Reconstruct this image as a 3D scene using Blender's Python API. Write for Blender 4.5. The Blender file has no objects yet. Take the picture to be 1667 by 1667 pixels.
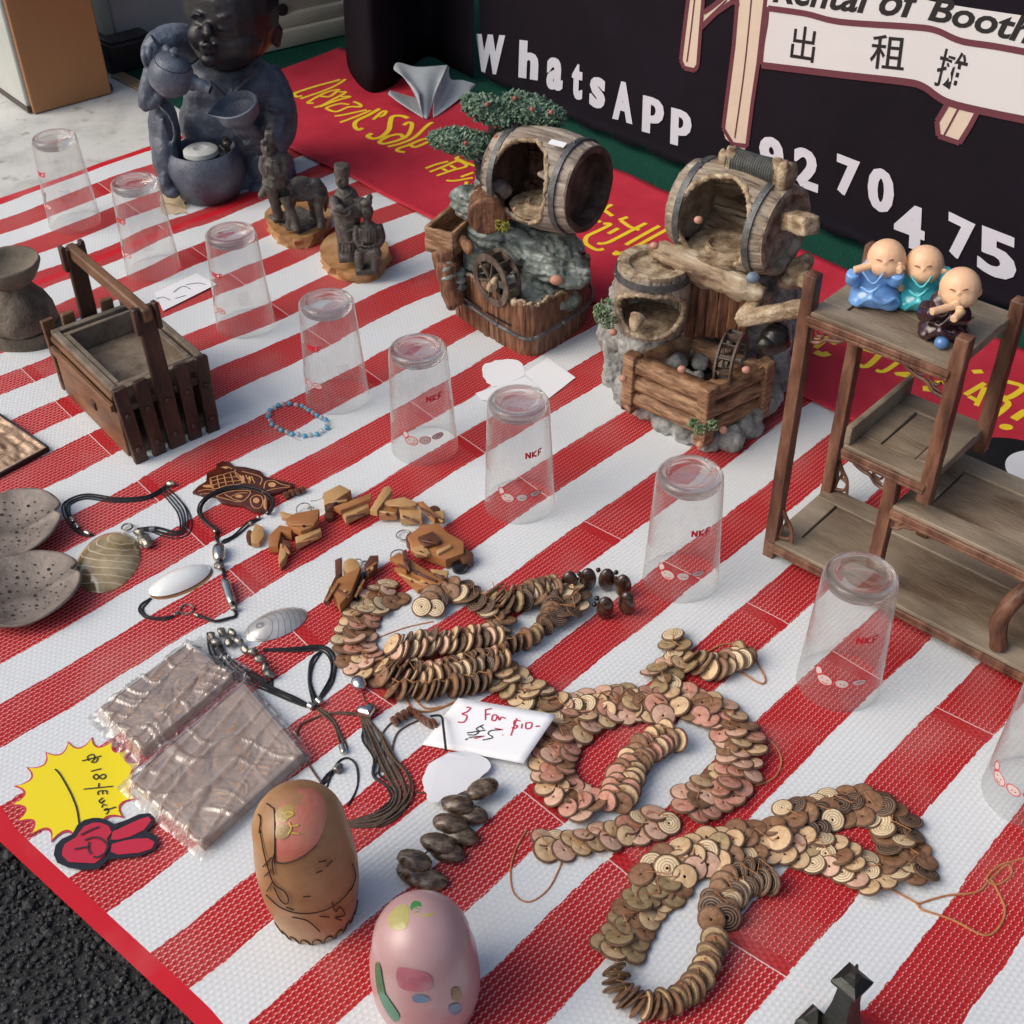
import bpy, bmesh, math, random
from mathutils import Vector, Matrix, noise
from math import sin, cos, pi, radians as R_
random.seed(7)
scene = bpy.context.scene
COL = scene.collection

# ------------------------------------------------------------------ camera
CAMH = 0.92
PITCH, ROLL, FPX, HALF = R_(39.4176), R_(-1.0925), 2036.9, 833.5
FW = Vector((0, cos(PITCH), -sin(PITCH)))
RT0 = Vector((1, 0, 0)); UP0 = RT0.cross(FW)
RT = RT0 * cos(ROLL) + UP0 * sin(ROLL)
UP = UP0 * cos(ROLL) - RT0 * sin(ROLL)
EYE = Vector((0, 0, CAMH))
cd = bpy.data.cameras.new('camera'); cam = bpy.data.objects.new('camera', cd); COL.objects.link(cam)
cd.sensor_width = 36.0; cd.lens = FPX / (2 * HALF) * 36.0
cd.clip_start = 0.01; cd.clip_end = 200
m3 = Matrix((RT, UP, -FW)).transposed()
cam.matrix_world = Matrix.Translation(EYE) @ m3.to_4x4()
scene.camera = cam

# ------------------------------------------------------------------ light
SUN_EL, SUN_AZ = 42.0, 196.0            # azimuth: direction the light comes FROM, degrees from +x
w = bpy.data.worlds.new('World'); scene.world = w; w.use_nodes = True
nt = w.node_tree; bg = nt.nodes['Background']; sky = nt.nodes.new('ShaderNodeTexSky')
sky.sky_type = 'NISHITA'; sky.sun_disc = False
sky.sun_elevation = R_(SUN_EL); sky.sun_rotation = R_(90 - SUN_AZ)
sky.air_density = 1.0; sky.dust_density = 5.0; sky.ozone_density = 1.0
nt.links.new(sky.outputs[0], bg.inputs[0]); bg.inputs[1].default_value = 0.142
sl = bpy.data.lights.new('sun', 'SUN'); so = bpy.data.objects.new('sun', sl); COL.objects.link(so)
sl.energy = 1.3; sl.angle = R_(50); sl.color = (1.0, 0.96, 0.9)
sd = Vector((cos(R_(SUN_EL)) * cos(R_(SUN_AZ)), cos(R_(SUN_EL)) * sin(R_(SUN_AZ)), sin(R_(SUN_EL))))
so.rotation_euler = sd.to_track_quat('Z', 'Y').to_euler(); so.location = sd * 5
scene.view_settings.view_transform = 'Standard'; scene.view_settings.look = 'None'
scene.view_settings.exposure = 0.0; scene.view_settings.gamma = 1.0

# ------------------------------------------------------------------ pixel -> place
def ray(px, py):
    return FW + RT * ((px - HALF) / FPX) - UP * ((py - HALF) / FPX)
def G(px, py, z=0.0):
    d = ray(px, py); t = (z - CAMH) / d.z
    return EYE + d * t
def HT(bx, by, ty, z0=0.0):
    """height at which a vertical through ground pixel (bx,by) meets image row ty"""
    b = G(bx, by, z0); lo, hi = 0.0, 1.2
    for _ in range(40):
        m = (lo + hi) / 2; d = b + Vector((0, 0, m)) - EYE
        y = HALF - FPX * d.dot(UP) / d.dot(FW)
        if y > ty: lo = m
        else: hi = m
    return lo
class Fr:
    """vertical frame facing the eye, standing on ground pixel (bx,by) at height z"""
    def __init__(s, bx, by, z=0.0):
        s.o = G(bx, by, z); h = Vector((s.o.x, s.o.y, 0)); h.normalize()
        s.f = h; s.r = Vector((h.y, -h.x, 0)); s.s = (s.o - EYE).dot(FW) / FPX
    def p(s, px, py, d=0.0):
        k = ray(px, py); t = (d + (s.o - EYE).dot(s.f)) / k.dot(s.f)
        return EYE + k * t
    def rot(s):
        return Matrix((s.r, s.f, Vector((0, 0, 1)))).transposed()
UA = R_(39.0)
UD = Vector((cos(UA), sin(UA), 0)); VD = Vector((sin(UA), -cos(UA), 0))
def UV(u, v, z=0.0):
    return UD * u + VD * v + Vector((0, 0, z))
def touv(p):
    return p.dot(UD), p.dot(VD)

# ------------------------------------------------------------------ things and parts
MW = {}
TPL = {}
TMP = bpy.data.scenes.new('workbench')
def evaluate(o):
    """mesh of o with its modifiers, worked out in a scene of its own"""
    if o.name in COL.objects: COL.objects.unlink(o)
    TMP.collection.objects.link(o); vl = TMP.view_layers[0]; vl.update(); dg = vl.depsgraph
    me = bpy.data.meshes.new_from_object(o.evaluated_get(dg)); bpy.data.objects.remove(o); return me
def thing(name, label, cat, loc=(0, 0, 0), rz=0.0, group=None):
    o = bpy.data.objects.new(name, None); COL.objects.link(o)
    o.location = loc; o.rotation_euler = (0, 0, rz); o.empty_display_size = 0.02
    o['label'] = label; o['category'] = cat
    if group: o['group'] = group
    MW[o.name] = Matrix.Translation(Vector(loc)) @ Matrix.Rotation(rz, 4, 'Z')
    return o
def tag(o, label=None, cat=None, group=None, kind=None):
    if label: o['label'] = label
    if cat: o['category'] = cat
    if group: o['group'] = group
    if kind: o['kind'] = kind
    return o
def wm(o):
    return MW.get(o.name, Matrix.Identity(4)) if o else Matrix.Identity(4)
class MB:
    def __init__(s): s.b = bmesh.new()
    def xf(s, geom, M): bmesh.ops.transform(s.b, matrix=M, verts=geom); return geom
    def stamp(s, key, mk, M):
        """copy a cached primitive in, transformed by M"""
        if key not in TPL:
            b = bmesh.new(); mk(b); b.verts.index_update()
            TPL[key] = ([v.co.copy() for v in b.verts], [[v.index for v in f.verts] for f in b.faces]); b.free()
        vs, fs = TPL[key]; nv = s.b.verts.new; V = [nv(M @ v) for v in vs]; nf = s.b.faces.new
        for f in fs: nf([V[i] for i in f])
        return V
    def box(s, c, size, rot=None, bev=0.0, seg=1):
        M = Matrix.Translation(Vector(c)) @ (rot.to_4x4() if rot else Matrix.Identity(4))
        if not bev:
            s.stamp('box', lambda b: bmesh.ops.create_cube(b, size=1.0), M @ Matrix.Diagonal((*size, 1))); return s
        t = bmesh.new(); bmesh.ops.create_cube(t, size=1.0); bmesh.ops.transform(t, matrix=Matrix.Diagonal((*size, 1)), verts=list(t.verts))
        bmesh.ops.bevel(t, geom=list(t.edges), offset=bev, segments=seg, affect='EDGES', profile=0.5)
        V = {v: s.b.verts.new(M @ v.co) for v in t.verts}
        for f in t.faces: s.b.faces.new([V[v] for v in f.verts])
        t.free(); return s
    def bar(s, a, b, w, h, bev=0.0, up=Vector((0, 0, 1))):
        a, b = Vector(a), Vector(b); d = b - a; L = d.length; d.normalize()
        if abs(d.dot(up)) > .99: up = Vector((0, 1, 0)) if abs(d.y) < .9 else Vector((1, 0, 0))
        x = up.cross(d).normalized(); z = d.cross(x)
        return s.box((a + b) / 2, (w, L, h), Matrix((x, d, z)).transposed(), bev)
    def ell(s, c, r, rot=None, u=16, v=10):
        if not hasattr(r, '__len__'): r = (r, r, r)
        M = Matrix.Translation(Vector(c)) @ (rot.to_4x4() if rot else Matrix.Identity(4)) @ Matrix.Diagonal((*r, 1))
        s.stamp(('e', u, v), lambda b: bmesh.ops.create_uvsphere(b, u_segments=u, v_segments=v, radius=1.0), M); return s
    def ico(s, c, r, sub=1, rot=None):
        if not hasattr(r, '__len__'): r = (r, r, r)
        M = Matrix.Translation(Vector(c)) @ (rot.to_4x4() if rot else Matrix.Identity(4)) @ Matrix.Diagonal((*r, 1))
        s.stamp(('i', sub), lambda b: bmesh.ops.create_icosphere(b, subdivisions=sub, radius=1.0), M); return s
    def tube(s, pts, rad, seg=8, closed=False, caps=True):
        pts = [Vector(p) for p in pts]; n = len(pts); rings = []
        rr = rad if hasattr(rad, '__len__') else [rad] * n
        prev = None
        for i, p in enumerate(pts):
            if closed: t = pts[(i + 1) % n] - pts[i - 1]
            else: t = pts[min(i + 1, n - 1)] - pts[max(i - 1, 0)]
            if t.length < 1e-9: t = Vector((0, 0, 1))
            t.normalize()
            if prev is None:
                a = Vector((0, 0, 1)) if abs(t.z) < .9 else Vector((1, 0, 0)); x = t.cross(a).normalized()
            else:
                x = prev - t * prev.dot(t)
                x = x.normalized() if x.length > 1e-6 else t.cross(Vector((0, 0, 1))).normalized()
            prev = x; y = t.cross(x)
            rings.append([s.b.verts.new(p + (x * cos(2 * pi * k / seg) + y * sin(2 * pi * k / seg)) * rr[i]) for k in range(seg)])
        m = n if closed else n - 1
        for i in range(m):
            A, B = rings[i], rings[(i + 1) % n]
            for k in range(seg):
                s.b.faces.new((A[k], A[(k + 1) % seg], B[(k + 1) % seg], B[k]))
        if caps and not closed:
            s.b.faces.new(rings[0][::-1]); s.b.faces.new(rings[-1])
        return s
    def lathe(s, prof, M=None, seg=32, closed=False, a0=0.0, a1=2 * pi):
        """prof: list of (r,z)"""
        M = M or Matrix.Identity(4); full = abs(a1 - a0 - 2 * pi) < 1e-6
        ns = seg if full else seg + 1; rings = []
        for r, z in prof:
            if r < 1e-7 and full: rings.append([s.b.verts.new(M @ Vector((0, 0, z)))])
            else: rings.append([s.b.verts.new(M @ Vector((r * cos(a0 + (a1 - a0) * k / seg), r * sin(a0 + (a1 - a0) * k / seg), z))) for k in range(ns)])
        pr = list(zip(rings, rings[1:])) + ([(rings[-1], rings[0])] if closed else [])
        for A, B in pr:
            for k in range(seg):
                k2 = (k + 1) % seg if full else k + 1
                if len(A) == 1 and len(B) == 1: continue
                if len(A) == 1: s.b.faces.new((A[0], B[k2], B[k]))
                elif len(B) == 1: s.b.faces.new((A[k], A[k2], B[0]))
                else: s.b.faces.new((A[k], A[k2], B[k2], B[k]))
        return s
    def prism(s, pts, off, bev=0.0):
        """closed outline of 3D points extruded by vector off"""
        off = Vector(off); a = [s.b.verts.new(Vector(p)) for p in pts]; b = [s.b.verts.new(Vector(p) + off) for p in pts]
        n = len(a); fs = [s.b.faces.new(a[::-1]), s.b.faces.new(b)]
        for i in range(n): fs.append(s.b.faces.new((a[i], a[(i + 1) % n], b[(i + 1) % n], b[i])))
        bmesh.ops.recalc_face_normals(s.b, faces=fs)
        if bev:
            es = [e for e in fs[1].edges]
            bmesh.ops.bevel(s.b, geom=es, offset=bev, segments=2, affect='EDGES', profile=.5)
        return s
    def sheet(s, grid):
        """grid[i][j] of points -> quads"""
        V = [[s.b.verts.new(Vector(p)) for p in row] for row in grid]
        for i in range(len(V) - 1):
            for j in range(len(V[0]) - 1):
                s.b.faces.new((V[i][j], V[i + 1][j], V[i + 1][j + 1], V[i][j + 1]))
        return s
    def poly(s, pts):
        s.b.faces.new([s.b.verts.new(Vector(p)) for p in pts]); return s
    def ribbon(s, pts, width, nrm=Vector((0, 0, 1)), taper=False):
        pts = [Vector(p) for p in pts]; n = len(pts); L = []; Rr = []
        for i, p in enumerate(pts):
            t = pts[min(i + 1, n - 1)] - pts[max(i - 1, 0)]
            x = nrm.cross(t)
            x = x.normalized() if x.length > 1e-9 else Vector((1, 0, 0))
            wd = width * .5 * ((.55 + .45 * sin(pi * (i + .5) / n)) if taper else 1)
            L.append(s.b.verts.new(p + x * wd)); Rr.append(s.b.verts.new(p - x * wd))
        for i in range(n - 1): s.b.faces.new((L[i], Rr[i], Rr[i + 1], L[i + 1]))
        return s
    def rough(s, amp, scale, seed=0, verts=None, axis=None):
        s.b.normal_update(); o = Vector((seed * 7.3, seed * 3.1, seed * 1.7))
        for v in (verts or s.b.verts):
            k = noise.noise(v.co * scale + o) + .5 * noise.noise(v.co * scale * 2.3 + o)
            v.co += (axis or v.normal) * k * amp
        return s
    def subdiv(s, cuts=1):
        bmesh.ops.subdivide_edges(s.b, edges=list(s.b.edges), cuts=cuts, use_grid_fill=True); return s
    def build(s, name, mat, parent=None, world=False, smooth=True, sharp=True, data_only=False):
        if world and parent:
            bmesh.ops.transform(s.b, matrix=wm(parent).inverted(), verts=list(s.b.verts))
        bmesh.ops.recalc_face_normals(s.b, faces=list(s.b.faces))
        me = bpy.data.meshes.new(name); 
        if smooth:
            for f in s.b.faces: f.smooth = True
            if sharp:
                for e in s.b.edges:
                    if len(e.link_faces) == 2 and e.calc_face_angle(0) > R_(38): e.smooth = False
        s.b.to_mesh(me); s.b.free()
        for m in (mat if isinstance(mat, (list, tuple)) else [mat]): me.materials.append(m)
        if data_only: return me
        o = bpy.data.objects.new(name, me); COL.objects.link(o)
        if parent: o.parent = parent; MW[o.name] = wm(parent)
        return o
def sculpt(mb, name, mat, parent=None, world=True, voxel=.003, it=4, amp=0, scale=80, amp2=0, scale2=300, seed=0, strata=0):
    """fuse the pieces of mb into one continuous sculpted skin"""
    tmp = mb.build('tmp', mat, None)
    md = tmp.modifiers.new('r', 'REMESH'); md.mode = 'VOXEL'; md.voxel_size = voxel; md.use_smooth_shade = True
    if it:
        ms = tmp.modifiers.new('s', 'SMOOTH'); ms.iterations = it; ms.factor = .5
    me = evaluate(tmp)
    b = bmesh.new(); b.from_mesh(me); bpy.data.meshes.remove(me)
    n = MB(); n.b.free(); n.b = b
    if amp: n.rough(amp, scale, seed)
    if amp2: n.rough(amp2, scale2, seed + 3)
    if strata:
        n.b.normal_update()
        for v in n.b.verts:
            k = noise.noise(v.co * 26); v.co += v.normal * strata * (abs(sin((v.co.z + .25 * v.co.x) * 260 + 5 * k)) - .5)
    return n.build(name, mat, parent, world=world, sharp=False)
def spline(pts, n=8, closed=False):
    pts = [Vector(p) for p in pts]; N = len(pts); out = []
    rng = range(N if closed else N - 1)
    for i in rng:
        if closed: p0, p1, p2, p3 = pts[i - 1], pts[i], pts[(i + 1) % N], pts[(i + 2) % N]
        else: p0, p1, p2, p3 = pts[max(i - 1, 0)], pts[i], pts[i + 1], pts[min(i + 2, N - 1)]
        for k in range(n):
            t = k / n
            out.append(.5 * ((2 * p1) + (p2 - p0) * t + (2 * p0 - 5 * p1 + 4 * p2 - p3) * t * t + (3 * p1 - p0 - 3 * p2 + p3) * t ** 3))
    if not closed: out.append(pts[-1])
    return out
def walk(pts, step):
    """points and tangents every step along a polyline"""
    out = []; acc = 0.0
    for a, b in zip(pts, pts[1:]):
        d = b - a; L = d.length
        if L < 1e-9: continue
        t = acc
        while t < L:
            out.append((a + d * (t / L), d / L)); t += step
        acc = t - L
    return out
def GP(lst, z=0.0):
    return [G(p[0], p[1], p[2] if len(p) > 2 else z) for p in lst]
def cr(lst, ox, oy, k):
    return [((p[0]) / k + ox, p[1] / k + oy) + tuple(p[2:]) for p in lst]

# ------------------------------------------------------------------ materials
def pm(name, c1, c2=None, scale=40, rough=.6, bump=0.0, bscale=200, metal=0.0, spec=.5, c3=None, stretch=(1, 1, 1), detail=5, coat=0.0, mid=.5, trans=0.0, sss=0.0, ior=1.45, sheen=0.0, grain=None):
    m = bpy.data.materials.new(name); m.use_nodes = True; t = m.node_tree; b = t.nodes['Principled BSDF']
    b.inputs['Roughness'].default_value = rough; b.inputs['Metallic'].default_value = metal
    b.inputs['Specular IOR Level'].default_value = spec; b.inputs['Coat Weight'].default_value = coat
    b.inputs['Coat Roughness'].default_value = .12; b.inputs['Transmission Weight'].default_value = trans
    b.inputs['Sheen Weight'].default_value = sheen
    if sss: b.inputs['Subsurface Weight'].default_value = sss; b.inputs['Subsurface Scale'].default_value = .004
    b.inputs['Base Color'].default_value = (*c1, 1)
    tc = t.nodes.new('ShaderNodeTexCoord'); mp = t.nodes.new('ShaderNodeMapping'); mp.inputs['Scale'].default_value = stretch
    if grain is not None:
        mp.vector_type = 'TEXTURE'; mp.inputs['Rotation'].default_value = (0, 0, grain); mp.inputs['Scale'].default_value = tuple(1 / q for q in stretch)
    t.links.new(tc.outputs['Object'], mp.inputs[0])
    if c2 or c3:
        nz = t.nodes.new('ShaderNodeTexNoise'); nz.inputs['Scale'].default_value = scale; nz.inputs['Detail'].default_value = detail; nz.inputs['Roughness'].default_value = .62
        t.links.new(mp.outputs[0], nz.inputs[0]); rp = t.nodes.new('ShaderNodeValToRGB')
        e = rp.color_ramp.elements; e[0].position = .32; e[0].color = (*c1, 1); e[1].position = .68; e[1].color = (*(c3 or c2), 1)
        if c3: q = e.new(mid); q.color = (*(c2 or c1), 1)
        t.links.new(nz.outputs[0], rp.inputs[0]); t.links.new(rp.outputs[0], b.inputs['Base Color'])
    if bump:
        n2 = t.nodes.new('ShaderNodeTexNoise'); n2.inputs['Scale'].default_value = bscale; n2.inputs['Detail'].default_value = 6
        t.links.new(mp.outputs[0], n2.inputs[0]); bp = t.nodes.new('ShaderNodeBump'); bp.inputs['Strength'].default_value = bump; bp.inputs['Distance'].default_value = .002
        t.links.new(n2.outputs[0], bp.inputs['Height']); t.links.new(bp.outputs[0], b.inputs['Normal'])
    return m
def nodes(m):
    t = m.node_tree; return t, t.nodes['Principled BSDF']
def N(t, kind, **kw):
    n = t.nodes.new(kind)
    for k, v in kw.items():
        if k.startswith('i_'): n.inputs[int(k[2:])].default_value = v
        else: setattr(n, k, v)
    return n
def MTH(t, op, a, b=None, c=None):
    n = t.nodes.new('ShaderNodeMath'); n.operation = op
    for i, x in enumerate((a, b, c)):
        if x is None: continue
        if isinstance(x, (int, float)): n.inputs[i].default_value = x
        else: t.links.new(x, n.inputs[i])
    return n.outputs[0]
def MIXC(t, f, a, b):
    n = t.nodes.new('ShaderNodeMix'); n.data_type = 'RGBA'
    for s_, x in ((0, f), (6, a), (7, b)):
        if isinstance(x, (int, float)): n.inputs[s_].default_value = x
        elif isinstance(x, tuple): n.inputs[s_].default_value = (*x, 1)
        else: t.links.new(x, n.inputs[s_])
    return n.outputs[2]
def text_pts(body, bold=0.0, shear=0.0):
    """font text as a flat mesh, returned as (verts in 0..1 box, faces, aspect)"""
    c = bpy.data.curves.new('t', 'FONT'); c.body = body; c.offset = bold; c.shear = shear; c.resolution_u = 3
    me = evaluate(bpy.data.objects.new('t', c)); bpy.data.curves.remove(c)
    vs = [v.co.copy() for v in me.vertices]; fs = [tuple(p.vertices) for p in me.polygons]; bpy.data.meshes.remove(me)
    x0 = min(v.x for v in vs); x1 = max(v.x for v in vs); y0 = min(v.y for v in vs); y1 = max(v.y for v in vs)
    return [((v.x - x0) / (x1 - x0), (v.y - y0) / (y1 - y0)) for v in vs], fs, (x1 - x0) / (y1 - y0)
def put_text(mb, body, quad, bold=0.0, shear=0.0):
    """quad: bottom-left, bottom-right, top-right, top-left points"""
    a, b, c, d = [Vector(q) for q in quad]; vs, fs, _ = text_pts(body, bold, shear)
    V = [mb.b.verts.new((a * (1 - x) + b * x) * (1 - y) + (d * (1 - x) + c * x) * y) for x, y in vs]
    for f in fs:
        try: mb.b.faces.new([V[i] for i in f])
        except ValueError: pass
# ================================================================== SETTING
def interp(tab, x):
    if x <= tab[0][0]: (a, b), (c, d) = tab[0], tab[1]
    elif x >= tab[-1][0]: (a, b), (c, d) = tab[-2], tab[-1]
    else:
        for (a, b), (c, d) in zip(tab, tab[1:]):
            if a <= x <= c: break
    return b + (d - b) * (x - a) / (c - a)
# asphalt ground, one sheet to the horizon, finely broken up near the mat's corner
m_asph = pm('asphalt', (.012, .012, .013), (.03, .03, .031), 500, .9, 1.0, 420, c3=(.055, .054, .052), mid=.62)
gb = MB(); gb.sheet([[(-40 + 80 * i / 8, -40 + 80 * j / 8, -.012) for j in range(9)] for i in range(9)])
tag(gb.build('ground', m_asph), kind='structure')
# loose gravel lying on the asphalt beside the mat
gv = MB(); rg = random.Random(3); v_ = [0]
for k in range(5200):
    vv_ = rg.uniform(-.98, -.36); p = UV(.088 + (interp([(-1.48, .393), (-.81, .405), (-.55, .454), (-.415, .465), (-.3, .49)], vv_) - .405) - abs(rg.gauss(0, .11)), vv_, 0)
    r = rg.choice((.0012, .0016, .002, .0026, .0034)) * rg.uniform(.7, 1.2)
    if k % 170 == 0: r = rg.uniform(.005, .007)
    gv.ico((p.x, p.y, -.011 + r * .3), (r, r * rg.uniform(.6, 1), r * rg.uniform(.5, .9)), 1, Matrix.Rotation(rg.uniform(0, 6), 3, 'Z'))
gv.rough(.0009, 420)
m_grav = pm('gravel', (.018, .018, .018), (.055, .055, .056), 160, .85, .5, 900, c3=(.15, .148, .145), mid=.64)
tag(gv.build('gravel', m_grav, smooth=False), kind='stuff')
# pale worn concrete pavement
m_conc = pm('concrete', (.40, .41, .39), (.56, .57, .545), 9, .85, .35, 260, c3=(.62, .63, .60))
t, b = nodes(m_conc); src = b.inputs['Base Color'].links[0].from_socket
nz = N(t, 'ShaderNodeTexNoise', i_2=26.0, i_3=8.0); rp = N(t, 'ShaderNodeValToRGB'); rp.color_ramp.elements[0].position = .60; rp.color_ramp.elements[1].position = .72
tc = N(t, 'ShaderNodeTexCoord'); t.links.new(tc.outputs['Object'], nz.inputs[0]); t.links.new(nz.outputs[0], rp.inputs[0])
t.links.new(MIXC(t, rp.outputs[0], src, (.33, .32, .29)), b.inputs['Base Color'])
pv = MB(); pv.prism([UV(.12, -1.75), UV(.12, -7), UV(1.0, -7), UV(1.0, -1.75)], (0, 0, -.02))
bmesh.ops.translate(pv.b, vec=(0, 0, -.001), verts=list(pv.b.verts))
tag(pv.build('pavement', m_conc, smooth=False), kind='structure')
# green carpet floor behind
m_green = pm('green_carpet', (.004, .036, .024), (.010, .065, .042), 500, .95, .8, 900, c3=(.022, .11, .075), spec=.1)
gc = MB(); gc.prism([UV(1.0, -3.4), UV(6, -3.4), UV(6, 6), UV(1.0, 6)], (0, 0, -.02))
bmesh.ops.translate(gc.b, vec=(0, 0, -.0015), verts=list(gc.b.verts))
tag(gc.build('carpet_floor', m_green, smooth=False), kind='structure')
# wooden edging strip and dark junk at the carpet's edge
th = thing('edging_strip', 'narrow pale wooden edging strip on the floor behind the grey statue', 'edging', UV(1.0, -2.4))
e1 = MB(); e1.bar(G(190, 122), G(262, 158), .03, .008, .002); e1.build('strip', pm('pale_wood', (.22, .15, .09), (.32, .22, .13), 60, .6, .2, 200), th, True)
th = thing('speaker_box', 'small black box on the green floor beside the brown panel', 'box', G(215, 118))
e1 = MB(); a_ = G(212, 105); e1.box((a_.x, a_.y, .028), (.11, .07, .055), Matrix.Rotation(UA, 3, 'Z'), .004); e1.build('case', pm('black_plastic', (.012, .012, .012), rough=.5), th, True)
e1 = MB(); e1.box((a_.x, a_.y, .0575), (.09, .05, .005), Matrix.Rotation(UA, 3, 'Z'), .001); e1.build('lid', pm('black_plastic_lid', (.02, .02, .02), rough=.35), th, True)

# ------------------------------------------------------------------ striped mats
WR = [-1.995, -1.89, -1.78, -1.67, -1.56, -1.45, -1.3515, -1.222, -1.112, -1.009, -.893, -.783, -.674, -.57, -.466, -.352, -.237, -.12, -.01, .1]
RW = [-1.94, -1.835, -1.725, -1.615, -1.515, -1.40, -1.29, -1.168, -1.06, -.957, -.842, -.732, -.627, -.519, -.404, -.295, -.178, -.066, .045, .155]
PH = []
for n_, (a_, b_) in enumerate(zip(WR, RW)): PH += [(a_, n_), (b_, n_ + .5)]
SEAM = [(-1.48, .393), (-.81, .405), (-.55, .454), (-.415, .465), (-.3, .49)]
def mat_mat(name):
    m = bpy.data.materials.new(name); m.use_nodes = True; t, b = nodes(m)
    uv = N(t, 'ShaderNodeUVMap'); uv.uv_map = 'weave'; sx = N(t, 'ShaderNodeSeparateXYZ'); t.links.new(uv.outputs[0], sx.inputs[0])
    u, s = sx.outputs[0], sx.outputs[1]
    uv2 = N(t, 'ShaderNodeUVMap'); uv2.uv_map = 'metric'; s2 = N(t, 'ShaderNodeSeparateXYZ'); t.links.new(uv2.outputs[0], s2.inputs[0]); v = s2.outputs[1]
    # ragged woven stripe edge: follows the cell the edge falls in
    cellu = MTH(t, 'FLOOR', MTH(t, 'DIVIDE', u, .0058))
    jit = MTH(t, 'MULTIPLY', MTH(t, 'SUBTRACT', MTH(t, 'FRACT', MTH(t, 'MULTIPLY', MTH(t, 'SINE', MTH(t, 'MULTIPLY', cellu, 12.9898)), 43758.5)), .5), .012)
    red = MTH(t, 'LESS_THAN', MTH(t, 'FRACT', MTH(t, 'ADD', s, jit)), .5)
    pu = MTH(t, 'MULTIPLY', u, 2 * pi / .0058); pv_ = MTH(t, 'MULTIPLY', v, 2 * pi / .0050)
    # staggered rows of pale weave dots
    row = MTH(t, 'FLOOR', MTH(t, 'DIVIDE', v, .0050)); st = MTH(t, 'MULTIPLY', MTH(t, 'MODULO', row, 2.0), pi)
    du = MTH(t, 'COSINE', MTH(t, 'ADD', pu, st)); dv = MTH(t, 'COSINE', pv_)
    dots = MTH(t, 'MULTIPLY', MTH(t, 'SMOOTH_MIN', du, dv, .25), 1.0)
    nzz = N(t, 'ShaderNodeTexNoise', i_2=7.0); t.links.new(uv2.outputs[0], nzz.inputs[0])
    sec = MTH(t, 'LESS_THAN', u, 0.0)                       # plain section one side of the seam, denser weave the other
    thr = MTH(t, 'SUBTRACT', MTH(t, 'SUBTRACT', .40, MTH(t, 'MULTIPLY', sec, .30)), MTH(t, 'MULTIPLY', MTH(t, 'SUBTRACT', nzz.outputs[0], .5), .7))
    dm = N(t, 'ShaderNodeMapRange'); t.links.new(dots, dm.inputs[0]); t.links.new(thr, dm.inputs[1]); t.links.new(MTH(t, 'ADD', thr, .35), dm.inputs[2])
    # bare band beside the seam
    band = MTH(t, 'MULTIPLY', MTH(t, 'GREATER_THAN', u, 0.0), MTH(t, 'LESS_THAN', u, .014))
    band2 = MTH(t, 'MULTIPLY', MTH(t, 'GREATER_THAN', u, .331), MTH(t, 'LESS_THAN', u, .345))
    dotf = MTH(t, 'MULTIPLY', dm.outputs[0], MTH(t, 'SUBTRACT', 1.0, MTH(t, 'MAXIMUM', band, band2)))
    redc = MIXC(t, MTH(t, 'MULTIPLY', dotf, .72), MIXC(t, MTH(t, 'MULTIPLY', nzz.outputs[0], .6), (.40, .014, .018), (.50, .026, .030)), (.88, .50, .48))
    whc = MIXC(t, MTH(t, 'MULTIPLY', dm.outputs[0], .35), (.68, .71, .725), (.53, .58, .60))
    col = MIXC(t, red, whc, redc)
    seam = MTH(t, 'MAXIMUM', MTH(t, 'LESS_THAN', MTH(t, 'ABSOLUTE', u), .0006), MTH(t, 'LESS_THAN', MTH(t, 'ABSOLUTE', MTH(t, 'SUBTRACT', u, .345)), .0006))
    col = MIXC(t, MTH(t, 'MULTIPLY', seam, .7), col, (.86, .72, .70))
    # red hem round the mat
    hem = N(t, 'ShaderNodeUVMap'); hem.uv_map = 'hem'; sh = N(t, 'ShaderNodeSeparateXYZ'); t.links.new(hem.outputs[0], sh.inputs[0])
    hm = MTH(t, 'LESS_THAN', sh.outputs[0], .0165)
    col = MIXC(t, hm, col, (.56, .012, .025))
    # faint scuffs and dust
    n3 = N(t, 'ShaderNodeTexNoise', i_2=11.0, i_3=6.0); t.links.new(uv2.outputs[0], n3.inputs[0])
    d3 = N(t, 'ShaderNodeMapRange', i_1=.50, i_2=.80, i_3=0.0, i_4=.16); t.links.new(n3.outputs[0], d3.inputs[0])
    col = MIXC(t, d3.outputs[0], col, (.55, .50, .45))
    t.links.new(col, b.inputs['Base Color']); b.inputs['Roughness'].default_value = .55; b.inputs['Specular IOR Level'].default_value = .25
    hgt = MTH(t, 'MULTIPLY', MTH(t, 'ADD', MTH(t, 'MULTIPLY', MTH(t, 'COSINE', MTH(t, 'ADD', pu, st)), MTH(t, 'ADD', .35, MTH(t, 'MULTIPLY', red, .65))), MTH(t, 'MULTIPLY', MTH(t, 'COSINE', pv_), MTH(t, 'ADD', .5, MTH(t, 'MULTIPLY', red, .5)))), MTH(t, 'SUBTRACT', 1.0, hm))
    bp = N(t, 'ShaderNodeBump'); bp.inputs['Strength'].default_value = .30; bp.inputs['Distance'].default_value = .0008
    t.links.new(hgt, bp.inputs['Height']); t.links.new(bp.outputs[0], b.inputs['Normal'])
    return m
M_MAT = mat_mat('woven_mat')
def seamf(v): return interp(SEAM, max(-1.9, min(.1, v)))
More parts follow.
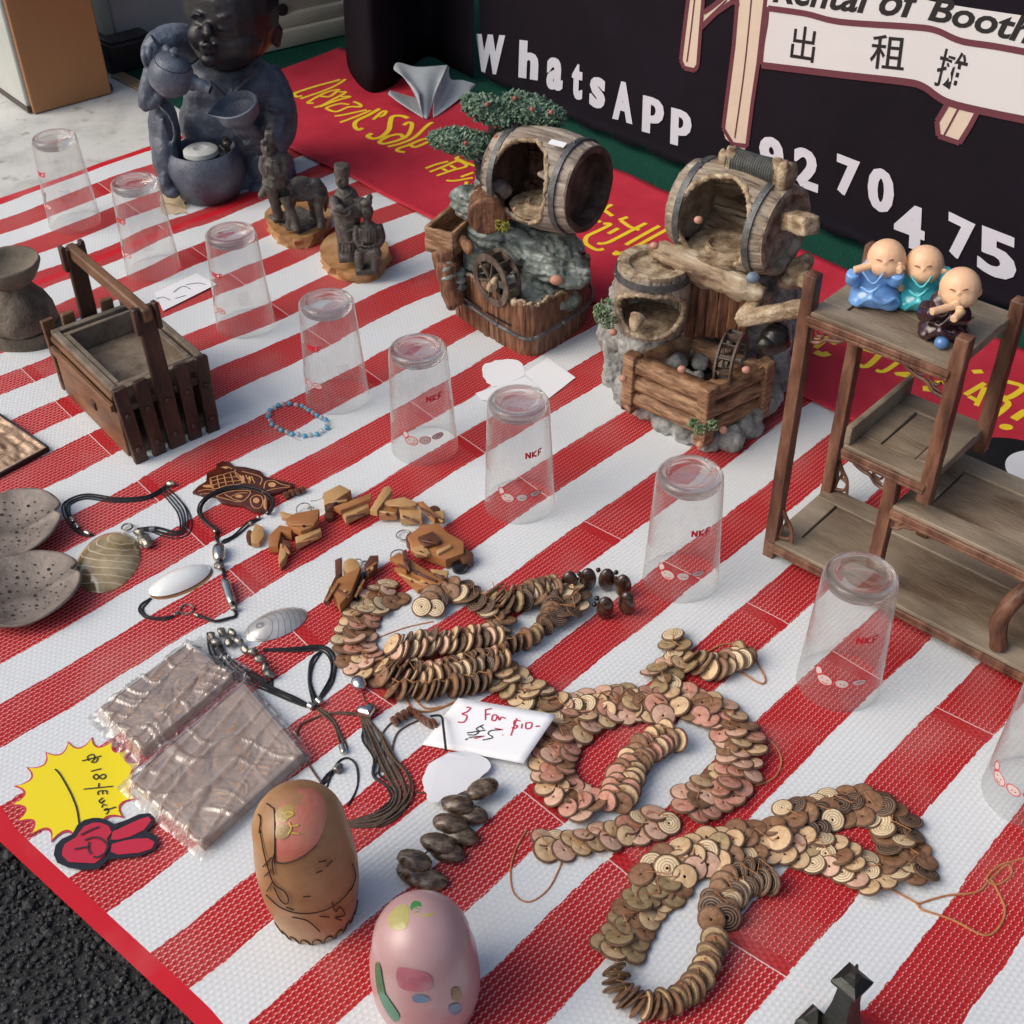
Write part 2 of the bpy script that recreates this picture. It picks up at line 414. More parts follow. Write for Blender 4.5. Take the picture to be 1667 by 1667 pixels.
def mat_z(u, v):
    """gentle rise and fall of the mat; rows of small ripples towards the far left"""
    k = max(0, min(1, (-1.15 - v) / .35)) * max(0, min(1, (u - .3) / .3)) * max(0, min(1, (1.0 - u) / .12))
    cz = abs(noise.noise(Vector((u * 2.1 + v, v * 3.2, 11.)))); cz2 = abs(noise.noise(Vector((u * 1.3 - v * 2.2, v * 1.1, 17.))))
    return .0011 + .0009 * noise.noise(Vector((u * 5, v * 5, 0))) + .0011 * max(0, 1 - cz * 22) + .0010 * max(0, 1 - cz2 * 26) + k * .0022 * (1 + noise.noise(Vector((u * 9, v * 3, 4))))
def build_mat(name, label, v0, v1, u0, u1, zoff, du=.0105, hemv0=True):
    nu = int((u1 - u0) / du); nv = int((v1 - v0) / du); mb = MB()
    rows = []; info = []
    for i in range(nu + 1):
        r = []; q = []
        for j in range(nv + 1):
            a = i / nu; v2 = v0 + (v1 - v0) * j / nv; u = u0 + (u1 - u0) * a
            v = v2 - .1 * (u - .6)
            if u0 < .3: u = u + (1 - a) * (seamf(v) - .405)      # the near hem follows the seam's drift
            p = UV(u, v, zoff + mat_z(u, v)); r.append(p)
            wob = .014 * noise.noise(Vector((u * 6, v2 * 3.5, 1.0))) * max(0.28, min(1, (-.95 - v2) / .3)) + .0022 * noise.noise(Vector((u * 16, v2 * 6, 2.0)))
            q.append((u - seamf(v), interp(PH, v2 + wob), u, v2, min(a * (u1 - u0), (v2 - v0) if hemv0 else 9)))
        rows.append(r); info.append(q)
    flat = [p for r in rows for p in r]; fi = [q for r in info for q in r]
    me = bpy.data.meshes.new(name); fs = []
    for i in range(nu):
        for j in range(nv):
            k = i * (nv + 1) + j; fs.append((k, k + nv + 1, k + nv + 2, k + 1))
    me.from_pydata([tuple(p) for p in flat], [], fs)
    L = [me.uv_layers.new(name=n) for n in ('weave', 'metric', 'hem')]
    for lp in me.loops:
        q = fi[lp.vertex_index]
        L[0].data[lp.index].uv = (q[0], q[1]); L[1].data[lp.index].uv = (q[2], q[3]); L[2].data[lp.index].uv = (q[4], 0)
    for p in me.polygons: p.use_smooth = True
    me.materials.append(M_MAT); o = bpy.data.objects.new(name, me); COL.objects.link(o)
    sd_ = o.modifiers.new('thick', 'SOLIDIFY'); sd_.thickness = .0012; sd_.offset = -1
    es = o.modifiers.new('edge', 'EDGE_SPLIT'); es.split_angle = R_(40)
    return tag(o, label, 'mat')
build_mat('picnic_mat', 'large red and white striped woven plastic mat carrying most of the goods', -1.757, .16, .068, 1.16, .0035)
build_mat('picnic_mat', 'second striped mat partly tucked under the big one, beside the concrete at far left', -2.066, -1.70, .10, 1.10, .0008, .012)
ZM = .0055          # top of the mat, where things stand

# ------------------------------------------------------------------ red cloth banner lying at the back
m_ban = pm('red_cloth', (.43, .020, .042), (.50, .026, .050), 14, .7, .25, 700, c3=(.56, .034, .062), spec=.25)
m_yel = pm('yellow_paint', (.84, .60, .02), (.90, .68, .03), 50, .55)
def ban_z(u, v):
    return .0075 + .0012 * noise.noise(Vector((u * 6, v * 6, 9))) + .0045 * max(0, noise.noise(Vector((u * 2.2, v * 7.5, 3)))) 
def ban_uv(a, v):     # a 0 front .. 1 back
    f = interp([(-2.35, 1.00), (-1.85, 1.055), (-1.18, 1.085), (-.78, 1.13), (-.4, 1.15), (.4, 1.2)], v); bk = interp([(-2.3, 1.405), (-1.4, 1.425), (-.9, 1.437), (.4, 1.45)], v)
    return f + (bk - f) * a
BV0, BV1 = -2.262, .3
def on_ban(px, py, dz=.0006):
    p = G(px, py, .0075); u, v = touv(p); z = ban_z(u, v); p = G(px, py, z + dz); return p
bt = thing('cloth_banner', 'long red cloth banner with yellow handwritten sale lettering, lying behind the mat', 'banner', UV(1.25, -1.2, .006))
bb = MB(); rows = []
for j in range(181):
    v = BV0 + (BV1 - BV0) * j / 180; r = []
    for i in range(29):
        a = i / 28; vv = v + (-.02 + .06 * (1 - a)) * max(0, 1 - j / 12); u = ban_uv(a, vv)
        edge = .004 * (1 - min(1, min(a, 1 - a) * 12)) * (.5 + noise.noise(Vector((v * 9, a, 0))))
        r.append(UV(u, vv, ban_z(u, vv) + max(0, edge)))
    rows.append(r)
bb.sheet(rows); o = bb.build('cloth', m_ban, bt, True, sharp=False); s_ = o.modifiers.new('t', 'SOLIDIFY'); s_.thickness = .0008; s_.offset = -1
c1_ = lambda L: cr(L, 465, 115, 6.668); c2_ = lambda L: cr(L, 680, 220, 9.26); c3_ = lambda L: cr(L, 930, 310, 9.26); c4_ = lambda L: cr(L, 1270, 470, 4.2)
strokes = [(c1_(L), w_) for L, w_ in [
 ([(590, 95), (540, 112), (350, 162), (180, 215), (95, 250), (115, 282), (180, 272)], 5.0),
 ([(650, 92), (560, 152), (420, 215), (160, 305)], 4.2),
 ([(305, 352), (240, 347), (330, 290), (450, 232), (570, 206), (555, 226), (470, 282), (360, 272)], 4.6),
 ([(310, 400), (400, 375), (500, 320), (650, 236), (580, 232)], 4.6),
 ([(370, 392), (560, 322), (700, 282), (600, 282)], 4.6),
 ([(690, 368), (600, 358), (500, 380), (445, 405), (480, 430), (560, 442), (690, 392), (810, 392), (800, 362), (735, 335)], 4.6),
 ([(530, 492), (620, 480), (880, 425)], 4.6), ([(925, 430), (760, 500), (590, 562)], 4.6),
 ([(1020, 412), (900, 482), (770, 545), (750, 602), (790, 642), (835, 622)], 5.6),
 ([(1100, 437), (1045, 448), (950, 532)], 4.4), ([(1100, 440), (1060, 485), (1010, 500)], 4.4),
 ([(1330, 515), (1250, 490), (1160, 500), (1135, 560), (1120, 640), (1050, 710), (960, 737), (892, 712), (935, 680)], 7.0),
 ([(1280, 592), (1330, 562), (1372, 582), (1340, 682), (1280, 722), (1240, 690), (1120, 712), (1020, 770), (1070, 792), (1200, 762), (1310, 720)], 6.0),
 ([(1600, 560), (1540, 592), (1400, 722), (1250, 790), (1110, 825)], 5.4),
 ([(1350, 790), (1400, 830), (1550, 770), (1570, 742), (1480, 747), (1350, 802), (1225, 845), (1215, 872), (1295, 885)], 5.6)]]
strokes += [(c2_(L), 4.6) for L in [[(120, 500), (280, 440), (460, 395)], [(180, 555), (400, 470), (600, 390), (735, 465), (520, 530), (285, 612)], [(370, 500), (450, 545)], [(490, 455), (570, 500)], [(560, 340), (700, 400), (860, 465)], [(600, 320), (585, 395)], [(650, 630), (840, 560)], [(430, 682), (560, 687), (830, 640)], [(735, 700), (715, 790)], [(1040, 470), (1240, 388)], [(1040, 550), (1130, 508)]]]
strokes += [(c3_(L), 5.2) for L in [[(610, 210), (440, 310), (295, 390), (440, 478)], [(400, 230), (500, 300), (620, 385)], [(480, 500), (590, 510), (400, 610), (240, 690), (215, 780), (265, 835), (390, 895), (490, 880)], [(560, 652), (710, 568)], [(720, 445), (850, 400)], [(750, 455), (890, 550), (1030, 595)], [(1130, 492), (950, 580), (740, 690), (560, 780), (450, 802), (395, 792)], [(1330, 532), (1080, 670), (820, 820)], [(1450, 582), (1200, 720), (960, 850), (790, 935), (650, 962), (700, 915)]]]
strokes += [(c4_(L), w_) for L, w_ in [([(150, 60), (195, 82)], 6), ([(120, 265), (155, 250)], 5), ([(105, 365), (150, 365)], 6), ([(310, 335), (385, 378)], 6), ([(310, 260), (350, 285)], 5), ([(330, 330), (240, 405)], 5), ([(240, 430), (290, 450), (335, 440)], 7), ([(605, 330), (515, 385), (690, 440), (755, 398)], 5), ([(690, 440), (585, 532), (485, 490)], 5.5), ([(785, 450), (850, 460), (720, 560), (655, 557)], 4.5), ([(890, 518), (935, 572), (790, 580), (910, 605)], 4), ([(975, 680), (1055, 690)], 8), ([(1010, 640), (1115, 640)], 5), ([(1315, 568), (1385, 565)], 6), ([(1265, 725), (1400, 645)], 5), ([(1290, 735), (1355, 770)], 5), ([(1400, 672), (1340, 800)], 4.5), ([(1530, 630), (1660, 672), (1560, 745), (1490, 715)], 5.5), ([(1490, 740), (1560, 790), (1435, 892)], 5.5), ([(1595, 892), (1680, 835)], 7)]]
def draw_strokes(L_, k_):
    lb = MB()
    for L, w_ in L_:
        pts = spline([Vector((p[0], p[1], 0)) for p in L], 5); pts = [on_ban(p.x, p.y, .0012) for p in pts]
        f_ = Fr(L[0][0], L[0][1], .008); lb.ribbon(pts, w_ * f_.s * k_)
    return lb
draw_strokes(strokes[:11], 1.3).build('sale_lettering', m_yel, bt, True, smooth=False); draw_strokes(strokes[11:15], 1.2).build('sale_lettering', m_yel, bt, True, smooth=False)
draw_strokes(strokes[15:26], 1.3).build('character_lettering', m_yel, bt, True, smooth=False); draw_strokes(strokes[26:35], 1.45).build('character_lettering', m_yel, bt, True, smooth=False)
for i0, i1 in ((35, 38), (38, 41), (41, 44), (44, 47), (47, 50), (50, 53)):
    if strokes[i0:i1]: draw_strokes(strokes[i0:i1], 1.9).build('character_lettering', m_yel, bt, True, smooth=False)
lb = draw_strokes(strokes[53:], 1.9)
dp = on_ban(1270 + 1545 / 4.2, 470 + 945 / 4.2, .0012)
lb.poly([dp + Vector((cos(a) * .0085, sin(a) * .0065, 0)) for a in [k * pi / 8 for k in range(16)]])
lb.build('character_lettering', m_yel, bt, True, smooth=False)

# ------------------------------------------------------------------ black printed table cloth
CU = 1.515
def cloth_u(v, z): return CU + .010 * noise.noise(Vector((v * 5, z * 1.5, 7))) + .014 * sin(v * 9 + z * 2) * (1 - min(1, z / .6)) * .6
def CP(px, py, off=.002):
    """image point -> on the hanging cloth's front"""
    k = ray(px, py); u = CU
    for _ in range(4):
        t = (u - off - EYE.dot(UD)) / k.dot(UD); p = EYE + k * t; uu, v = touv(p); u = cloth_u(v, p.z)
    return p
m_blk = pm('black_cloth', (.0075, .0065, .010), (.012, .009, .016), 6, .85, .2, 900, spec=.15)
m_wht = pm('white_print', (.62, .66, .74), rough=.6)
m_sign = pm('white_sign_print', (.66, .67, .68), rough=.6)
m_cream = pm('cream_print', (.62, .53, .42), (.68, .58, .47), 20, .6)
m_mar = pm('maroon_print', (.13, .035, .05), rough=.6)
m_ink = pm('black_print', (.012, .012, .014), rough=.6)
m_gry = pm('grey_print', (.17, .17, .18), rough=.6)
ct = thing('table_cloth', 'black printed table cloth with white lettering hanging to the floor at the back', 'table cloth', UV(CU, -.9, .0))
cb = MB(); rows = []
for j in range(521):
    v = -1.945 + 2.9 * j / 520; r = []
    scal = .010 * abs(sin(v * 34)) + .006
    for i in range(65):
        z = .012 + scal * 0 + (.80) * i / 64
        z = max(z, .012 + (.014 - scal) if i == 0 else z)
        u = cloth_u(v, z)
        if i == 0: u -= .004
        r.append(UV(u, v, z))
    rows.append(r)
cb.sheet(rows)
# left wing: folds forward over the banner's end then back
path = [G(770, 136), G(735, 118), G(700, 100), G(668, 118), G(640, 148), G(602, 158), G(572, 128), G(566, 92), G(590, 60), G(640, 40)]
path = spline([Vector((p.x, p.y, 0)) for p in path], 6)
rows = []
for k, p in enumerate(path):
    s0 = p + UD * .0
    top = p + UD * (.03 + .02 * noise.noise(Vector((k * .2, 0, 0)))) + VD * .004
    r = []
    for i in range(17):
        z = .80 * i / 16; a = z / .8
        q = p * (1 - a) + top * a + (UD - VD) * (.006 * sin(k * .8 + i * .3) * a + .010 * noise.noise(Vector((k * .22, i * .16, 3))) * min(1, a * 5))
        r.append(Vector((q.x, q.y, .010 + z)))
    rows.append(r)
cb.sheet(rows)
o = cb.build('cloth', m_blk, ct, True, sharp=False); s_ = o.modifiers.new('t', 'SOLIDIFY'); s_.thickness = .0012
def plate(pts, off):          # densely split polygon laid on the cloth
    return [CP(x, y, off) for x, y in pts]
def strip(mb, pts, w_, off):
    P_ = spline([Vector((x, y, 0)) for x, y in pts], 6); mb.ribbon([CP(p.x, p.y, off) for p in P_], w_, UD * -1)
def band_fill(mb, top, bot, off, n=24):
    T = spline([Vector((x, y, 0)) for x, y in top], 8); B = spline([Vector((x, y, 0)) for x, y in bot], 8)
    def at(L, f): k = f * (len(L) - 1); i = min(int(k), len(L) - 2); return L[i].lerp(L[i + 1], k - i)
    mb.sheet([[CP(*(at(T, i / n).lerp(at(B, i / n), j / 4)).to_2d(), off) for j in range(5)] for i in range(n + 1)])
k4 = lambda L: cr(L, 1200, 0, 3.57); k3 = lambda L: cr(L, 800, 0, 3.969)
sg = MB(); band_fill(sg, k4([(165, -150), (700, -90), (1200, 20), (1800, 110)]), k4([(140, 378), (600, 434), (960, 474), (1080, 503), (1210, 588), (1420, 645), (1800, 722)]), .0012); sg.build('sign_print', m_sign, ct, True, smooth=False)
cr_ = MB()
band_fill(cr_, k3([(1277, -90), (1277, 0), (1240, 230), (1222, 400), (1250, 442)]), k3([(1385, -90), (1370, 0), (1352, 180), (1330, 430), (1312, 455)]), .0012)
band_fill(cr_, [(1200, -25), (1203, 0), (1195, 76), (1178, 209), (1193, 232)], [(1249, -25), (1246, 0), (1233, 105), (1214, 237), (1208, 239)], .0012)
band_fill(cr_, k3([(1357, 178), (1450, 85), (1560, 8)]), k3([(1372, 78), (1430, 40), (1500, -20)]), .0010, 8)
cr_.build('post_print', m_cream, ct, True, smooth=False); cr_ = MB(); band_fill(cr_, k4([(1222, 602), (1165, 700), (1170, 790)]), k4([(1392, 650), (1340, 745), (1292, 828)]), .0010, 8)
cr_.build('post_print', m_cream, ct, True, smooth=False)
mr = MB(); W4 = .0075
for L in [k3([(1277, -60), (1240, 230), (1222, 390), (1245, 440), (1312, 455), (1333, 425), (1352, 180), (1372, -60)]), [(1202, -20), (1194, 76), (1177, 209), (1193, 235), (1216, 238), (1225, 165), (1234, 105), (1248, -20)], k3([(1357, 178), (1450, 85), (1560, 8), (1600, 38)]), k3([(1372, 80), (1430, 40), (1500, -20)]), k4([(1222, 602), (1160, 705), (1168, 790), (1292, 832), (1350, 740), (1396, 652)])]:
    for a, b_ in zip(L, L[1:]): strip(mr, [a, ((a[0] + b_[0]) / 2, (a[1] + b_[1]) / 2), b_], W4, .0018)
strip(mr, k4([(140, 378), (600, 434), (960, 474), (1080, 503), (1210, 588), (1420, 645), (1800, 722)]), .010, .0018)
strip(mr, k4([(180, 48), (400, 80), (600, 127), (1000, 155), (1150, 175), (1300, 238), (1500, 270), (1800, 325)]), .0085, .0018)
strip(mr, k4([(178, 40), (170, 140), (150, 260), (140, 375)]), .006, .0018)
for L in [k3([(1315, -30), (1285, 230), (1262, 400)]), [(1224, -10), (1212, 110), (1196, 225)], k4([(1290, 622), (1200, 790)]), k3([(1365, 150), (1520, 0)])]: strip(mr, L, .0028, .0017)
mr.build('outline_print', m_mar, ct, True, smooth=False)
# lettering
lt = MB()
def cloth_letter(mb, ch, bl, br, htop, bold, off=.0017, shear=0.0):
    """ch between two baseline pixels; htop pixel of the top-left corner"""
    a, b_, d = CP(*bl, off), CP(*br, off), CP(*htop, off); n0 = len(mb.b.verts); put_text(mb, ch, (a, b_, b_ + (d - a), d), bold, shear)
    mb.b.verts.ensure_lookup_table()
    for v_ in list(mb.b.verts)[n0:]:
        u, v = touv(v_.co); v_.co += UD * (cloth_u(v, v_.co.z) - off - u)
for ch, x0, x1, y0, y1, sl_ in [('W', 774, 818, 55, 118, 4), ('h', 845, 874, 65, 126, 5), ('a', 890, 914, 92, 144, 5), ('t', 931, 946, 101, 159, 5), ('s', 960, 983, 123, 173, 6), ('A', 998, 1028, 129, 193, 9), ('p', 1046, 1078, 155, 214, 9), ('p', 1092, 1123, 175, 234, 9),
        ('9', 1236, 1272, 218, 290, 12), ('2', 1292, 1330, 236, 300, 14), ('7', 1362, 1396, 250, 313, 14), ('0', 1413, 1452, 268, 338, 14), ('4', 1456, 1502, 324, 394, 18), ('7', 1544, 1584, 345, 414, 20), ('5', 1592, 1652, 365, 440, 24), ('0', 1690, 1736, 400, 476, 24)]:
    lt = MB()
    for k_, dx in enumerate((-.022 * (y1 - y0), 0, .022 * (y1 - y0))): cloth_letter(lt, ch, (x0 + dx, y1 + dx * sl_ / 45), (x1 + dx, y1 + sl_ + dx * sl_ / 45), (x0 + 2 + dx, y0 + dx * sl_ / 45), .035, .0014 + .0002 * k_)
    lt.build('letter', m_wht, ct, True, smooth=False)
lk = MB()
for ch, x0, x1, y0, y1, sl_, lean in [('\u51fa', 305, 442, 145, 345, 22, 22), ('\u79df', 765, 965, 195, 395, 22, 22), ('\u644a', 1140, 1300, 275, 495, 45, 50)]:
    q = k4([(x0, y1), (x1, y1 + sl_), (x0 + lean, y0)]); lk = MB(); cloth_letter(lk, ch, q[0], q[1], q[2], .008); lk.build('sign_character', m_ink, ct, True, smooth=False)
lk = MB(); q = k4([(205, 14), (1040, 110), (232, -150)]); cloth_letter(lk, 'Rental of', *q, .025, shear=.12); lk.build('sign_lettering', m_ink, ct, True, smooth=False); lk = MB()
q = k4([(1105, 118), (1690, 262), (1150, -28)]); cloth_letter(lk, 'Booth', *q, .025, shear=.12)
lk.build('sign_lettering', m_ink, ct, True, smooth=False)
# a table stands under the cloth: the cloth's flat top
tp = MB(); tp.box(UV(CU + .42, -.5, .806), (2.9, .8, .012), Matrix.Rotation(R_(-51), 3, 'Z'), .004); tp.build('cloth_top', m_blk, ct, True)

# crumpled grey lining hanging out from under the cloth
m_lin = pm('grey_lining', (.36, .41, .44), (.45, .50, .53), 20, .42, .15, 300, sheen=.2)
th = thing('fabric_liner', 'crumpled silvery grey fabric lying out from under the black cloth', 'fabric', G(705, 188))
F_ = Fr(700, 192, .007)
z7 = lambda L: cr(L, 560, 60, 6.945)
def lin(top, bot, n=14, m_=8, bulge=.0):
    T = spline([Vector((x, y, d)) for x, y, d in top], 6); B = spline([Vector((x, y, d)) for x, y, d in bot], 6)
    def at(L, f): k = f * (len(L) - 1); i = min(int(k), len(L) - 2); return L[i].lerp(L[i + 1], k - i)
    g = []
    for i in range(n + 1):
        r = []
        for j in range(m_ + 1):
            q = at(T, i / n).lerp(at(B, i / n), j / m_); d = q.z - bulge * sin(pi * j / m_) * (.6 + .4 * sin(i * .9))
            P_ = F_.p(560 + q.x / 6.945, 60 + q.y / 6.945, d); P_.z = max(P_.z, .0085); r.append(P_)
        g.append(r)
    return g
lb = MB()
lb.sheet(lin([(550, 360, .10), (600, 275, .13), (800, 325, .12), (1000, 320, .12), (1185, 305, .14)], [(840, 600, .03), (870, 740, .0), (900, 900, -.01), (960, 915, -.01), (1010, 640, .04)], bulge=.02))
lb.sheet(lin([(1180, 320, .14), (1200, 480, .12), (1330, 490, .13), (1490, 540, .13)], [(1010, 660, .04), (1000, 910, -.005), (1090, 880, .01), (1420, 620, .10)], bulge=-.015))
lb.sheet(lin([(520, 600, .06), (700, 650, .09), (840, 690, .08)], [(490, 645, .05), (800, 850, .01), (900, 915, -.01)], bulge=.004))
o = lb.build('liner', m_lin, th, True, sharp=False); s_ = o.modifiers.new('t', 'SOLIDIFY'); s_.thickness = .003; ss = o.modifiers.new('s', 'SUBSURF'); ss.levels = 1; ss.render_levels = 1

# ------------------------------------------------------------------ far background at top left
m_grey = pm('grey_paint', (.33, .35, .34), (.40, .42, .41), 12, .55, .1, 200)
th = thing('storage_cabinet', 'tall cabinet with orange brown panel and pale grey side on the concrete', 'cabinet', UV(.768, -2.39), UA)
cb = MB(); cb.box((.0885, .20, .55), (.172, .38, 1.1), None, .003); cb.build('carcass', pm('pale_grey_board', (.42, .44, .41), (.50, .52, .48), 10, .6, .1, 200), th)
cb = MB(); cb.box((.089, .003, .55), (.160, .010, 1.1), None, .002); cb.build('brown_panel', pm('brown_board', (.37, .165, .06), (.43, .20, .078), 5, .5, .08, 300, stretch=(1, 1, .2)), th)
cb = MB(); cb.box((.089, .2, .008), (.176, .384, .012)); cb.build('plinth', pm('dark_plinth', (.07, .06, .05), rough=.7), th)
p_ = G(222, 97)
th = thing('wall_post', 'grey painted square post standing behind the brown panel', 'post', p_, UA)
cb = MB(); cb.box((.07, .11, .6), (.20, .20, 1.2), None, .004); cb.build('shaft', m_grey, th)
cb = MB(); cb.box((.07, .11, .02), (.22, .22, .04), None, .004); cb.build('base', pm('post_base', (.03, .03, .03), rough=.6), th)
th = thing('folding_frame', 'dark folding frame leaning between grey post and statue', 'frame', G(285, 75), UA)
cb = MB(); cb.box((.06, .03, .42), (.012, .05, .84), None, .003); cb.box((.20, .03, .42), (.012, .05, .84), None, .003); cb.build('upright', pm('dark_frame', (.03, .018, .015), rough=.4), th)
cb = MB(); cb.box((.13, .03, .38), (.13, .018, .76), None, .002); cb.build('panel', pm('dull_panel', (.17, .16, .13), (.22, .2, .16), 20, .6), th)
# cream pedestal
th = thing('cream_pedestal', 'cream moulded pedestal with stepped foot on the green carpet', 'pedestal', G(488, 76), R_(33))
m_crm = pm('cream_moulding', (.47, .44, .33), (.55, .52, .40), 10, .5, .1, 200)
cb = MB(); cb.box((.0, .155, .018), (.30, .30, .036), None, .005, 2); cb.box((.0, .155, .05), (.275, .275, .03), None, .008, 2); cb.build('foot', m_crm, th)
cb = MB(); cb.box((.0, .155, .45), (.25, .25, .78), None, .004); cb.build('body', pm('cream_body', (.36, .33, .25), (.42, .39, .30), 10, .5), th)
cb = MB(); cb.box((-.128, .155, .46), (.008, .20, .70), None, .003); cb.box((0, .028, .46), (.20, .008, .70), None, .003); cb.build('panel_moulding', m_crm, th)
cb = MB(); cb.lathe([(0, 0), (.011, 0), (.013, .004), (.0, .005)], Matrix.Translation((-.02, .024, .075)) @ Matrix.Rotation(R_(90), 4, 'X'), 16); cb.build('keyhole', pm('hole_black', (.02, .02, .02), rough=.5), th)
# ================================================================== TUMBLERS STANDING UPSIDE DOWN
def glass_mat(name, dust, edge, refr=0.0, rough=.02, dk=.6):
    """thin clear wall: reflects more at grazing angles, carries a light film of dust"""
    m = bpy.data.materials.new(name); m.use_nodes = True; t = m.node_tree; out = t.nodes['Material Output']; t.nodes.remove(t.nodes['Principled BSDF'])
    lw = N(t, 'ShaderNodeLayerWeight', i_0=.5); fc = lw.outputs[1]
    fr = MTH(t, 'ADD', .035, MTH(t, 'MULTIPLY', MTH(t, 'POWER', fc, 5.0), edge))
    tr = N(t, 'ShaderNodeBsdfTransparent'); t.links.new(MIXC(t, MTH(t, 'POWER', fc, 4.0), (.985, .99, .985), (dk, dk, dk)), tr.inputs[0]); body = tr.outputs[0]
    if refr:
        rf = N(t, 'ShaderNodeBsdfRefraction', i_1=.02, i_2=1.3); mr_ = N(t, 'ShaderNodeMixShader', i_0=refr); t.links.new(body, mr_.inputs[1]); t.links.new(rf.outputs[0], mr_.inputs[2]); body = mr_.outputs[0]
    gl = N(t, 'ShaderNodeBsdfGlossy', i_1=rough); gl.inputs[0].default_value = (1, 1, 1, 1)
    df = N(t, 'ShaderNodeBsdfDiffuse'); df.inputs[0].default_value = (.74, .74, .72, 1); tl = N(t, 'ShaderNodeBsdfTranslucent'); tl.inputs[0].default_value = (.74, .74, .72, 1)
    dd = N(t, 'ShaderNodeMixShader', i_0=.5); t.links.new(df.outputs[0], dd.inputs[1]); t.links.new(tl.outputs[0], dd.inputs[2])
    mx = N(t, 'ShaderNodeMixShader'); t.links.new(fr, mx.inputs[0]); t.links.new(body, mx.inputs[1]); t.links.new(gl.outputs[0], mx.inputs[2])
    m2 = N(t, 'ShaderNodeMixShader'); tc = N(t, 'ShaderNodeTexCoord'); nz = N(t, 'ShaderNodeTexNoise', i_2=40.0, i_3=5.0); t.links.new(tc.outputs['Object'], nz.inputs[0])
    f = MTH(t, 'MULTIPLY', MTH(t, 'ADD', .55, MTH(t, 'MULTIPLY', MTH(t, 'POWER', fc, 3.0), 1.6)), MTH(t, 'MULTIPLY', MTH(t, 'ADD', nz.outputs[0], .4), dust))
    t.links.new(f, m2.inputs[0]); t.links.new(mx.outputs[0], m2.inputs[1]); t.links.new(dd.outputs[0], m2.inputs[2]); t.links.new(m2.outputs[0], out.inputs[0])
    return m
m_gl = glass_mat('clear_glass', .20, .95, 0, .015, .38)
m_gb = bpy.data.materials.new('thick_glass'); m_gb.use_nodes = True; t, b = nodes(m_gb)
b.inputs['Base Color'].default_value = (.985, .985, .97, 1); b.inputs['Transmission Weight'].default_value = 1; b.inputs['Roughness'].default_value = .015; b.inputs['IOR'].default_value = 1.5
tr_ = N(t, 'ShaderNodeBsdfTransparent'); tr_.inputs[0].default_value = (.96, .955, .94, 1); mx_ = N(t, 'ShaderNodeMixShader', i_0=.38)
t.links.new(b.outputs[0], mx_.inputs[1]); t.links.new(tr_.outputs[0], mx_.inputs[2]); t.links.new(mx_.outputs[0], t.nodes['Material Output'].inputs[0])
m_gred = pm('red_glass_print', (.58, .015, .03), rough=.4)
m_gwh = pm('pale_glass_print', (.60, .55, .52), rough=.5)
m_gdot = pm('faint_dot_print', (.34, .20, .18), rough=.5)
GH, GRT, GRB = .1447, .0341, .0409
def g_r(z): return GRB + (GRT - GRB) * z / GH
def wrap(mb, pts2, off=.0004):
    """pts2: (angle in m along the wall, z) polygons laid on the outside of the glass"""
    vs = []
    for a, z in pts2:
        r = g_r(z) + off; th = a / .037; vs.append((r * cos(th), r * sin(th), z))
    mb.poly(vs)
def wrap_line(mb, pts, w_, off=.0004, closed=False):
    if closed: pts = pts + [pts[0]]
    for (a, b_), (c, d) in zip(pts, pts[1:]):
        dx, dz = c - a, d - b_; L = math.hypot(dx, dz)
        if L < 1e-9: continue
        nx, nz_ = -dz / L * w_ / 2, dx / L * w_ / 2
        wrap(mb, [(a + nx, b_ + nz_), (c + nx, d + nz_), (c - nx, d - nz_), (a - nx, b_ - nz_)], off)
def ovl(cx, cz, rx, rz, n=18): return [(cx + rx * cos(2 * pi * k / n), cz + rz * sin(2 * pi * k / n)) for k in range(n)]
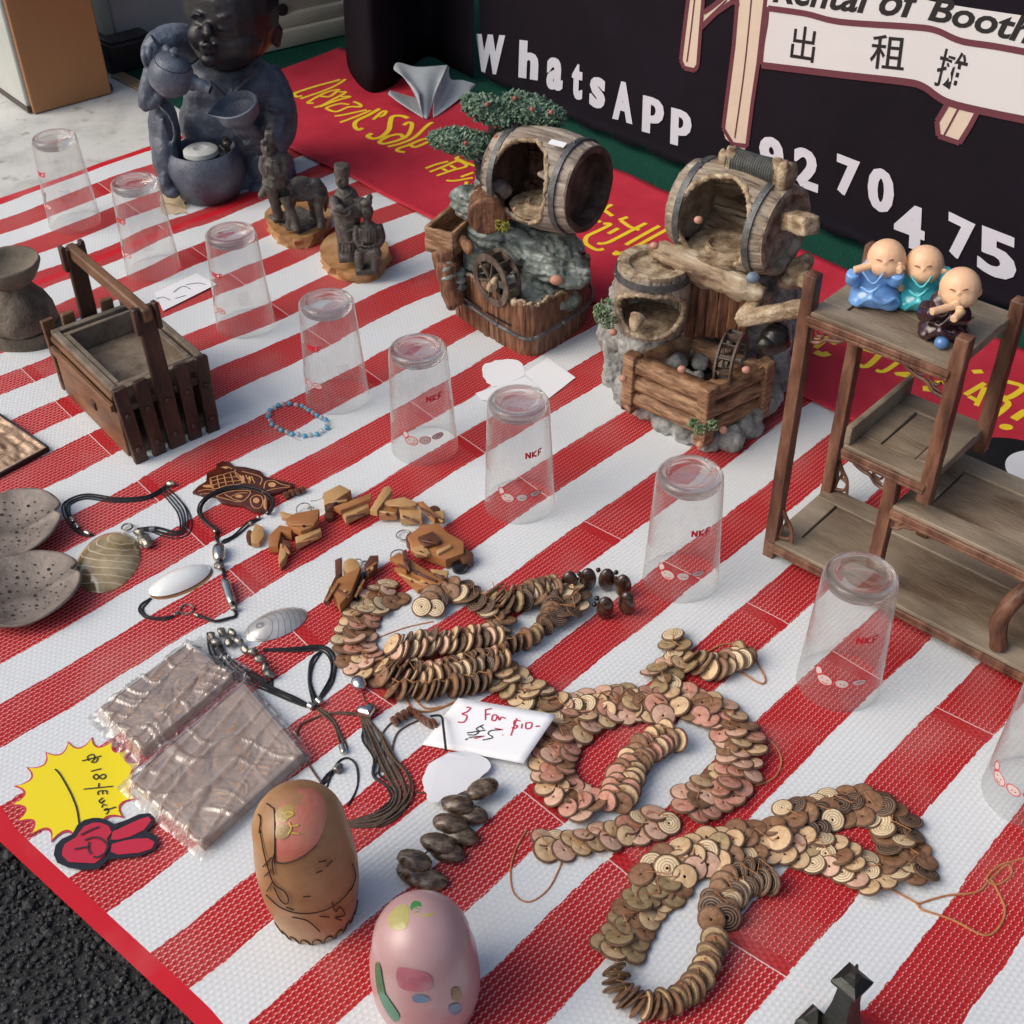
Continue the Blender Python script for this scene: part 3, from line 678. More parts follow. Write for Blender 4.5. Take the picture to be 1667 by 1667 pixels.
def make_glass():
    t_ = thing('drinking_glass', 'x', 'glass')
    mb = MB(); mb.lathe([(GRB, .0006), (GRB + .0002, .0), (g_r(.02), .02), (g_r(.07), .07), (g_r(.118), .118), (GRT + .0004, GH - .010), (GRT - .0002, GH - .0042), (GRT - .0022, GH - .0012)], seg=56); mb.build('wall', m_gl, t_)
    mb = MB(); mb.lathe([(0, GH - .0175), (.018, GH - .0172), (.0270, GH - .0155), (.0306, GH - .0128), (.0314, GH - .0112), (.0308, GH - .0100), (.0322, GH - .0080), (.0326, GH - .0050), (.0312, GH - .0018), (.0285, GH - .0002), (.0258, GH + .0002), (.0236, GH - .0006), (.0222, GH - .0026), (.0216, GH - .0050), (.0190, GH - .0064), (.012, GH - .0070), (0, GH - .0072)], seg=56); mb.build('thick_base', m_gb, t_)
    pr = MB(); S = 1
    # three red letters, a row of outline badges, and a fan of fine dots
    z0 = .098
    def L(lines, x, s=.0052):
        for l in lines: wrap_line(pr, [(x + p * s, z0 - q * s) for p, q in l], .0021)
    L([[(0, 1.5), (0, 0), (.9, 1.5), (.9, 0)]], -.009)
    L([[(0, 0), (0, 1.5)], [(.95, 0), (0, .8), (.95, 1.5)]], -.0015)
    L([[(0, 1.5), (0, 0), (.9, 0)], [(0, .75), (.7, .75)]], .006)
    pr.build('red_letters', m_gred, t_, smooth=False)
    pw = MB(); wrap(pw, ovl(-.030, .037, .0075, .0062), .0003); wrap(pw, ovl(-.037, .044, .0036, .005), .0003); wrap(pw, ovl(-.0145, .0385, .0062, .0052), .0003); wrap(pw, ovl(.0005, .041, .0068, .0038), .0003)
    pw.build('badge_fill', m_gwh, t_, smooth=False)
    po = MB()
    for e in (ovl(-.030, .037, .0075, .0062), ovl(-.037, .044, .0036, .005), ovl(-.0145, .0385, .0062, .0052), ovl(.0005, .041, .0068, .0038)): wrap_line(po, e, .0009, .0006, True)
    for x in (-.033, -.028, -.016, -.013): wrap_line(po, [(x, .0375), (x + .0012, .0385)], .0011, .0007)
    wrap_line(po, [(-.032, .034), (-.0295, .033), (-.0265, .0345)], .0009, .0007); wrap_line(po, [(-.002, .0405), (.0035, .042)], .0011, .0007)
    po.build('badge_outline', m_gred, t_, smooth=False)
    pd = MB()
    for i in range(6):
        for j in range(8):
            if (i + j) % 7 == 6: continue
            x = .030 + i * .0026 - j * .0003; z = .052 + j * .0026
            wrap(pd, [(x - .0005, z - .0005), (x + .0005, z - .0005), (x + .0005, z + .0005), (x - .0005, z + .0005)], .0004)
    pd.build('dot_pattern', m_gdot, t_, smooth=False)
    return t_
g0 = make_glass()
gk = [p * .92 if False else p for p in ()]
gpos = [(-.758, 2.032), (-.583, 1.854), (-.403, 1.673), (-.243, 1.473), (-.115, 1.350), (.010, 1.229), (.196, 1.082), (.345, .914)]
gpos = [(a * .92, b_ * .92) for a, b_ in gpos]
p9 = G(1672, 1300); gpos.append((p9.x, p9.y))
# the letters face the camera a little to the right of centre; the far three are turned away
grot = [-150, -146, -140, -128, -66, -64, -64, -62, -86]
glab = ['clear upside-down glass at the far end of the row, its base over the pale concrete',
 'clear upside-down glass beside the grey statue, dry cream leaf touching its side',
 'clear upside-down glass between wooden handled box and soldier figurines, on a small white card',
 'clear upside-down glass standing right behind the blue bead bracelet',
 'clear upside-down glass in front of the round tub fountain, left of two white cards',
 'clear upside-down glass covering the corner of two small white cards',
 'clear upside-down glass in front of the square planter fountain, left of the shelf',
 'clear upside-down glass standing against the front of the wooden display shelf',
 'clear upside-down glass at the right edge, nearest of the row and partly out of view']
def dup(root, loc, rz, label):
    r = root.copy(); COL.objects.link(r); r.location = loc; r.rotation_euler = (0, 0, rz); r['label'] = label
    for ch in list(root.children):
        c = ch.copy(); COL.objects.link(c); c.parent = r
    return r
for i, ((x, y), a, lb_) in enumerate(zip(gpos, grot, glab)):
    z = .0035 + mat_z(*touv(Vector((x, y, 0)))) + .0002
    rz = R_(a) + math.atan2(-x, y) * 1.0
    if i == 0: g0.location = (x, y, z); g0.rotation_euler = (0, 0, rz); g0['label'] = lb_; g0['group'] = 'upside-down glasses in a row across the mat'
    else: dup(g0, (x, y, z), rz, lb_)
# ================================================================== GREY STATUE FOUNTAIN
class PX:
    """pixel-addressed builder on a frame: depth d in metres behind the frame's foot"""
    def __init__(s, fr): s.f = fr; s.M = fr.rot(); s.k = fr.s; s.mb = MB()
    def P(s, x, y, d=0): return s.f.p(x, y, d)
    def e(s, x, y, d, rx, ry, rd=None, tilt=0.0, u=16, v=10):
        rd = rx if rd is None else rd
        s.mb.ell(s.P(x, y, d), (rx * s.k, rd * s.k, ry * s.k), s.M @ Matrix.Rotation(tilt, 3, 'Y'), u, v); return s
    def t(s, pts, r, seg=10, sp=5, **k):
        P_ = [s.P(p[0], p[1], p[2] if len(p) > 2 else 0) for p in pts]
        if hasattr(r, '__len__'):
            rv = [Vector((q, 0, 0)) for q in r]; rr = [q.x * s.k for q in (spline(rv, sp) if sp else rv)]
        else: rr = r * s.k
        s.mb.tube(spline(P_, sp) if sp else P_, rr, seg, **k); return s
    def b(s, x, y, d, w, h, dp, rz=0.0, ry=0.0, bev=0.0):
        s.mb.box(s.P(x, y, d), (w * s.k, dp * s.k, h * s.k), s.M @ Matrix.Rotation(rz, 3, 'Z') @ Matrix.Rotation(ry, 3, 'Y'), bev); return s
m_stat = pm('grey_blue_resin', (.04, .048, .068), (.095, .115, .155), 16, .44, .5, 260, c3=(.17, .205, .255), mid=.52)
m_head = pm('dark_resin', (.008, .008, .010), (.018, .017, .021), 16, .42, .35, 200, c3=(.042, .042, .05), mid=.6)
F = Fr(345, 338, ZM - .001)
st = thing('boy_statue', 'dark grey seated boy statue pouring tea into a round basin at upper left', 'statue', F.o)
q = PX(F)
q.e(368, 276, .13, 104, 46, 84).e(375, 200, .135, 84, 84, 62).e(374, 138, .135, 80, 50, 58).e(374, 112, .13, 60, 26, 48).e(420, 150, .12, 44, 52, 44)
q.e(268, 218, .085, 26, 62, 34, R_(6)).e(272, 262, .06, 24, 44, 30)                  # raised knee, left of picture
q.e(436, 272, .085, 46, 38, 44).e(462, 296, .10, 22, 20, 30)                           # folded knee, right
q.t([(312, 72, .13), (285, 66, .11), (256, 74, .085), (246, 96, .07)], [30, 27, 22, 17]) # arm with teapot
q.t([(428, 120, .13), (452, 165, .10), (456, 215, .075), (432, 236, .055), (402, 212, .045)], [30, 29, 27, 22, 15])
q.t([(247, 112, .07), (240, 140, .07), (236, 166, .065), (232, 178, .06)], [12, 13, 12, 6]).t([(262, 152, .065), (250, 168, .06), (232, 178, .06)], [9, 9, 5])
q.t([(340, 130, .072), (356, 146, .07), (372, 160, .07)], [3, 4, 3]).t([(424, 110, .078), (396, 136, .072), (372, 160, .07)], [3, 4, 3])
q.t([(432, 176, .07), (452, 180, .065), (468, 178, .08)], 4).t([(452, 240, .06), (470, 256, .07), (478, 288, .09)], 6)
q.t([(262, 175, .052), (276, 190, .048), (284, 215, .045), (280, 240, .045)], 3).t([(258, 195, .055), (268, 205, .05), (272, 225, .048)], 2.4).t([(266, 190, .052), (262, 215, .05), (268, 240, .048)], 2.2)
q.e(270, 300, .03, 12, 18, 18).e(280, 312, .02, 14, 10, 14).e(440, 300, .06, 40, 16, 40)
sculpt(q.mb, 'body', m_stat, st, True, .0032, 3, .0012, 60, .0005, 260)
for nm_, segs in (('hand', [([(238 + k * 8, 74 + abs(k - 1) * 3, .046), (235 + k * 8, 88 + abs(k - 1) * 3, .030), (239 + k * 8, 106 + abs(k - 1) * 2, .028)], [6, 6, 4.2]) for k in range(4)] + [([(256, 70, .05), (246, 78, .05), (244, 92, .05)], [16, 14, 12]), ([(268, 76, .04), (276, 88, .03), (272, 100, .03)], [6, 5.5, 4])]),
                   ('hand', [([(424 - k * 9, 222, .035), (414 - k * 9, 214, .016), (408 - k * 9, 200, .012)], [6.5, 6, 4.5]) for k in range(4)] + [([(420, 226, .045), (400, 224, .035)], [14, 13])])):
    q = PX(F)
    for L_, r_ in segs: q.t(L_, r_)
    sculpt(q.mb, nm_, m_stat, st, True, .0016, 2)
q = PX(F)
q.e(377, 8, .10, 74, 90, 78).e(366, 62, .082, 54, 46, 52).e(328, 60, .056, 22, 24, 20).e(392, 68, .050, 34, 30, 28)     # skull, jaw, cheeks
q.e(338, 47, .030, 8, 9, 11).e(339, 54, .022, 9, 6.5, 9)                                                        # nose
q.t([(326, 76, .036), (337, 73, .027), (352, 76, .028)], [2.5, 4.2, 2.5]).t([(328, 83, .037), (338, 84, .03), (352, 84, .031)], [2.5, 4.2, 2.5]).e(342, 97, .042, 17, 12, 15)
q.t([(310, 28, .058), (318, 22, .044), (328, 26, .036)], 2.4).t([(356, 30, .026), (374, 26, .024), (396, 34, .036)], 2.6)   # brows
q.t([(313, 40, .054), (321, 43, .043), (329, 41, .036)], 1.6).t([(356, 46, .025), (374, 50, .024), (392, 50, .032)], 1.8)  # closed eyes
q.e(447, 56, .09, 9, 22, 14, R_(-8)).t([(446, 40, .085), (455, 50, .08), (450, 74, .08)], [5, 6, 5])
q.e(374, 100, .11, 34, 16, 30)
sculpt(q.mb, 'head', m_head, st, True, .0026, 4)
# teapot
tp_ = F.p(278, 122, .022); M0 = Matrix.Translation(tp_) @ F.rot().to_4x4() @ Matrix.Rotation(R_(18), 4, 'Y') @ Matrix.Rotation(R_(14), 4, 'X')
mb = MB(); r_ = 35 * F.s; mb.lathe([(0, -r_ * .92), (r_ * .5, -r_ * .85), (r_ * .85, -r_ * .5), (r_, 0), (r_ * .9, r_ * .42), (r_ * .78, r_ * .60), (r_ * .70, r_ * .60), (0, r_ * .60)], M0, 36)
mb.tube(spline([F.p(308, 132, .018), F.p(325, 138, .005), F.p(343, 146, -.004)], 6), [13 * F.s] * 4 + [10 * F.s] * 5 + [7.5 * F.s] * 4, 14, caps=False)
tpot = mb.build('teapot', m_stat, st, True)
mb = MB(); mb.lathe([(r_ * .66, r_ * .60), (r_ * .76, r_ * .64), (r_ * .74, r_ * .70), (r_ * .56, r_ * .86), (r_ * .3, r_ * .97), (r_ * .12, r_ * 1.0), (r_ * .10, r_ * 1.06), (r_ * .2, r_ * 1.12), (r_ * .22, r_ * 1.2), (r_ * .12, r_ * 1.3), (0, r_ * 1.32)], M0, 32)
o = mb.build('lid', m_stat, tpot, False); o.parent = tpot
o.data.transform(wm(st).inverted())
# pouring bowl
mb = MB(); bc = F.p(384, 172, .012); M1 = Matrix.Translation(bc) @ F.rot().to_4x4() @ Matrix.Rotation(R_(-14), 4, 'Y') @ Matrix.Rotation(R_(10), 4, 'X'); rb = 35 * F.s
mb.lathe([(0, -rb * .95), (rb * .55, -rb * .9), (rb * .92, -rb * .5), (rb, -rb * .15), (rb, .0), (rb * 1.02, rb * .06), (rb * .96, rb * .1), (rb * .90, rb * .04), (rb * .78, -rb * .25), (rb * .4, -rb * .45), (0, -rb * .48)], M1, 40)
for v in mb.b.verts:                                         # pull a pouring lip out of the rim
    l = M1.inverted() @ v.co
    if l.z > -rb * .2 and l.x < 0:
        k = max(0, 1 - abs(math.atan2(l.y, -l.x)) / .75) ** 1.6; l.x -= rb * .34 * k * max(0, (l.z / rb + .2)) / .3; v.co = M1 @ l
mb.build('pouring_bowl', m_stat, st, True)
# basin
zr = F.p(340, 244, .047).z; cb_ = F.o + F.f * .047 + F.r * .002; R1 = .0635
mb = MB(); mb.lathe([(0, 0), (.040, 0), (.050, .006), (.060, .026), (R1, .05), (.0625, zr * .78), (.057, zr * .95), (.052, zr), (.047, zr * .97), (.046, zr * .85), (.044, zr * .72), (0, zr * .72)], Matrix.Translation(cb_), 48)
mb.rough(.0007, 70); mb.build('basin', m_stat, st, True)
mb = MB(); dz = F.p(327, 247, .035); mb.lathe([(0, 0), (.026, 0), (.0285, .003), (.028, .010), (.024, .0125), (.012, .0125), (.009, .010), (0, .0095)], Matrix.Translation(dz - Vector((0, 0, .006))), 32)
mb.build('float_ring', pm('pale_foam', (.45, .47, .46), (.56, .58, .57), 60, .7, .3, 300), st, True)
mb = MB(); mb.lathe([(0, 0), (.0272, 0), (.0292, -.004), (.028, -.012), (0, -.012)], Matrix.Translation(dz - Vector((0, 0, .0045))), 32); mb.build('float_base', pm('dark_green_plastic', (.01, .03, .02), rough=.3), st, True)
q = PX(F); q.t([(366, 224, .03), (370, 238, .03), (372, 252, .03)], [6, 4, 5]).e(370, 232, .025, 8, 5, 8).e(376, 256, .03, 9, 5, 9).t([(358, 236, .03), (366, 244, .025)], 3)
q.mb.build('spout_fitting', pm('tarnished_metal', (.03, .025, .02), (.10, .09, .08), 200, .35, .4, 400, metal=.6), st, True)

# dried leaf between the far glass and the statue
th = thing('dry_leaf', 'dry cream coloured leaf with jagged edge lying beside the grey statue', 'leaf', G(295, 335, ZM))
mb = MB(); lf = [(264, 302), (275, 310), (280, 306), (286, 318), (295, 314), (294, 324), (304, 322), (300, 333), (309, 336), (302, 342), (306, 348), (294, 347), (285, 350), (276, 348), (270, 352), (262, 345), (260, 325)]
mb.prism([G(x, y, ZM + .001) + Vector((0, 0, .003 * noise.noise(Vector((x * .1, y * .1, 0))))) for x, y in lf], (0, 0, .0008)); mb.build('blade', pm('dry_leaf', (.55, .42, .26), (.68, .56, .38), 60, .7, .3, 200), th, True, smooth=False)
mb = MB(); mb.tube(GP([(262, 330), (282, 332), (302, 338)], ZM + .004), .0007, 6); mb.build('vein', pm('leaf_vein', (.45, .30, .14), rough=.7), th, True)

# ================================================================== SMALL FIGURINES ON BURL WOOD
m_burl = pm('burl_wood', (.24, .105, .035), (.42, .22, .09), 26, .5, .5, 160, c3=(.54, .33, .16), mid=.5)
m_brz = pm('dark_clay', (.04, .036, .031), (.11, .098, .084), 60, .5, .7, 420, c3=(.25, .22, .185), mid=.6)
def burl(name_, th, outline, z0, h, seed):
    mb = MB(); base = [G(x, y, z0) for x, y in outline]; base = spline(base, 5, True)
    mb.prism(base, (0, 0, h)); fs = [f for f in mb.b.faces if len(f.verts) > 4]
    bmesh.ops.inset_region(mb.b, faces=fs, thickness=.004); bmesh.ops.subdivide_edges(mb.b, edges=[e for e in mb.b.edges if abs(e.verts[0].co.z - e.verts[1].co.z) > h * .6], cuts=4)
    side = [v for v in mb.b.verts if z0 + .001 < v.co.z < z0 + h - .001]
    mb.rough(.0060, 75, seed, side); mb.rough(.0030, 190, seed + 1, side)
    mb.build(name_, m_burl, th, True)
F = Fr(489, 404, ZM - .001); k_ = F.s
th = thing('horseman_figurine', 'dark clay warrior standing with his horse on a tan burl wood base', 'figurine', F.o)
HB = .021
burl('wooden_base', th, [(434, 366), (446, 392), (470, 406), (500, 406), (524, 394), (541, 370), (530, 352), (500, 343), (462, 346)], F.o.z, HB, 1)
q = PX(F); zt = F.o.z + HB
q.mb.prism([G(x, y, zt - .002) for x, y in [(436, 356), (486, 384), (533, 362), (488, 340)]], (0, 0, .006))
q.e(490, 309, .03, 38, 19, 18).e(513, 312, .03, 19, 21, 18).e(461, 312, .03, 19, 22, 17).e(490, 296, .03, 17, 8, 15).e(510, 297, .03, 14, 7, 12)
q.t([(458, 308, .028), (448, 296, .022), (442, 292, .018)], [15, 13, 11]).t([(448, 288, .018), (438, 300, .014), (426, 317, .012), (421, 320, .012)], [10, 9, 6, 5])
q.t([(474, 318, .016), (472, 340, .014), (471, 360, .012), (472, 374, .012)], [11, 7.5, 6, 7]).t([(464, 318, .012), (470, 336, .008), (480, 356, .006), (483, 376, .004)], [11, 8, 6, 7.5])
q.t([(452, 318, .045), (452, 338, .05), (456, 350, .045), (446, 360, .045)], [9, 6, 6, 7])
q.t([(520, 316, .02), (519, 340, .016), (522, 358, .014), (523, 371, .012)], [12, 8, 6.5, 8]).t([(508, 318, .045), (510, 340, .05), (508, 358, .05)], [11, 7, 6]).t([(527, 306, .03), (531, 325, .03), (529, 345, .03)], [5, 5, 2])
q.t([(470, 296, .012), (476, 318, .011)], 3).t([(462, 300, .013), (490, 324, .012), (512, 322, .014)], 2.2).t([(448, 300, .014), (436, 306, .010)], 1.6)
sculpt(q.mb, 'horse', m_brz, th, True, .0016, 2, .0004, 200)
q = PX(F)
q.t([(446, 300, .004), (446, 285, .004), (444, 266, .004), (442, 252, .004)], [19, 18, 19, 13]).e(436, 241, .0, 11, 14, 11).e(446, 256, .004, 20, 9, 13)
q.t([(429, 254, .0), (427, 274, -.002), (434, 286, -.006)], [6, 6, 5]).t([(461, 256, .0), (464, 274, -.004), (454, 287, -.008)], [7, 7, 5]).b(438, 222, .0, 13, 16, 15, 0, R_(10), .001).e(429, 232, -.005, 5, 5, 5).e(434, 244, -.011, 2.4, 4, 3)
q.t([(430, 287, .0), (446, 291, -.014), (463, 288, .0)], 2).t([(442, 232, .012), (452, 250, .016), (458, 275, .018)], [5, 4, 3]).t([(432, 262, -.012), (446, 262, -.016), (458, 262, -.010)], 1.6)
for k in range(5): q.t([(434 + k * 5, 270, -.013), (434 + k * 5, 284, -.014)], 1.6)
q.t([(440, 300, .006), (448, 330, .02), (452, 352, .03)], [12, 9, 7])
sculpt(q.mb, 'warrior', m_brz, th, True, .0014, 2, .0003, 250)
F = Fr(578, 463, ZM - .001)
th = thing('warrior_figurine', 'two dark clay warrior figures, one tall one short, on a tan burl wood slice', 'figurine', F.o)
burl('wooden_base', th, [(524, 418), (530, 444), (552, 458), (590, 466), (622, 450), (634, 424), (622, 404), (590, 392), (546, 396)], F.o.z, .019, 5)
m_wr = m_brz
q = PX(F)
q.t([(571, 414, .03), (568, 390, .03), (566, 360, .03), (564, 335, .03), (562, 316, .03), (559, 304, .03)], [21, 20, 21.5, 23, 19, 9]).e(557, 294, .026, 11, 13, 11).e(551, 296, .016, 3, 4, 3)
q.t([(557, 286, .028), (557, 268, .028)], [12.5, 13], 14, 0).t([(545, 322, .015), (545, 335, .004), (558, 342, .0)], [8, 9, 7]).t([(584, 322, .02), (586, 345, .012), (566, 344, .0)], [9, 9, 7])
q.t([(544, 338, .008), (560, 343, -.003), (578, 338, .01)], 3.4).t([(545, 348, .01), (562, 351, .0), (580, 347, .012)], 2.6).t([(550, 312, .016), (562, 322, .006), (574, 311, .018)], 2)
for k in range(7): q.t([(552 + k * 6, 395, .012 + abs(k - 3) * .0015), (552 + k * 6, 410, .011 + abs(k - 3) * .0015)], 1.7)
q.t([(550, 392, .014), (568, 396, .008), (588, 391, .016)], 1.6).t([(552, 372, .012), (566, 378, .008), (580, 371, .012)], 1.6).b(572, 415, .028, 42, 9, 36, 0, 0, .001)
sculpt(q.mb, 'tall_warrior', m_wr, th, True, .0014, 2, .0004, 230)
q = PX(F)
q.b(597, 436, .006, 38, 9, 34, 0, 0, .001).e(600, 412, .012, 20, 21, 20).e(601, 384, .016, 19, 24, 16).e(599, 372, .014, 16, 12, 14).e(597, 344, .012, 11, 13, 11).t([(598, 352, .012), (599, 370, .013)], 7, 8, 0).e(596, 330, .012, 10, 7, 10).e(602, 321, .014, 5, 6, 5).e(592, 345, .003, 2.4, 3.4, 3)
q.t([(582, 366, .012), (580, 388, .006), (588, 402, .0)], [6, 6, 5]).t([(616, 366, .014), (621, 388, .01), (612, 404, .002)], [7, 7, 5]).t([(586, 408, .0), (584, 424, -.002), (588, 434, -.002)], [8, 7, 7]).e(611, 412, -.002, 11, 10, 10).t([(612, 414, -.004), (610, 434, -.003)], [8, 7])
for k in range(6): q.t([(587 + k * 5, 372, .001 + abs(k - 2.5) * .0012), (587 + k * 5, 396, -.002 + abs(k - 2.5) * .0012)], 1.6)
q.t([(584, 398, .0), (600, 402, -.005), (616, 398, .0)], 1.8)
sculpt(q.mb, 'short_warrior', m_wr, th, True, .0014, 2, .0004, 230)
# ================================================================== ROUND TUB FOUNTAIN
m_wood1 = pm('resin_wood_red', (.045, .018, .010), (.17, .072, .036), 55, .55, .8, 260, c3=(.33, .17, .09), stretch=(3, 3, .35), mid=.5)
m_woodx = pm('resin_wood_plank', (.08, .036, .018), (.27, .14, .07), 70, .6, .8, 300, c3=(.46, .29, .165), stretch=(.5, .5, 3), mid=.5)
m_tan = pm('resin_tan', (.13, .075, .04), (.36, .265, .165), 80, .65, .9, 420, c3=(.58, .49, .35), mid=.5)
m_brl = pm('weathered_stave', (.13, .10, .075), (.29, .235, .185), 45, .6, .7, 300, c3=(.42, .36, .29), stretch=(1, 1, 1), mid=.5)
G1, G2 = R_(-37), R_(-42)
m_brl1 = pm('weathered_stave_along', (.10, .075, .055), (.29, .235, .19), 70, .6, .8, 330, c3=(.46, .40, .33), stretch=(.16, 1, 1), grain=G1, mid=.48)
m_brl2 = pm('tan_stave_along', (.10, .072, .05), (.30, .24, .175), 70, .6, .9, 330, c3=(.50, .44, .35), stretch=(.16, 1, 1), grain=G2, mid=.48)
m_led = pm('splintered_tan', (.085, .045, .026), (.33, .235, .145), 60, .65, 1.0, 300, c3=(.60, .52, .39), stretch=(.14, 1, 1), grain=G2, mid=.47)
m_brd = pm('dark_stave', (.035, .022, .017), (.085, .055, .042), 50, .5, .6, 320, c3=(.16, .11, .085), mid=.5)
m_rockg = pm('green_grey_rock', (.08, .10, .09), (.25, .29, .26), 30, .42, .9, 220, c3=(.60, .63, .59), stretch=(1, 1, 2.6), mid=.55)
m_rock = pm('grey_rock', (.10, .105, .10), (.27, .275, .26), 40, .7, .9, 260, c3=(.48, .48, .45), mid=.5)
m_hoop = pm('dull_iron', (.06, .065, .068), (.16, .165, .165), 80, .45, .5, 400, metal=.5)
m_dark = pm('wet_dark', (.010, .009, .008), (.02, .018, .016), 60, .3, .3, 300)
m_leaf = pm('resin_foliage', (.03, .07, .045), (.13, .21, .14), 240, .55, .5, 500, c3=(.40, .50, .37), mid=.55)
m_trunk = pm('resin_trunk', (.012, .012, .014), (.04, .038, .038), 90, .55, .8, 300)
m_fruit = pm('resin_fruit', (.30, .05, .045), (.48, .15, .12), 80, .45)
m_pebb = pm('salmon_pebble', (.42, .20, .14), (.55, .29, .21), 90, .55, .2, 300)
m_yg = pm('yellow_green_moss', (.20, .20, .02), (.38, .36, .06), 200, .6, .5, 500)
m_wh = pm('water_wheel_brown', (.045, .032, .024), (.10, .075, .058), 70, .5, .3, 300, c3=(.17, .13, .10))
m_pap = pm('white_paper', (.72, .74, .77), rough=.7)

def barrel(parent, c, ax, rmid, rend, L, oa, orad_x, orad_a, seed, om=0.0, inner=None, outer=None, hoops=(-.36, .36)):
    """lying or standing barrel: ax unit axis, oa = direction of the broken opening, om = its middle along the axis"""
    ax = Vector(ax).normalized(); oa = (Vector(oa) - ax * Vector(oa).dot(ax)).normalized(); sd = ax.cross(oa)
    def pt(x, th, r): return c + ax * x + (oa * cos(th) + sd * sin(th)) * r
    NX, NT = 44, 176; rows = {}
    def rad(x): return rend + (rmid - rend) * (1 - (2 * x / L) ** 2)
    mb = MB(); V = [[None] * NT for _ in range(NX + 1)]
    stave = [random.Random(seed + k).uniform(-.0009, .0009) for k in range(40)]
    for i in range(NX + 1):
        x = -L / 2 + L * i / NX
        for j in range(NT):
            th = 2 * pi * j / NT; k = int(th / (2 * pi) * 22); fr = (th / (2 * pi) * 22) % 1
            r = rad(x) + stave[k] - (.0020 if fr < .12 else 0) + .0007 * noise.noise(Vector((x * 40, th * 40, seed))) + .0006 * noise.noise(Vector((x * 120, th * 16, seed)))
            V[i][j] = mb.b.verts.new(pt(x, th, r))
    edge = []
    def inside(x, th):
        if th > pi: th -= 2 * pi
        e = 1 + .10 * noise.noise(Vector((x * 90, th * 5, seed + 4.)))
        return ((x - om) / orad_x) ** 2 + (th / orad_a) ** 2 < e
    for i in range(NX):
        for j in range(NT):
            x = -L / 2 + L * (i + .5) / NX; th = 2 * pi * (j + .5) / NT
            if not inside(x, th): mb.b.faces.new((V[i][j], V[i + 1][j], V[i + 1][(j + 1) % NT], V[i][(j + 1) % NT]))
    for v in list(mb.b.verts):
        if not v.link_faces: mb.b.verts.remove(v)
    o = mb.build('barrel_shell', outer or m_brl, parent, True, sharp=False); s_ = o.modifiers.new('t', 'SOLIDIFY'); s_.thickness = .0055; s_.offset = -1
    o.data.materials.append(inner or m_wood1); s_.material_offset = 1; s_.material_offset_rim = 1
    # splintered pale edge round the opening
    mb = MB(); E_ = []
    for k in range(110):
        a = 2 * pi * k / 110; q_ = 1 + .045 * noise.noise(Vector((cos(a) * 3, sin(a) * 3, seed + 1)))
        x = om + orad_x * cos(a) * q_; th = orad_a * sin(a) * q_; E_.append(pt(x, th, rad(x) - .0022 + .0014 * noise.noise(Vector((k * .9, seed, 0)))))
    mb.tube(E_, [.0032 + .0014 * noise.noise(Vector((k * .9, 3, seed))) for k in range(110)], 10, closed=True); mb.rough(.0018, 300, seed); mb.rough(.0008, 800, seed)
    mb.build('broken_edge', m_tan, parent, True, sharp=False)
    for x in [L * q_ for q_ in hoops]:
        hs = MB(); P_ = []
        for j in range(64):
            th = 2 * pi * j / 64
            P_.append((pt(x - .0042, th, rad(x) + .0002), pt(x - .0042, th, rad(x) + .0022), pt(x + .0042, th, rad(x) + .0022), pt(x + .0042, th, rad(x) + .0002)))
        R4 = [[hs.b.verts.new(p) for p in r] for r in P_]
        for j in range(64):
            for q_ in range(4): hs.b.faces.new((R4[j][q_], R4[j][(q_ + 1) % 4], R4[(j + 1) % 64][(q_ + 1) % 4], R4[(j + 1) % 64][q_]))
        for a in (-1.25, 1.3): hs.ell(pt(x, a, rad(x) + .0024), .0026, None, 8, 6)
        hs.rough(.0005, 240, seed); hs.build('hoop', m_hoop, parent, True)
    M = Matrix((oa, sd, ax)).transposed().to_4x4(); M.translation = c
    return pt, rad, M
def head_disc(parent, M, x, r, mat, inset=.008, name='barrel_head'):
    s_ = 1 if x > 0 else -1; mb = MB()
    mb.lathe([(r, x - s_ * .004), (r + .0008, x), (r - .004, x + s_ * .0015), (r - .008, x), (r - .0095, x - s_ * inset), (0, x - s_ * inset)], M, 48); mb.rough(.0008, 180, 3); mb.build(name, mat, parent, True)
def clump(mb, c, r, n, rg, size, rot=None):
    for k in range(n):
        d = Vector((rg.gauss(0, 1), rg.gauss(0, 1), rg.gauss(0, 1))).normalized() * rg.uniform(.72, 1.02)
        p = Vector((d.x * r[0], d.y * r[1], d.z * r[2])); p = c + ((rot @ p) if rot else p); s_ = size * rg.uniform(.7, 1.3)
        mb.ico(p, (s_ * 1.7, s_ * .5, s_ * .5), 1, Matrix.Rotation(rg.uniform(0, 6.3), 3, 'Z') @ Matrix.Rotation(rg.uniform(-1, 1), 3, 'Y'))

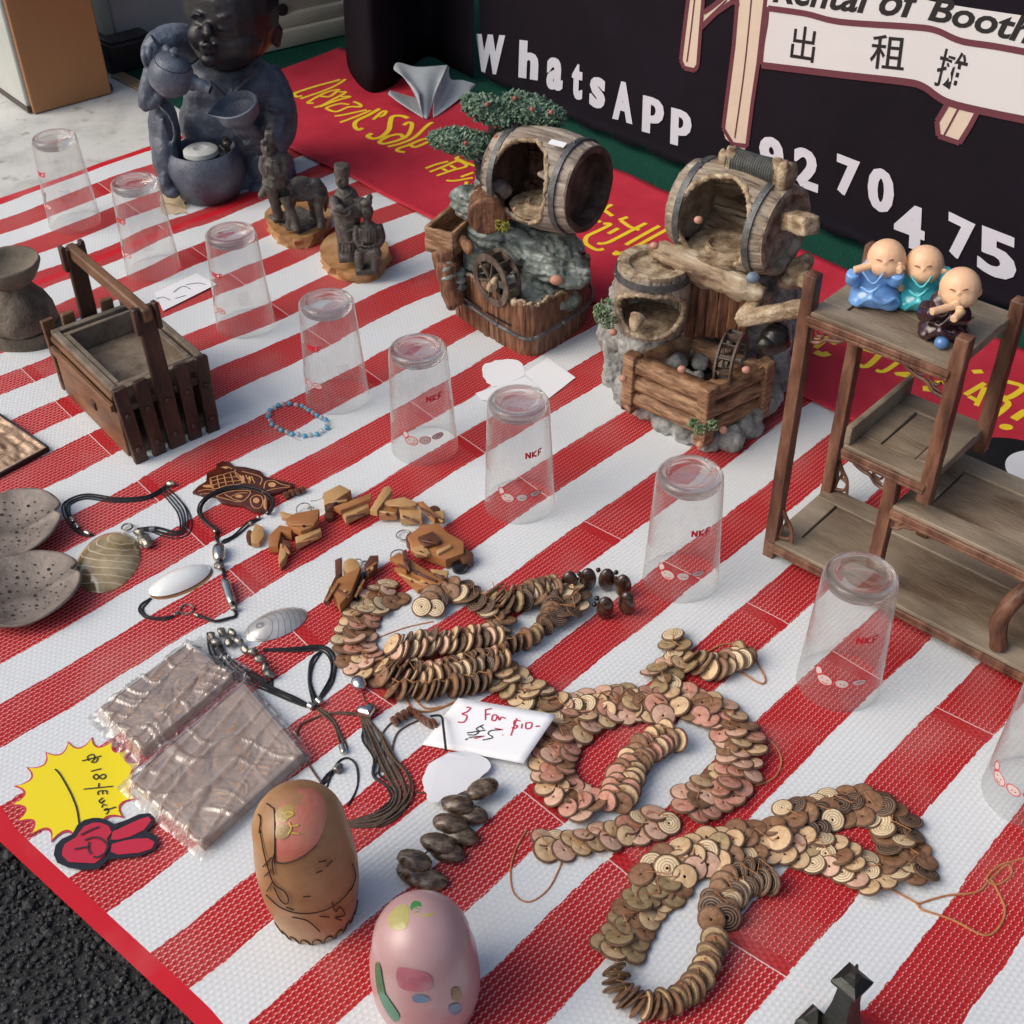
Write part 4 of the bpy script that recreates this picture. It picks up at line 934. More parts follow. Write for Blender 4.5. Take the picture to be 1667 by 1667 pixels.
F = Fr(862, 583, ZM - .001); K = F.s
ft = thing('tub_fountain', 'resin tabletop fountain of a barrel above a round stave tub, with little tree', 'fountain', F.o)
fz = F.o.z
base = GP([(741, 516), (762, 534), (786, 549), (816, 567), (847, 581), (864, 584), (880, 582), (910, 567), (932, 552), (952, 533), (958, 505), (935, 480), (890, 462), (820, 458), (765, 470), (738, 494)], fz)
cen = sum(base, Vector()) / len(base)
rim_h = HT(852, 583, 495) - fz * 0
per = walk(spline(base, 10, True) + [base[0]], .0118)
mb = MB(); mi = MB(); rgn = random.Random(5)
for k, (p, tn) in enumerate(per):
    nrm = Vector((tn.y, -tn.x, 0)); nrm = nrm if nrm.dot(p - cen) > 0 else -nrm
    h_ = rim_h * rgn.uniform(.93, 1.03); a = p - nrm * .004 + Vector((0, 0, .0)); b_ = p + (p - cen) * .035 - nrm * .004 + Vector((0, 0, h_))
    d = (b_ - a); x = tn; y = d.normalized().cross(x); z = d.normalized()
    t_ = bmesh.new(); bmesh.ops.create_grid(t_, x_segments=3, y_segments=9, size=.5)
    w_ = .0126; off = rgn.uniform(-.0012, .0012)
    R9 = []
    for i in range(10):
        row = []
        for j in range(5):
            f_ = j / 4 - .5; g_ = i / 9
            dp = -.0016 if j in (0, 4) else .0006 * noise.noise(Vector((k * 3.1, j * 1.7, g_ * 6)))
            row.append(mb.b.verts.new(a + d * g_ + x * f_ * w_ + nrm * (off + dp + .0006 * noise.noise(Vector((k, f_ * 8, g_ * 14))))))
        R9.append(row)
    for i in range(9):
        for j in range(4): mb.b.faces.new((R9[i][j], R9[i][j + 1], R9[i + 1][j + 1], R9[i + 1][j]))
    inn = [mb.b.verts.new(R9[9][j].co - nrm * .008 + Vector((0, 0, -.001))) for j in range(5)]; low = [mb.b.verts.new(v.co - Vector((0, 0, .05))) for v in inn]
    for j in range(4): mb.b.faces.new((R9[9][j], R9[9][j + 1], inn[j + 1], inn[j])); mb.b.faces.new((inn[j], inn[j + 1], low[j + 1], low[j]))
    t_.free()
    q_ = b_ - nrm * .003
    for e_ in range(3): mi.ico(q_ + tn * (e_ - 1) * .004 + Vector((0, 0, rgn.uniform(-.001, .001))), (.0036, .0036, .0024), 1)
mb.build('stave_tub', m_wood1, ft, True, sharp=False)
mi.rough(.0013, 300); mi.build('chipped_rim', m_tan, ft, True, sharp=False)
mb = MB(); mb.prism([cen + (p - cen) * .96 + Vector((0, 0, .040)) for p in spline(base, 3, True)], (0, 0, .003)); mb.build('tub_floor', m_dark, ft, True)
mb = MB(); L_ = spline(base, 8, True); hp = [p + (p - cen).normalized() * .0022 + (p - cen) * .018 + Vector((0, 0, rim_h * .44 + .004 * sin(k * .13))) for k, p in enumerate(L_)]
mb.tube(hp, .0026, 8, closed=True); mb.rough(.0009, 130)
for k in range(6, len(hp), 17): mb.ell(hp[k] + (hp[k] - cen).normalized() * .002, .0034, None, 8, 6)
mb.build('hoop_band', m_hoop, ft, True)
# rock cascade behind the wheel
q = PX(F)
for (x, y, d, rx, ry, rd) in [(890, 392, .10, 66, 20, 34), (895, 420, .075, 60, 18, 32), (905, 440, .055, 54, 16, 30), (925, 452, .045, 34, 14, 24), (862, 380, .11, 50, 22, 34), (845, 410, .09, 34, 18, 30), (938, 445, .055, 22, 18, 26), (880, 460, .075, 40, 20, 34), (800, 380, .115, 40, 36, 34), (790, 420, .11, 34, 40, 34), (770, 330, .12, 36, 26, 30), (740, 470, .085, 16, 40, 22), (730, 440, .08, 14, 22, 20), (880, 475, .06, 70, 22, 40), (800, 300, .13, 26, 26, 26)]:
    q.e(x, y, d, rx, ry, rd, R_(12))
sculpt(q.mb, 'rock_cascade', m_rockg, ft, True, .0022, 1, .0042, 55, .0014, 190, 2, .0042)
# the barrel
axv = (F.r * cos(R_(36)) - F.f * sin(R_(36)) + Vector((0, 0, .02))).normalized()
bc = F.p(890, 290, .092); LB = .134
pt, rad, MBR = barrel(ft, bc, axv, .0640, .0545, LB, -F.f * .95 + Vector((0, 0, .22)) - F.r * .42, .045, 1.0, 11, -.006, None, m_brl1)
head_disc(ft, MBR, LB / 2, .0545, m_brd, .020); head_disc(ft, MBR, -LB / 2, .0545, m_brd, .006)
mb = MB(); fl = bc + axv * -.004 - F.f * .008 + Vector((0, 0, -.032)); mb.lathe([(0, -.006), (.044, -.006), (.046, 0), (.026, 0), (.024, .0035), (.020, .0035), (.018, 0), (0, -.001)], Matrix.Translation(fl) @ Matrix.Rotation(R_(-3), 4, 'X'), 40); mb.rough(.0009, 160)
mb.build('barrel_dish', m_tan, ft, True)
mb = MB(); a_ = F.p(893, 228, .06); up_ = (F.p(893, 228, .06) - bc); up_ = (up_ - axv * up_.dot(axv)).normalized(); a_ = bc + axv * .016 + (Vector((0, 0, 1)) * .93 - F.f * .36).normalized() * .0642
n_ = (a_ - bc); n_ = (n_ - axv * n_.dot(axv)).normalized(); s_ = n_.cross(axv); mb.prism([a_ + axv * .012 + s_ * .0045, a_ - axv * .012 + s_ * .0045, a_ - axv * .012 - s_ * .0045, a_ + axv * .012 - s_ * .0045], n_ * .0012)
mb.build('price_sticker', m_pap, ft, True, smooth=False)
# broken stave sticking into the opening
mb = MB(); mb.bar(F.p(905, 296, .028), F.p(882, 280, .05), .016, .005, .001); mb.rough(.001, 250); mb.build('loose_stave', m_brl, ft, True)
# water wheel
def wheel(parent, c, ax, r, wdt, ns, name='water_wheel'):
    ax = Vector(ax).normalized(); u_ = ax.cross(Vector((0, 0, 1))).normalized(); v_ = u_.cross(ax)
    M = Matrix((u_, v_, ax)).transposed().to_4x4(); M.translation = c; mb = MB()
    for z in (-wdt / 2, wdt / 2): mb.lathe([(r * .74, z - .0012), (r, z - .0012), (r, z + .0012), (r * .74, z + .0012)], M, 48, closed=True)
    mb.lathe([(0, -wdt / 2 - .004), (r * .13, -wdt / 2 - .004), (r * .13, wdt / 2 + .004), (0, wdt / 2 + .004)], M, 16)
    for k in range(12):
        a = 2 * pi * k / 12; d = u_ * cos(a) + v_ * sin(a); mb.bar(c + d * r * .70, c + d * r * .99, wdt, .0012, 0, d.cross(ax))
    o = mb.build(name, m_wh, parent, True)
    for k in range(ns):
        a = 2 * pi * k / ns + .3; d = u_ * cos(a) + v_ * sin(a); m_ = MB(); m_.bar(c - ax * wdt / 2 + d * r * .1, c - ax * wdt / 2 + d * r * .78, .0032, .0022); sp = m_.build('spoke', m_wh, None); sp.data.transform(wm(parent).inverted()); sp.parent = o
    return o
wheel(ft, F.p(809, 452, .045), UD * .95 + Vector((0, 0, .03)), .037, .021, 6)
mb = MB(); mb.bar(F.p(803, 462, .03), F.p(798, 474, .028), .008, .012, .001); mb.ell(F.p(806, 458, .028), .006); mb.ell(F.p(838, 492, .012), .0055); mb.rough(.001, 220); mb.build('axle_block', m_tan, ft, True)
# wooden flume with the cut log beside it
q = PX(F); a, b_ = F.p(716, 394, .09), F.p(768, 348, .165)
mb = MB(); dd = (b_ - a).normalized(); sx = dd.cross(Vector((0, 0, 1))).normalized()
for s_ in (-1, 1): mb.bar(a + sx * s_ * .020, b_ + sx * s_ * .020, .006, .036, .001)
mb.bar(a - Vector((0, 0, .012)), b_ - Vector((0, 0, .012)), .044, .004, .001); mb.bar(a + sx * .022, a - sx * .022, .006, .036, .001); mb.subdiv(3); mb.rough(.0016, 120, 3); mb.rough(.0006, 400, 5)
mb.build('flume', m_woodx, ft, True, sharp=False)
q = PX(F); q.t([(722, 405, .095), (728, 430, .09), (735, 455, .085)], [22, 22, 19], 12, 4); q.t([(728, 425, .08), (730, 460, .075), (742, 495, .07)], [18, 17, 16], 12, 4); q.t([(752, 390, .09), (762, 400, .07), (768, 410, .06)], [9, 9, 7]); q.mb.rough(.0022, 90, 4); q.mb.build('flume_post', m_wood1, ft, True, sharp=False)
mb = MB(); lc = F.p(792, 352, .062); Ml = Matrix((F.r, Vector((0, 0, 1)), -F.f)).transposed().to_4x4(); Ml.translation = lc
mb.lathe([(0, .004), (.004, .0052), (.007, .004), (.010, .0052), (.013, .004), (.016, .0052), (.019, .004), (.022, .005), (.0245, .003), (.025, -.002), (.024, -.05), (0, -.05)], Ml, 30); mb.rough(.0013, 170, 8); mb.build('cut_log', m_wood1, ft, True, sharp=False)
q = PX(F); q.e(808, 310, .105, 24, 18, 20).e(785, 322, .10, 20, 16, 18).e(800, 330, .08, 14, 10, 14); q.mb.subdiv(1); q.mb.rough(.003, 110, 6); q.mb.build('bark_stump', m_brl, ft, True, sharp=False)
q = PX(F); rg = random.Random(9); clump(q.mb, F.p(818, 366, .055), (.010, .008, .008), 60, rg, .0019); q.mb.build('moss_tuft', m_yg, ft, True); q = PX(F); clump(q.mb, F.p(908, 372, .06), (.007, .006, .006), 40, rg, .0017); q.mb.build('moss_tuft', m_yg, ft, True)
q = PX(F); q.e(906, 456, .025, 11, 8, 8).e(838, 340, .04, 3, 3, 3); q.mb.build('pebble', m_pebb, ft, True)
# the little tree
tr = MB(); tr.tube(spline([F.p(792, 300, .13), F.p(786, 275, .13), F.p(781, 255, .13), F.p(770, 238, .13)], 6), [.016, .0155, .014, .013, .012, .011, .0105, .010, .0095, .009, .009, .009, .009, .008, .007, .006, .006, .005, .004], 10)
tr.tube(spline([F.p(784, 258, .13), F.p(800, 225, .135), F.p(812, 196, .135), F.p(850, 182, .14)], 6), [.011] * 6 + [.008] * 6 + [.006] * 7, 8); tr.rough(.0022, 120, 2)
tr.build('tree_trunk', m_trunk, ft, True, sharp=False)
rg = random.Random(21); M3 = F.rot()
for nm, parts in (('foliage', [(740, 228, .125, .030, .020, .017), (772, 236, .12, .024, .022, .019), (715, 226, .13, .014, .013, .011)]), ('foliage', [(790, 176, .135, .026, .02, .017), (812, 190, .13, .022, .018, .014), (770, 168, .14, .016, .014, .012)]), ('foliage', [(862, 178, .135, .032, .024, .019), (890, 190, .13, .024, .020, .016), (840, 166, .14, .020, .018, .013)])):
    mb = MB()
    for x, y, d, a, b_, c in parts:
        clump(mb, F.p(x, y, d), (a, b_, c), 300, rg, .0032, M3); mb.ell(F.p(x, y, d), (a * .78, b_ * .78, c * .78), M3)
    mb.build(nm, m_leaf, ft, True)
for x, y, d in [(758, 233, .10), (808, 224, .11), (806, 206, .12), (866, 178, .11), (897, 183, .11), (838, 160, .125), (793, 170, .115)]:
    mb = MB(); mb.ell(F.p(x, y, d), .0030); mb.build('fruit', m_fruit, ft, True)

# ================================================================== SQUARE PLANTER FOUNTAIN
F = Fr(1185, 748, ZM - .001); fz = F.o.z
f2 = thing('planter_fountain', 'resin tabletop fountain of a tan barrel with a windlass above a square plank planter', 'fountain', F.o)
ZT = .100
A, B, C = G(1030, 580, ZT), G(1153, 632, ZT), G(1248, 590, ZT); D = A + C - B
def planks(mb, p, q_, nz, z0, z1, th_, seed, inward):
    d = (q_ - p); L = d.length; x = d.normalized(); nr = Vector((x.y, -x.x, 0)); nr = nr if nr.dot(inward) < 0 else -nr
    for k in range(nz):
        za, zb = z0 + (z1 - z0) * k / nz + .0012, z0 + (z1 - z0) * (k + 1) / nz - .0012; R = []
        for i in range(25):
            row = []
            for j in range(7):
                g_ = j / 6; out = th_ * (1 - (abs(g_ - .5) * 2) ** 4) + .0012 * noise.noise(Vector((i * .5, g_ * 3 + k * 5, seed))) + .0010 * noise.noise(Vector((i * .25, g_ * 16, seed + k)))
                row.append(mb.b.verts.new(p + x * (L * i / 24) + nr * out + Vector((0, 0, za + (zb - za) * g_ - p.z + .001 * noise.noise(Vector((i * .4, j, seed)))))))
            R.append(row)
        for i in range(24):
            for j in range(6): mb.b.faces.new((R[i][j], R[i + 1][j], R[i + 1][j + 1], R[i][j + 1]))
        top = [mb.b.verts.new(R[i][6].co - nr * (th_ + .008)) for i in range(25)]
        for i in range(24): mb.b.faces.new((R[i][6], R[i + 1][6], top[i + 1], top[i]))
        if k == nz - 1:
            lo = [mb.b.verts.new(v.co - Vector((0, 0, .05))) for v in top]
            for i in range(24): mb.b.faces.new((top[i], top[i + 1], lo[i + 1], lo[i]))
ctr = (A + C) / 2
mb = MB(); planks(mb, A, B, 3, .030, ZT, .006, 1, ctr - B); planks(mb, B, C, 3, .030, ZT, .006, 5, ctr - B); planks(mb, C, D, 3, .03, ZT, .006, 8, ctr - D); planks(mb, D, A, 3, .03, ZT, .006, 9, ctr - D); mb.build('plank_planter', m_woodx, f2, True, sharp=False)
for P_ in (A, B, C):
    mb = MB(); mb.box((P_.x, P_.y, (.022 + ZT + .003) / 2), (.017, .017, ZT + .003 - .022), Matrix.Rotation(R_(-47), 3, 'Z'), .001)
    mb.subdiv(4); mb.rough(.0018, 130, 2); mb.rough(.0008, 420, 4); mb.build('corner_post', m_woodx, f2, True, sharp=False)
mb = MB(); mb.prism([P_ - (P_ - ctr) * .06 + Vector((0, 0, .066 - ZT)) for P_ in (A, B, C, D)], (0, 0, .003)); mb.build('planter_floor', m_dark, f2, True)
q = PX(F); rg = random.Random(4)
for x, y, r in [(1075, 575, 17), (1100, 590, 20), (1125, 568, 16), (1092, 560, 14), (1062, 590, 12), (1140, 590, 15), (1118, 610, 13), (1090, 608, 12), (1135, 612, 10), (1150, 570, 14)]:
    p = G(x, y, .080); q.mb.ico(p, (r * F.s * 1.1, r * F.s, r * F.s * .85), 3, Matrix.Rotation(rg.uniform(0, 3), 3, 'Z'))
q.mb.rough(.0035, 90, 3); q.mb.rough(.0012, 320, 4); q.mb.build('inner_stones', m_rock, f2, True, sharp=False)
# rocks heaped round the outside
q = PX(F)
for x, y, r, z in [(1004, 578, 22, .062), (1010, 606, 22, .058), (992, 590, 24, .045), (1020, 632, 20, .048), (1003, 598, 26, .03), (1000, 634, 26, .022), (1022, 662, 30, .02), (1052, 682, 28, .018), (1085, 705, 27, .016), (1118, 722, 26, .015), (1150, 735, 25, .013), (1185, 735, 25, .014), (1212, 712, 28, .02), (1236, 680, 32, .03), (1256, 645, 32, .035), (1268, 610, 32, .04), (1275, 580, 30, .05), (1002, 565, 22, .045), (1050, 660, 22, .032), (1092, 685, 22, .028), (1225, 690, 26, .045), (1252, 640, 28, .06), (1268, 596, 28, .075)]:
    p = G(x, y, fz); q.mb.ico(Vector((p.x, p.y, z)) + F.f * .012, (r * F.s, r * F.s, max(z + .004, r * F.s * .85)), 3)
for v in q.mb.b.verts: v.co.z = max(v.co.z, fz + .0005)
sculpt(q.mb, 'rock_base', m_rock, f2, True, .0022, 1, .0045, 62, .0018, 200, 7)
# rear rock mass carrying the barrel
q = PX(F)
for x, y, d, rx, ry, rd in [(1150, 520, .18, 60, 60, 36), (1220, 520, .16, 50, 70, 36), (1200, 455, .165, 76, 30, 42), (1110, 550, .17, 60, 50, 30), (1265, 480, .15, 30, 60, 36), (1060, 560, .12, 50, 40, 34)]: q.e(x, y, d, rx, ry, rd)
for v in q.mb.b.verts: v.co.z = max(v.co.z, fz + .0005)
sculpt(q.mb, 'rear_rock', m_rock, f2, True, .003, 1, .005, 50, .0018, 200, 9)
# upright half barrel with carved mouth
sc_ = F.p(1062, 478, .085)
pt2, rad2, MS = barrel(f2, sc_, Vector((0, 0, 1)), .0455, .042, .084, -F.f + F.r * .05, .029, 1.12, 31, -.008, m_led, m_brl, (.36,))
mb = MB(); mb.lathe([(.042, .038), (.043, .043), (.037, .044), (.030, .042), (.028, .036), (0, .035)], MS, 40); mb.rough(.0008, 170, 2); mb.build('stump_top', m_tan, f2, True)
mb = MB(); mb.lathe([(0, -.036), (.041, -.036), (.041, -.032), (0, -.030)], MS, 36); mb.rough(.001, 150); mb.build('stump_floor', m_tan, f2, True)
q = PX(F); q.t([(1038, 516, .050), (1034, 528, .040), (1033, 540, .034)], [13, 10, 5]); q.mb.rough(.0012, 200); q.mb.build('spill_lip', m_tan, f2, True, sharp=False)
# red plank back wall
mb = MB(); rg = random.Random(2)
for k in range(6):
    x = 1122 + k * 17; a = F.p(x, 548, .095 - k * .003); b_ = F.p(x, 448, .115 - k * .003); b_ = Vector((a.x, a.y, b_.z)); mb.bar(a, b_, .0128, .008, .0015, F.f)
mb.subdiv(4); mb.rough(.0014, 110, 3); mb.rough(.0007, 400, 5); mb.build('plank_wall', m_wood1, f2, True, sharp=False)
# jagged log ledge under the barrel
q = PX(F); q.t([(1072, 408, .10), (1110, 424, .085), (1160, 446, .07), (1210, 468, .055), (1244, 480, .05)], [16, 21, 22, 20, 13], 12, 6); q.t([(1085, 425, .11), (1150, 448, .10), (1215, 462, .085)], [16, 20, 16], 12, 6)
q.mb.rough(.004, 55, 2, None, Vector((0, 0, 1))); q.mb.rough(.0036, 130, 5); q.mb.rough(.0016, 380, 6); q.mb.build('log_ledge', m_led, f2, True, sharp=False)
# the big barrel
axv = (F.r * cos(R_(30)) - F.f * sin(R_(30)) + Vector((0, 0, .03))).normalized(); bc = F.p(1200, 352, .112); LB = .130
pt, rad, MBR = barrel(f2, bc, axv, .0600, .0500, LB, -F.f + Vector((0, 0, .16)) - F.r * .5, .048, 1.08, 17, .000, m_led, m_brl2)
head_disc(f2, MBR, LB / 2, .050, m_brl2, .007); head_disc(f2, MBR, -LB / 2, .050, m_brl, .007)
fl = bc + axv * -.006 - F.f * .010 + Vector((0, 0, -.034)); mb = MB(); mb.lathe([(0, -.006), (.046, -.006), (.048, 0), (.030, .000), (.028, .004), (.0235, .004), (.021, 0), (0, -.001)], Matrix.Translation(fl), 40); mb.rough(.0009, 160); mb.build('barrel_dish', m_tan, f2, True)
mb = MB(); mb.bar(F.p(1283, 358, .07), F.p(1322, 368, .035), .022, .020, .002); mb.subdiv(3); mb.rough(.0014, 140); mb.build('square_peg', m_tan, f2, True, sharp=False)
# windlass on top
for (xa, ya, xb, yb, d) in [(1178, 284, 1180, 246, .125), (1192, 286, 1192, 240, .115), (1268, 306, 1268, 258, .085), (1282, 300, 1278, 262, .08)]:
    mb = MB(); a, b_ = F.p(xa, ya, d), F.p(xb, yb, d); a = Vector((b_.x, b_.y, a.z)); mb.bar(a - Vector((0, 0, .006)), b_, .012, .016, .003, F.f); mb.subdiv(3); mb.rough(.0018, 120, xa); mb.rough(.0007, 420); mb.build('windlass_post', m_tan, f2, True, sharp=False)
mb = MB(); a, b_ = F.p(1190, 258, .12), F.p(1266, 280, .088); n_ = 120; P_ = [a.lerp(b_, k / n_) for k in range(n_ + 1)]; mb.tube(P_, [.0128 - .0015 * sin(pi * k / n_) + .0016 * sin(k * 1.05) for k in range(n_ + 1)], 14); mb.build('rope_roller', pm('grey_rope', (.10, .105, .095), (.20, .205, .185), 120, .75, .4, 500), f2, True, sharp=False)
mb = MB(); c_ = b_ + (b_ - a).normalized() * .012; Mr = (b_ - a).to_track_quat('Z', 'Y').to_matrix().to_4x4(); Mr.translation = c_; mb.lathe([(0, -.006), (.014, -.005), (.0145, .004), (.011, .006), (.004, .0055), (0, .007)], Mr, 14); mb.rough(.0022, 150, 4); mb.build('roller_end', m_tan, f2, True, sharp=False)
# wheel, spout arm, dark rock, leaves, pebbles
wheel(f2, F.p(1190, 584, .055), F.r * .93 - F.f * .25, .034, .019, 6)
mb = MB(); a, b_ = F.p(1202, 520, .035), F.p(1318, 500, .02); mb.bar(a, b_, .020, .015, .002); mb.bar(F.p(1206, 522, .034), F.p(1240, 480, .06), .015, .014, .002); mb.subdiv(4); mb.rough(.0018, 90, 3); mb.rough(.0007, 380); mb.build('spout_arm', m_tan, f2, True, sharp=False)
mb = MB()
for x, y, d, r in [(1262, 552, .03, 24), (1246, 562, .02, 16), (1270, 538, .035, 15)]: mb.ico(F.p(x, y, d), (r * F.s, r * F.s * .9, r * F.s * 1.0), 3)
mb.rough(.003, 80, 2); mb.build('dark_stone', m_dark, f2, True, sharp=False)
q = PX(F)
for x, y, d, rx, ry in [(1300, 440, .09, 20, 20), (1312, 455, .07, 16, 14), (1285, 455, .09, 20, 16), (1240, 500, .09, 20, 30), (1310, 425, .10, 14, 12)]: q.e(x, y, d, rx, ry)
q.mb.subdiv(1); q.mb.rough(.004, 90, 8); q.mb.rough(.0012, 300, 2); q.mb.build('side_driftwood', m_tan, f2, True, sharp=False)
rg = random.Random(8); m_bl_ = None
for tuft in ([(985, 498, .05, .010), (982, 515, .045, .011), (992, 525, .045, .009), (975, 505, .05, .008)], [(1140, 700, -.02, .007), (1128, 690, -.01, .006), (1160, 692, -.02, .006)]):
    mb = MB()
    for x, y, d, r in tuft: clump(mb, F.p(x, y, d), (r, r, r), 55, rg, .0020)
    mb.build('leaf_tuft', m_bl_ or pm('bright_leaf', (.03, .07, .035), (.13, .21, .10), 160, .55, .4, 400, c3=(.30, .36, .22)), f2, True)
for k, (x, y, d) in enumerate([(1137, 358, .075), (1065, 400, .07), (998, 541, .03), (1110, 601, .02), (1014, 616, .02), (1140, 724, -.02), (1215, 602, .0), (1178, 700, -.012)]):
    mb = MB(); mb.ell(F.p(x, y, d), (.0052, .0046, .0044)); mb.build('pebble', m_pebb, f2, True)
mb = MB(); mb.ell(F.p(1226, 452, .035), (.008, .007, .0065)); mb.build('blue_pebble', pm('blue_grey_pebble', (.10, .15, .22), (.22, .27, .33), 120, .5), f2, True)
# ================================================================== WOODEN DISPLAY SHELF
m_dw = pm('dark_shelf_wood', (.04, .015, .008), (.14, .060, .034), 60, .5, .6, 300, c3=(.26, .135, .082), stretch=(1, 1, .22), mid=.5)
m_top = pm('dusty_shelf_top', (.125, .088, .058), (.26, .205, .145), 22, .6, .4, 300, c3=(.36, .30, .225), stretch=(.3, 1, 1))
m_pan = pm('dusty_panel', (.10, .062, .038), (.21, .155, .105), 26, .6, .5, 300, c3=(.31, .25, .18), stretch=(.3, 1, 1))
SZ = ZM - .0015
so_ = G(1245, 900, SZ); SA = R_(-43.5)
sh = thing('display_shelf', 'stepped dark wood curio display shelf with dusty boards at right', 'shelf', so_, SA)
PW = .0135
def post(x, y, z0, z1):
    mb = MB(); mb.box((x, y, (z0 + z1) / 2), (PW, PW, z1 - z0), None, .0016, 2); mb.subdiv(0) if 0 else None
    bmesh.ops.subdivide_edges(mb.b, edges=[e for e in mb.b.edges if e.calc_length() > .03], cuts=14); mb.rough(.0006, 90, x * 50); mb.rough(.0003, 320, 2)
    mb.build('post', m_dw, sh)
SD = .112
post(.007, 0, 0, .348); post(.007, SD, 0, .334); post(.160, 0, .160, .342); post(.160, SD, .158, .330)
post(.126, 0, .028, .183); post(.126, SD, .0, .165); post(.32, 0, .0, .10) if 0 else None
def board(x0, x1, z, th=.011, edge=True, trim=True):
    y0, y1 = -.006, SD + .006
    mb = MB(); fr_ = .026
    for (a, b_, c, d) in ((x0, x1, y0, y0 + fr_), (x0, x1, y1 - fr_, y1), (x0, x0 + fr_, y0 + fr_, y1 - fr_), (x1 - fr_, x1, y0 + fr_, y1 - fr_)):
        mb.box(((a + b_) / 2, (c + d) / 2, z - th / 2), (b_ - a - .0004, d - c - .0004, th), None, .0009)
    o = mb.build('shelf_board', m_top, sh)
    mb = MB(); mb.box(((x0 + x1) / 2, (y0 + y1) / 2, z - th / 2 - .0010), (x1 - x0 - 2 * fr_ - .0030, y1 - y0 - 2 * fr_ - .0030, th - .001), None, .0007); p_ = mb.build('inset_panel', m_pan, None); p_.parent = o
    mb = MB()
    for y in (y0 - .0015, y1 + .0015):
        mb = MB(); mb.box(((x0 + x1) / 2, y, z - th * .62), (x1 - x0, .004, th * .62), None, .0012); mb.box(((x0 + x1) / 2, y, z - th * 1.15), (x1 - x0 - .002, .003, th * .35), None, .0008); mb.build('edge_moulding', m_dw, sh)
def fret(x, z, dx, w_=.038, h_=.020, y=0.0):
    """carved corner bracket hanging below a board"""
    mb = MB(); s_ = 1 if dx > 0 else -1
    def T(pts, r): mb.tube(spline([Vector((x + s_ * a * w_, y, z - b_ * h_)) for a, b_ in pts], 6), r, 6)
    T([(0, 0), (.0, .5), (0, 1)], .0026); T([(0, .08), (.5, .08), (1, .06)], .0024); T([(.02, 1), (.25, .9), (.42, .62), (.62, .55), (.85, .38), (1, .08)], .0021)
    T([(.1, .3), (.3, .2), (.36, .45), (.2, .6), (.12, .45)], .0015); T([(.45, .2), (.62, .16), (.7, .34), (.55, .42), (.45, .3)], .0014); T([(.1, .8), (.25, .72), (.3, .6)], .0014)
    mb.build('carved_bracket', m_dw, sh)
board(.010, .157, .312); board(.070, .160, .186); board(.132, .36, .143); board(.004, .36, .028)
mb = MB(); mb.box((.0725, SD / 2, .196), (.007, SD + .010, .022), None, .002, 2); mb.build('side_rail', m_top, sh)
fret(.014, .300, 1, .040, .022); fret(.154, .300, -1, .046, .024); fret(.119, .174, -1, .042, .022); fret(.133, .131, 1, .03, .018); fret(.014, .300, 1, .036, .02, SD)
for y in (0, SD):                                             # brackets standing on the bottom board
    mb = MB()
    for pts in ([(.014, .03), (.016, .045), (.020, .055), (.015, .066)], [(.016, .032), (.026, .036), (.028, .046), (.020, .050)], [(.014, .07), (.020, .06), (.027, .05), (.030, .032)]): mb.tube(spline([Vector((a, y, b_)) for a, b_ in pts], 6), .0019, 6)
    mb.build('carved_bracket', m_dw, sh)
# bentwood arm near the right edge of the bottom board
mb = MB(); lp = [(.265, .004, .030), (.258, .006, .062), (.266, .02, .092), (.285, .045, .108), (.31, .075, .104), (.325, .09, .08), (.328, .095, .045), (.326, .095, .028)]
mb.tube(spline([Vector(p) for p in lp], 8), .0085, 10); mb.rough(.0007, 120); mb.build('bent_arm', m_dw, sh)
post(.352, 0, .0, .13)

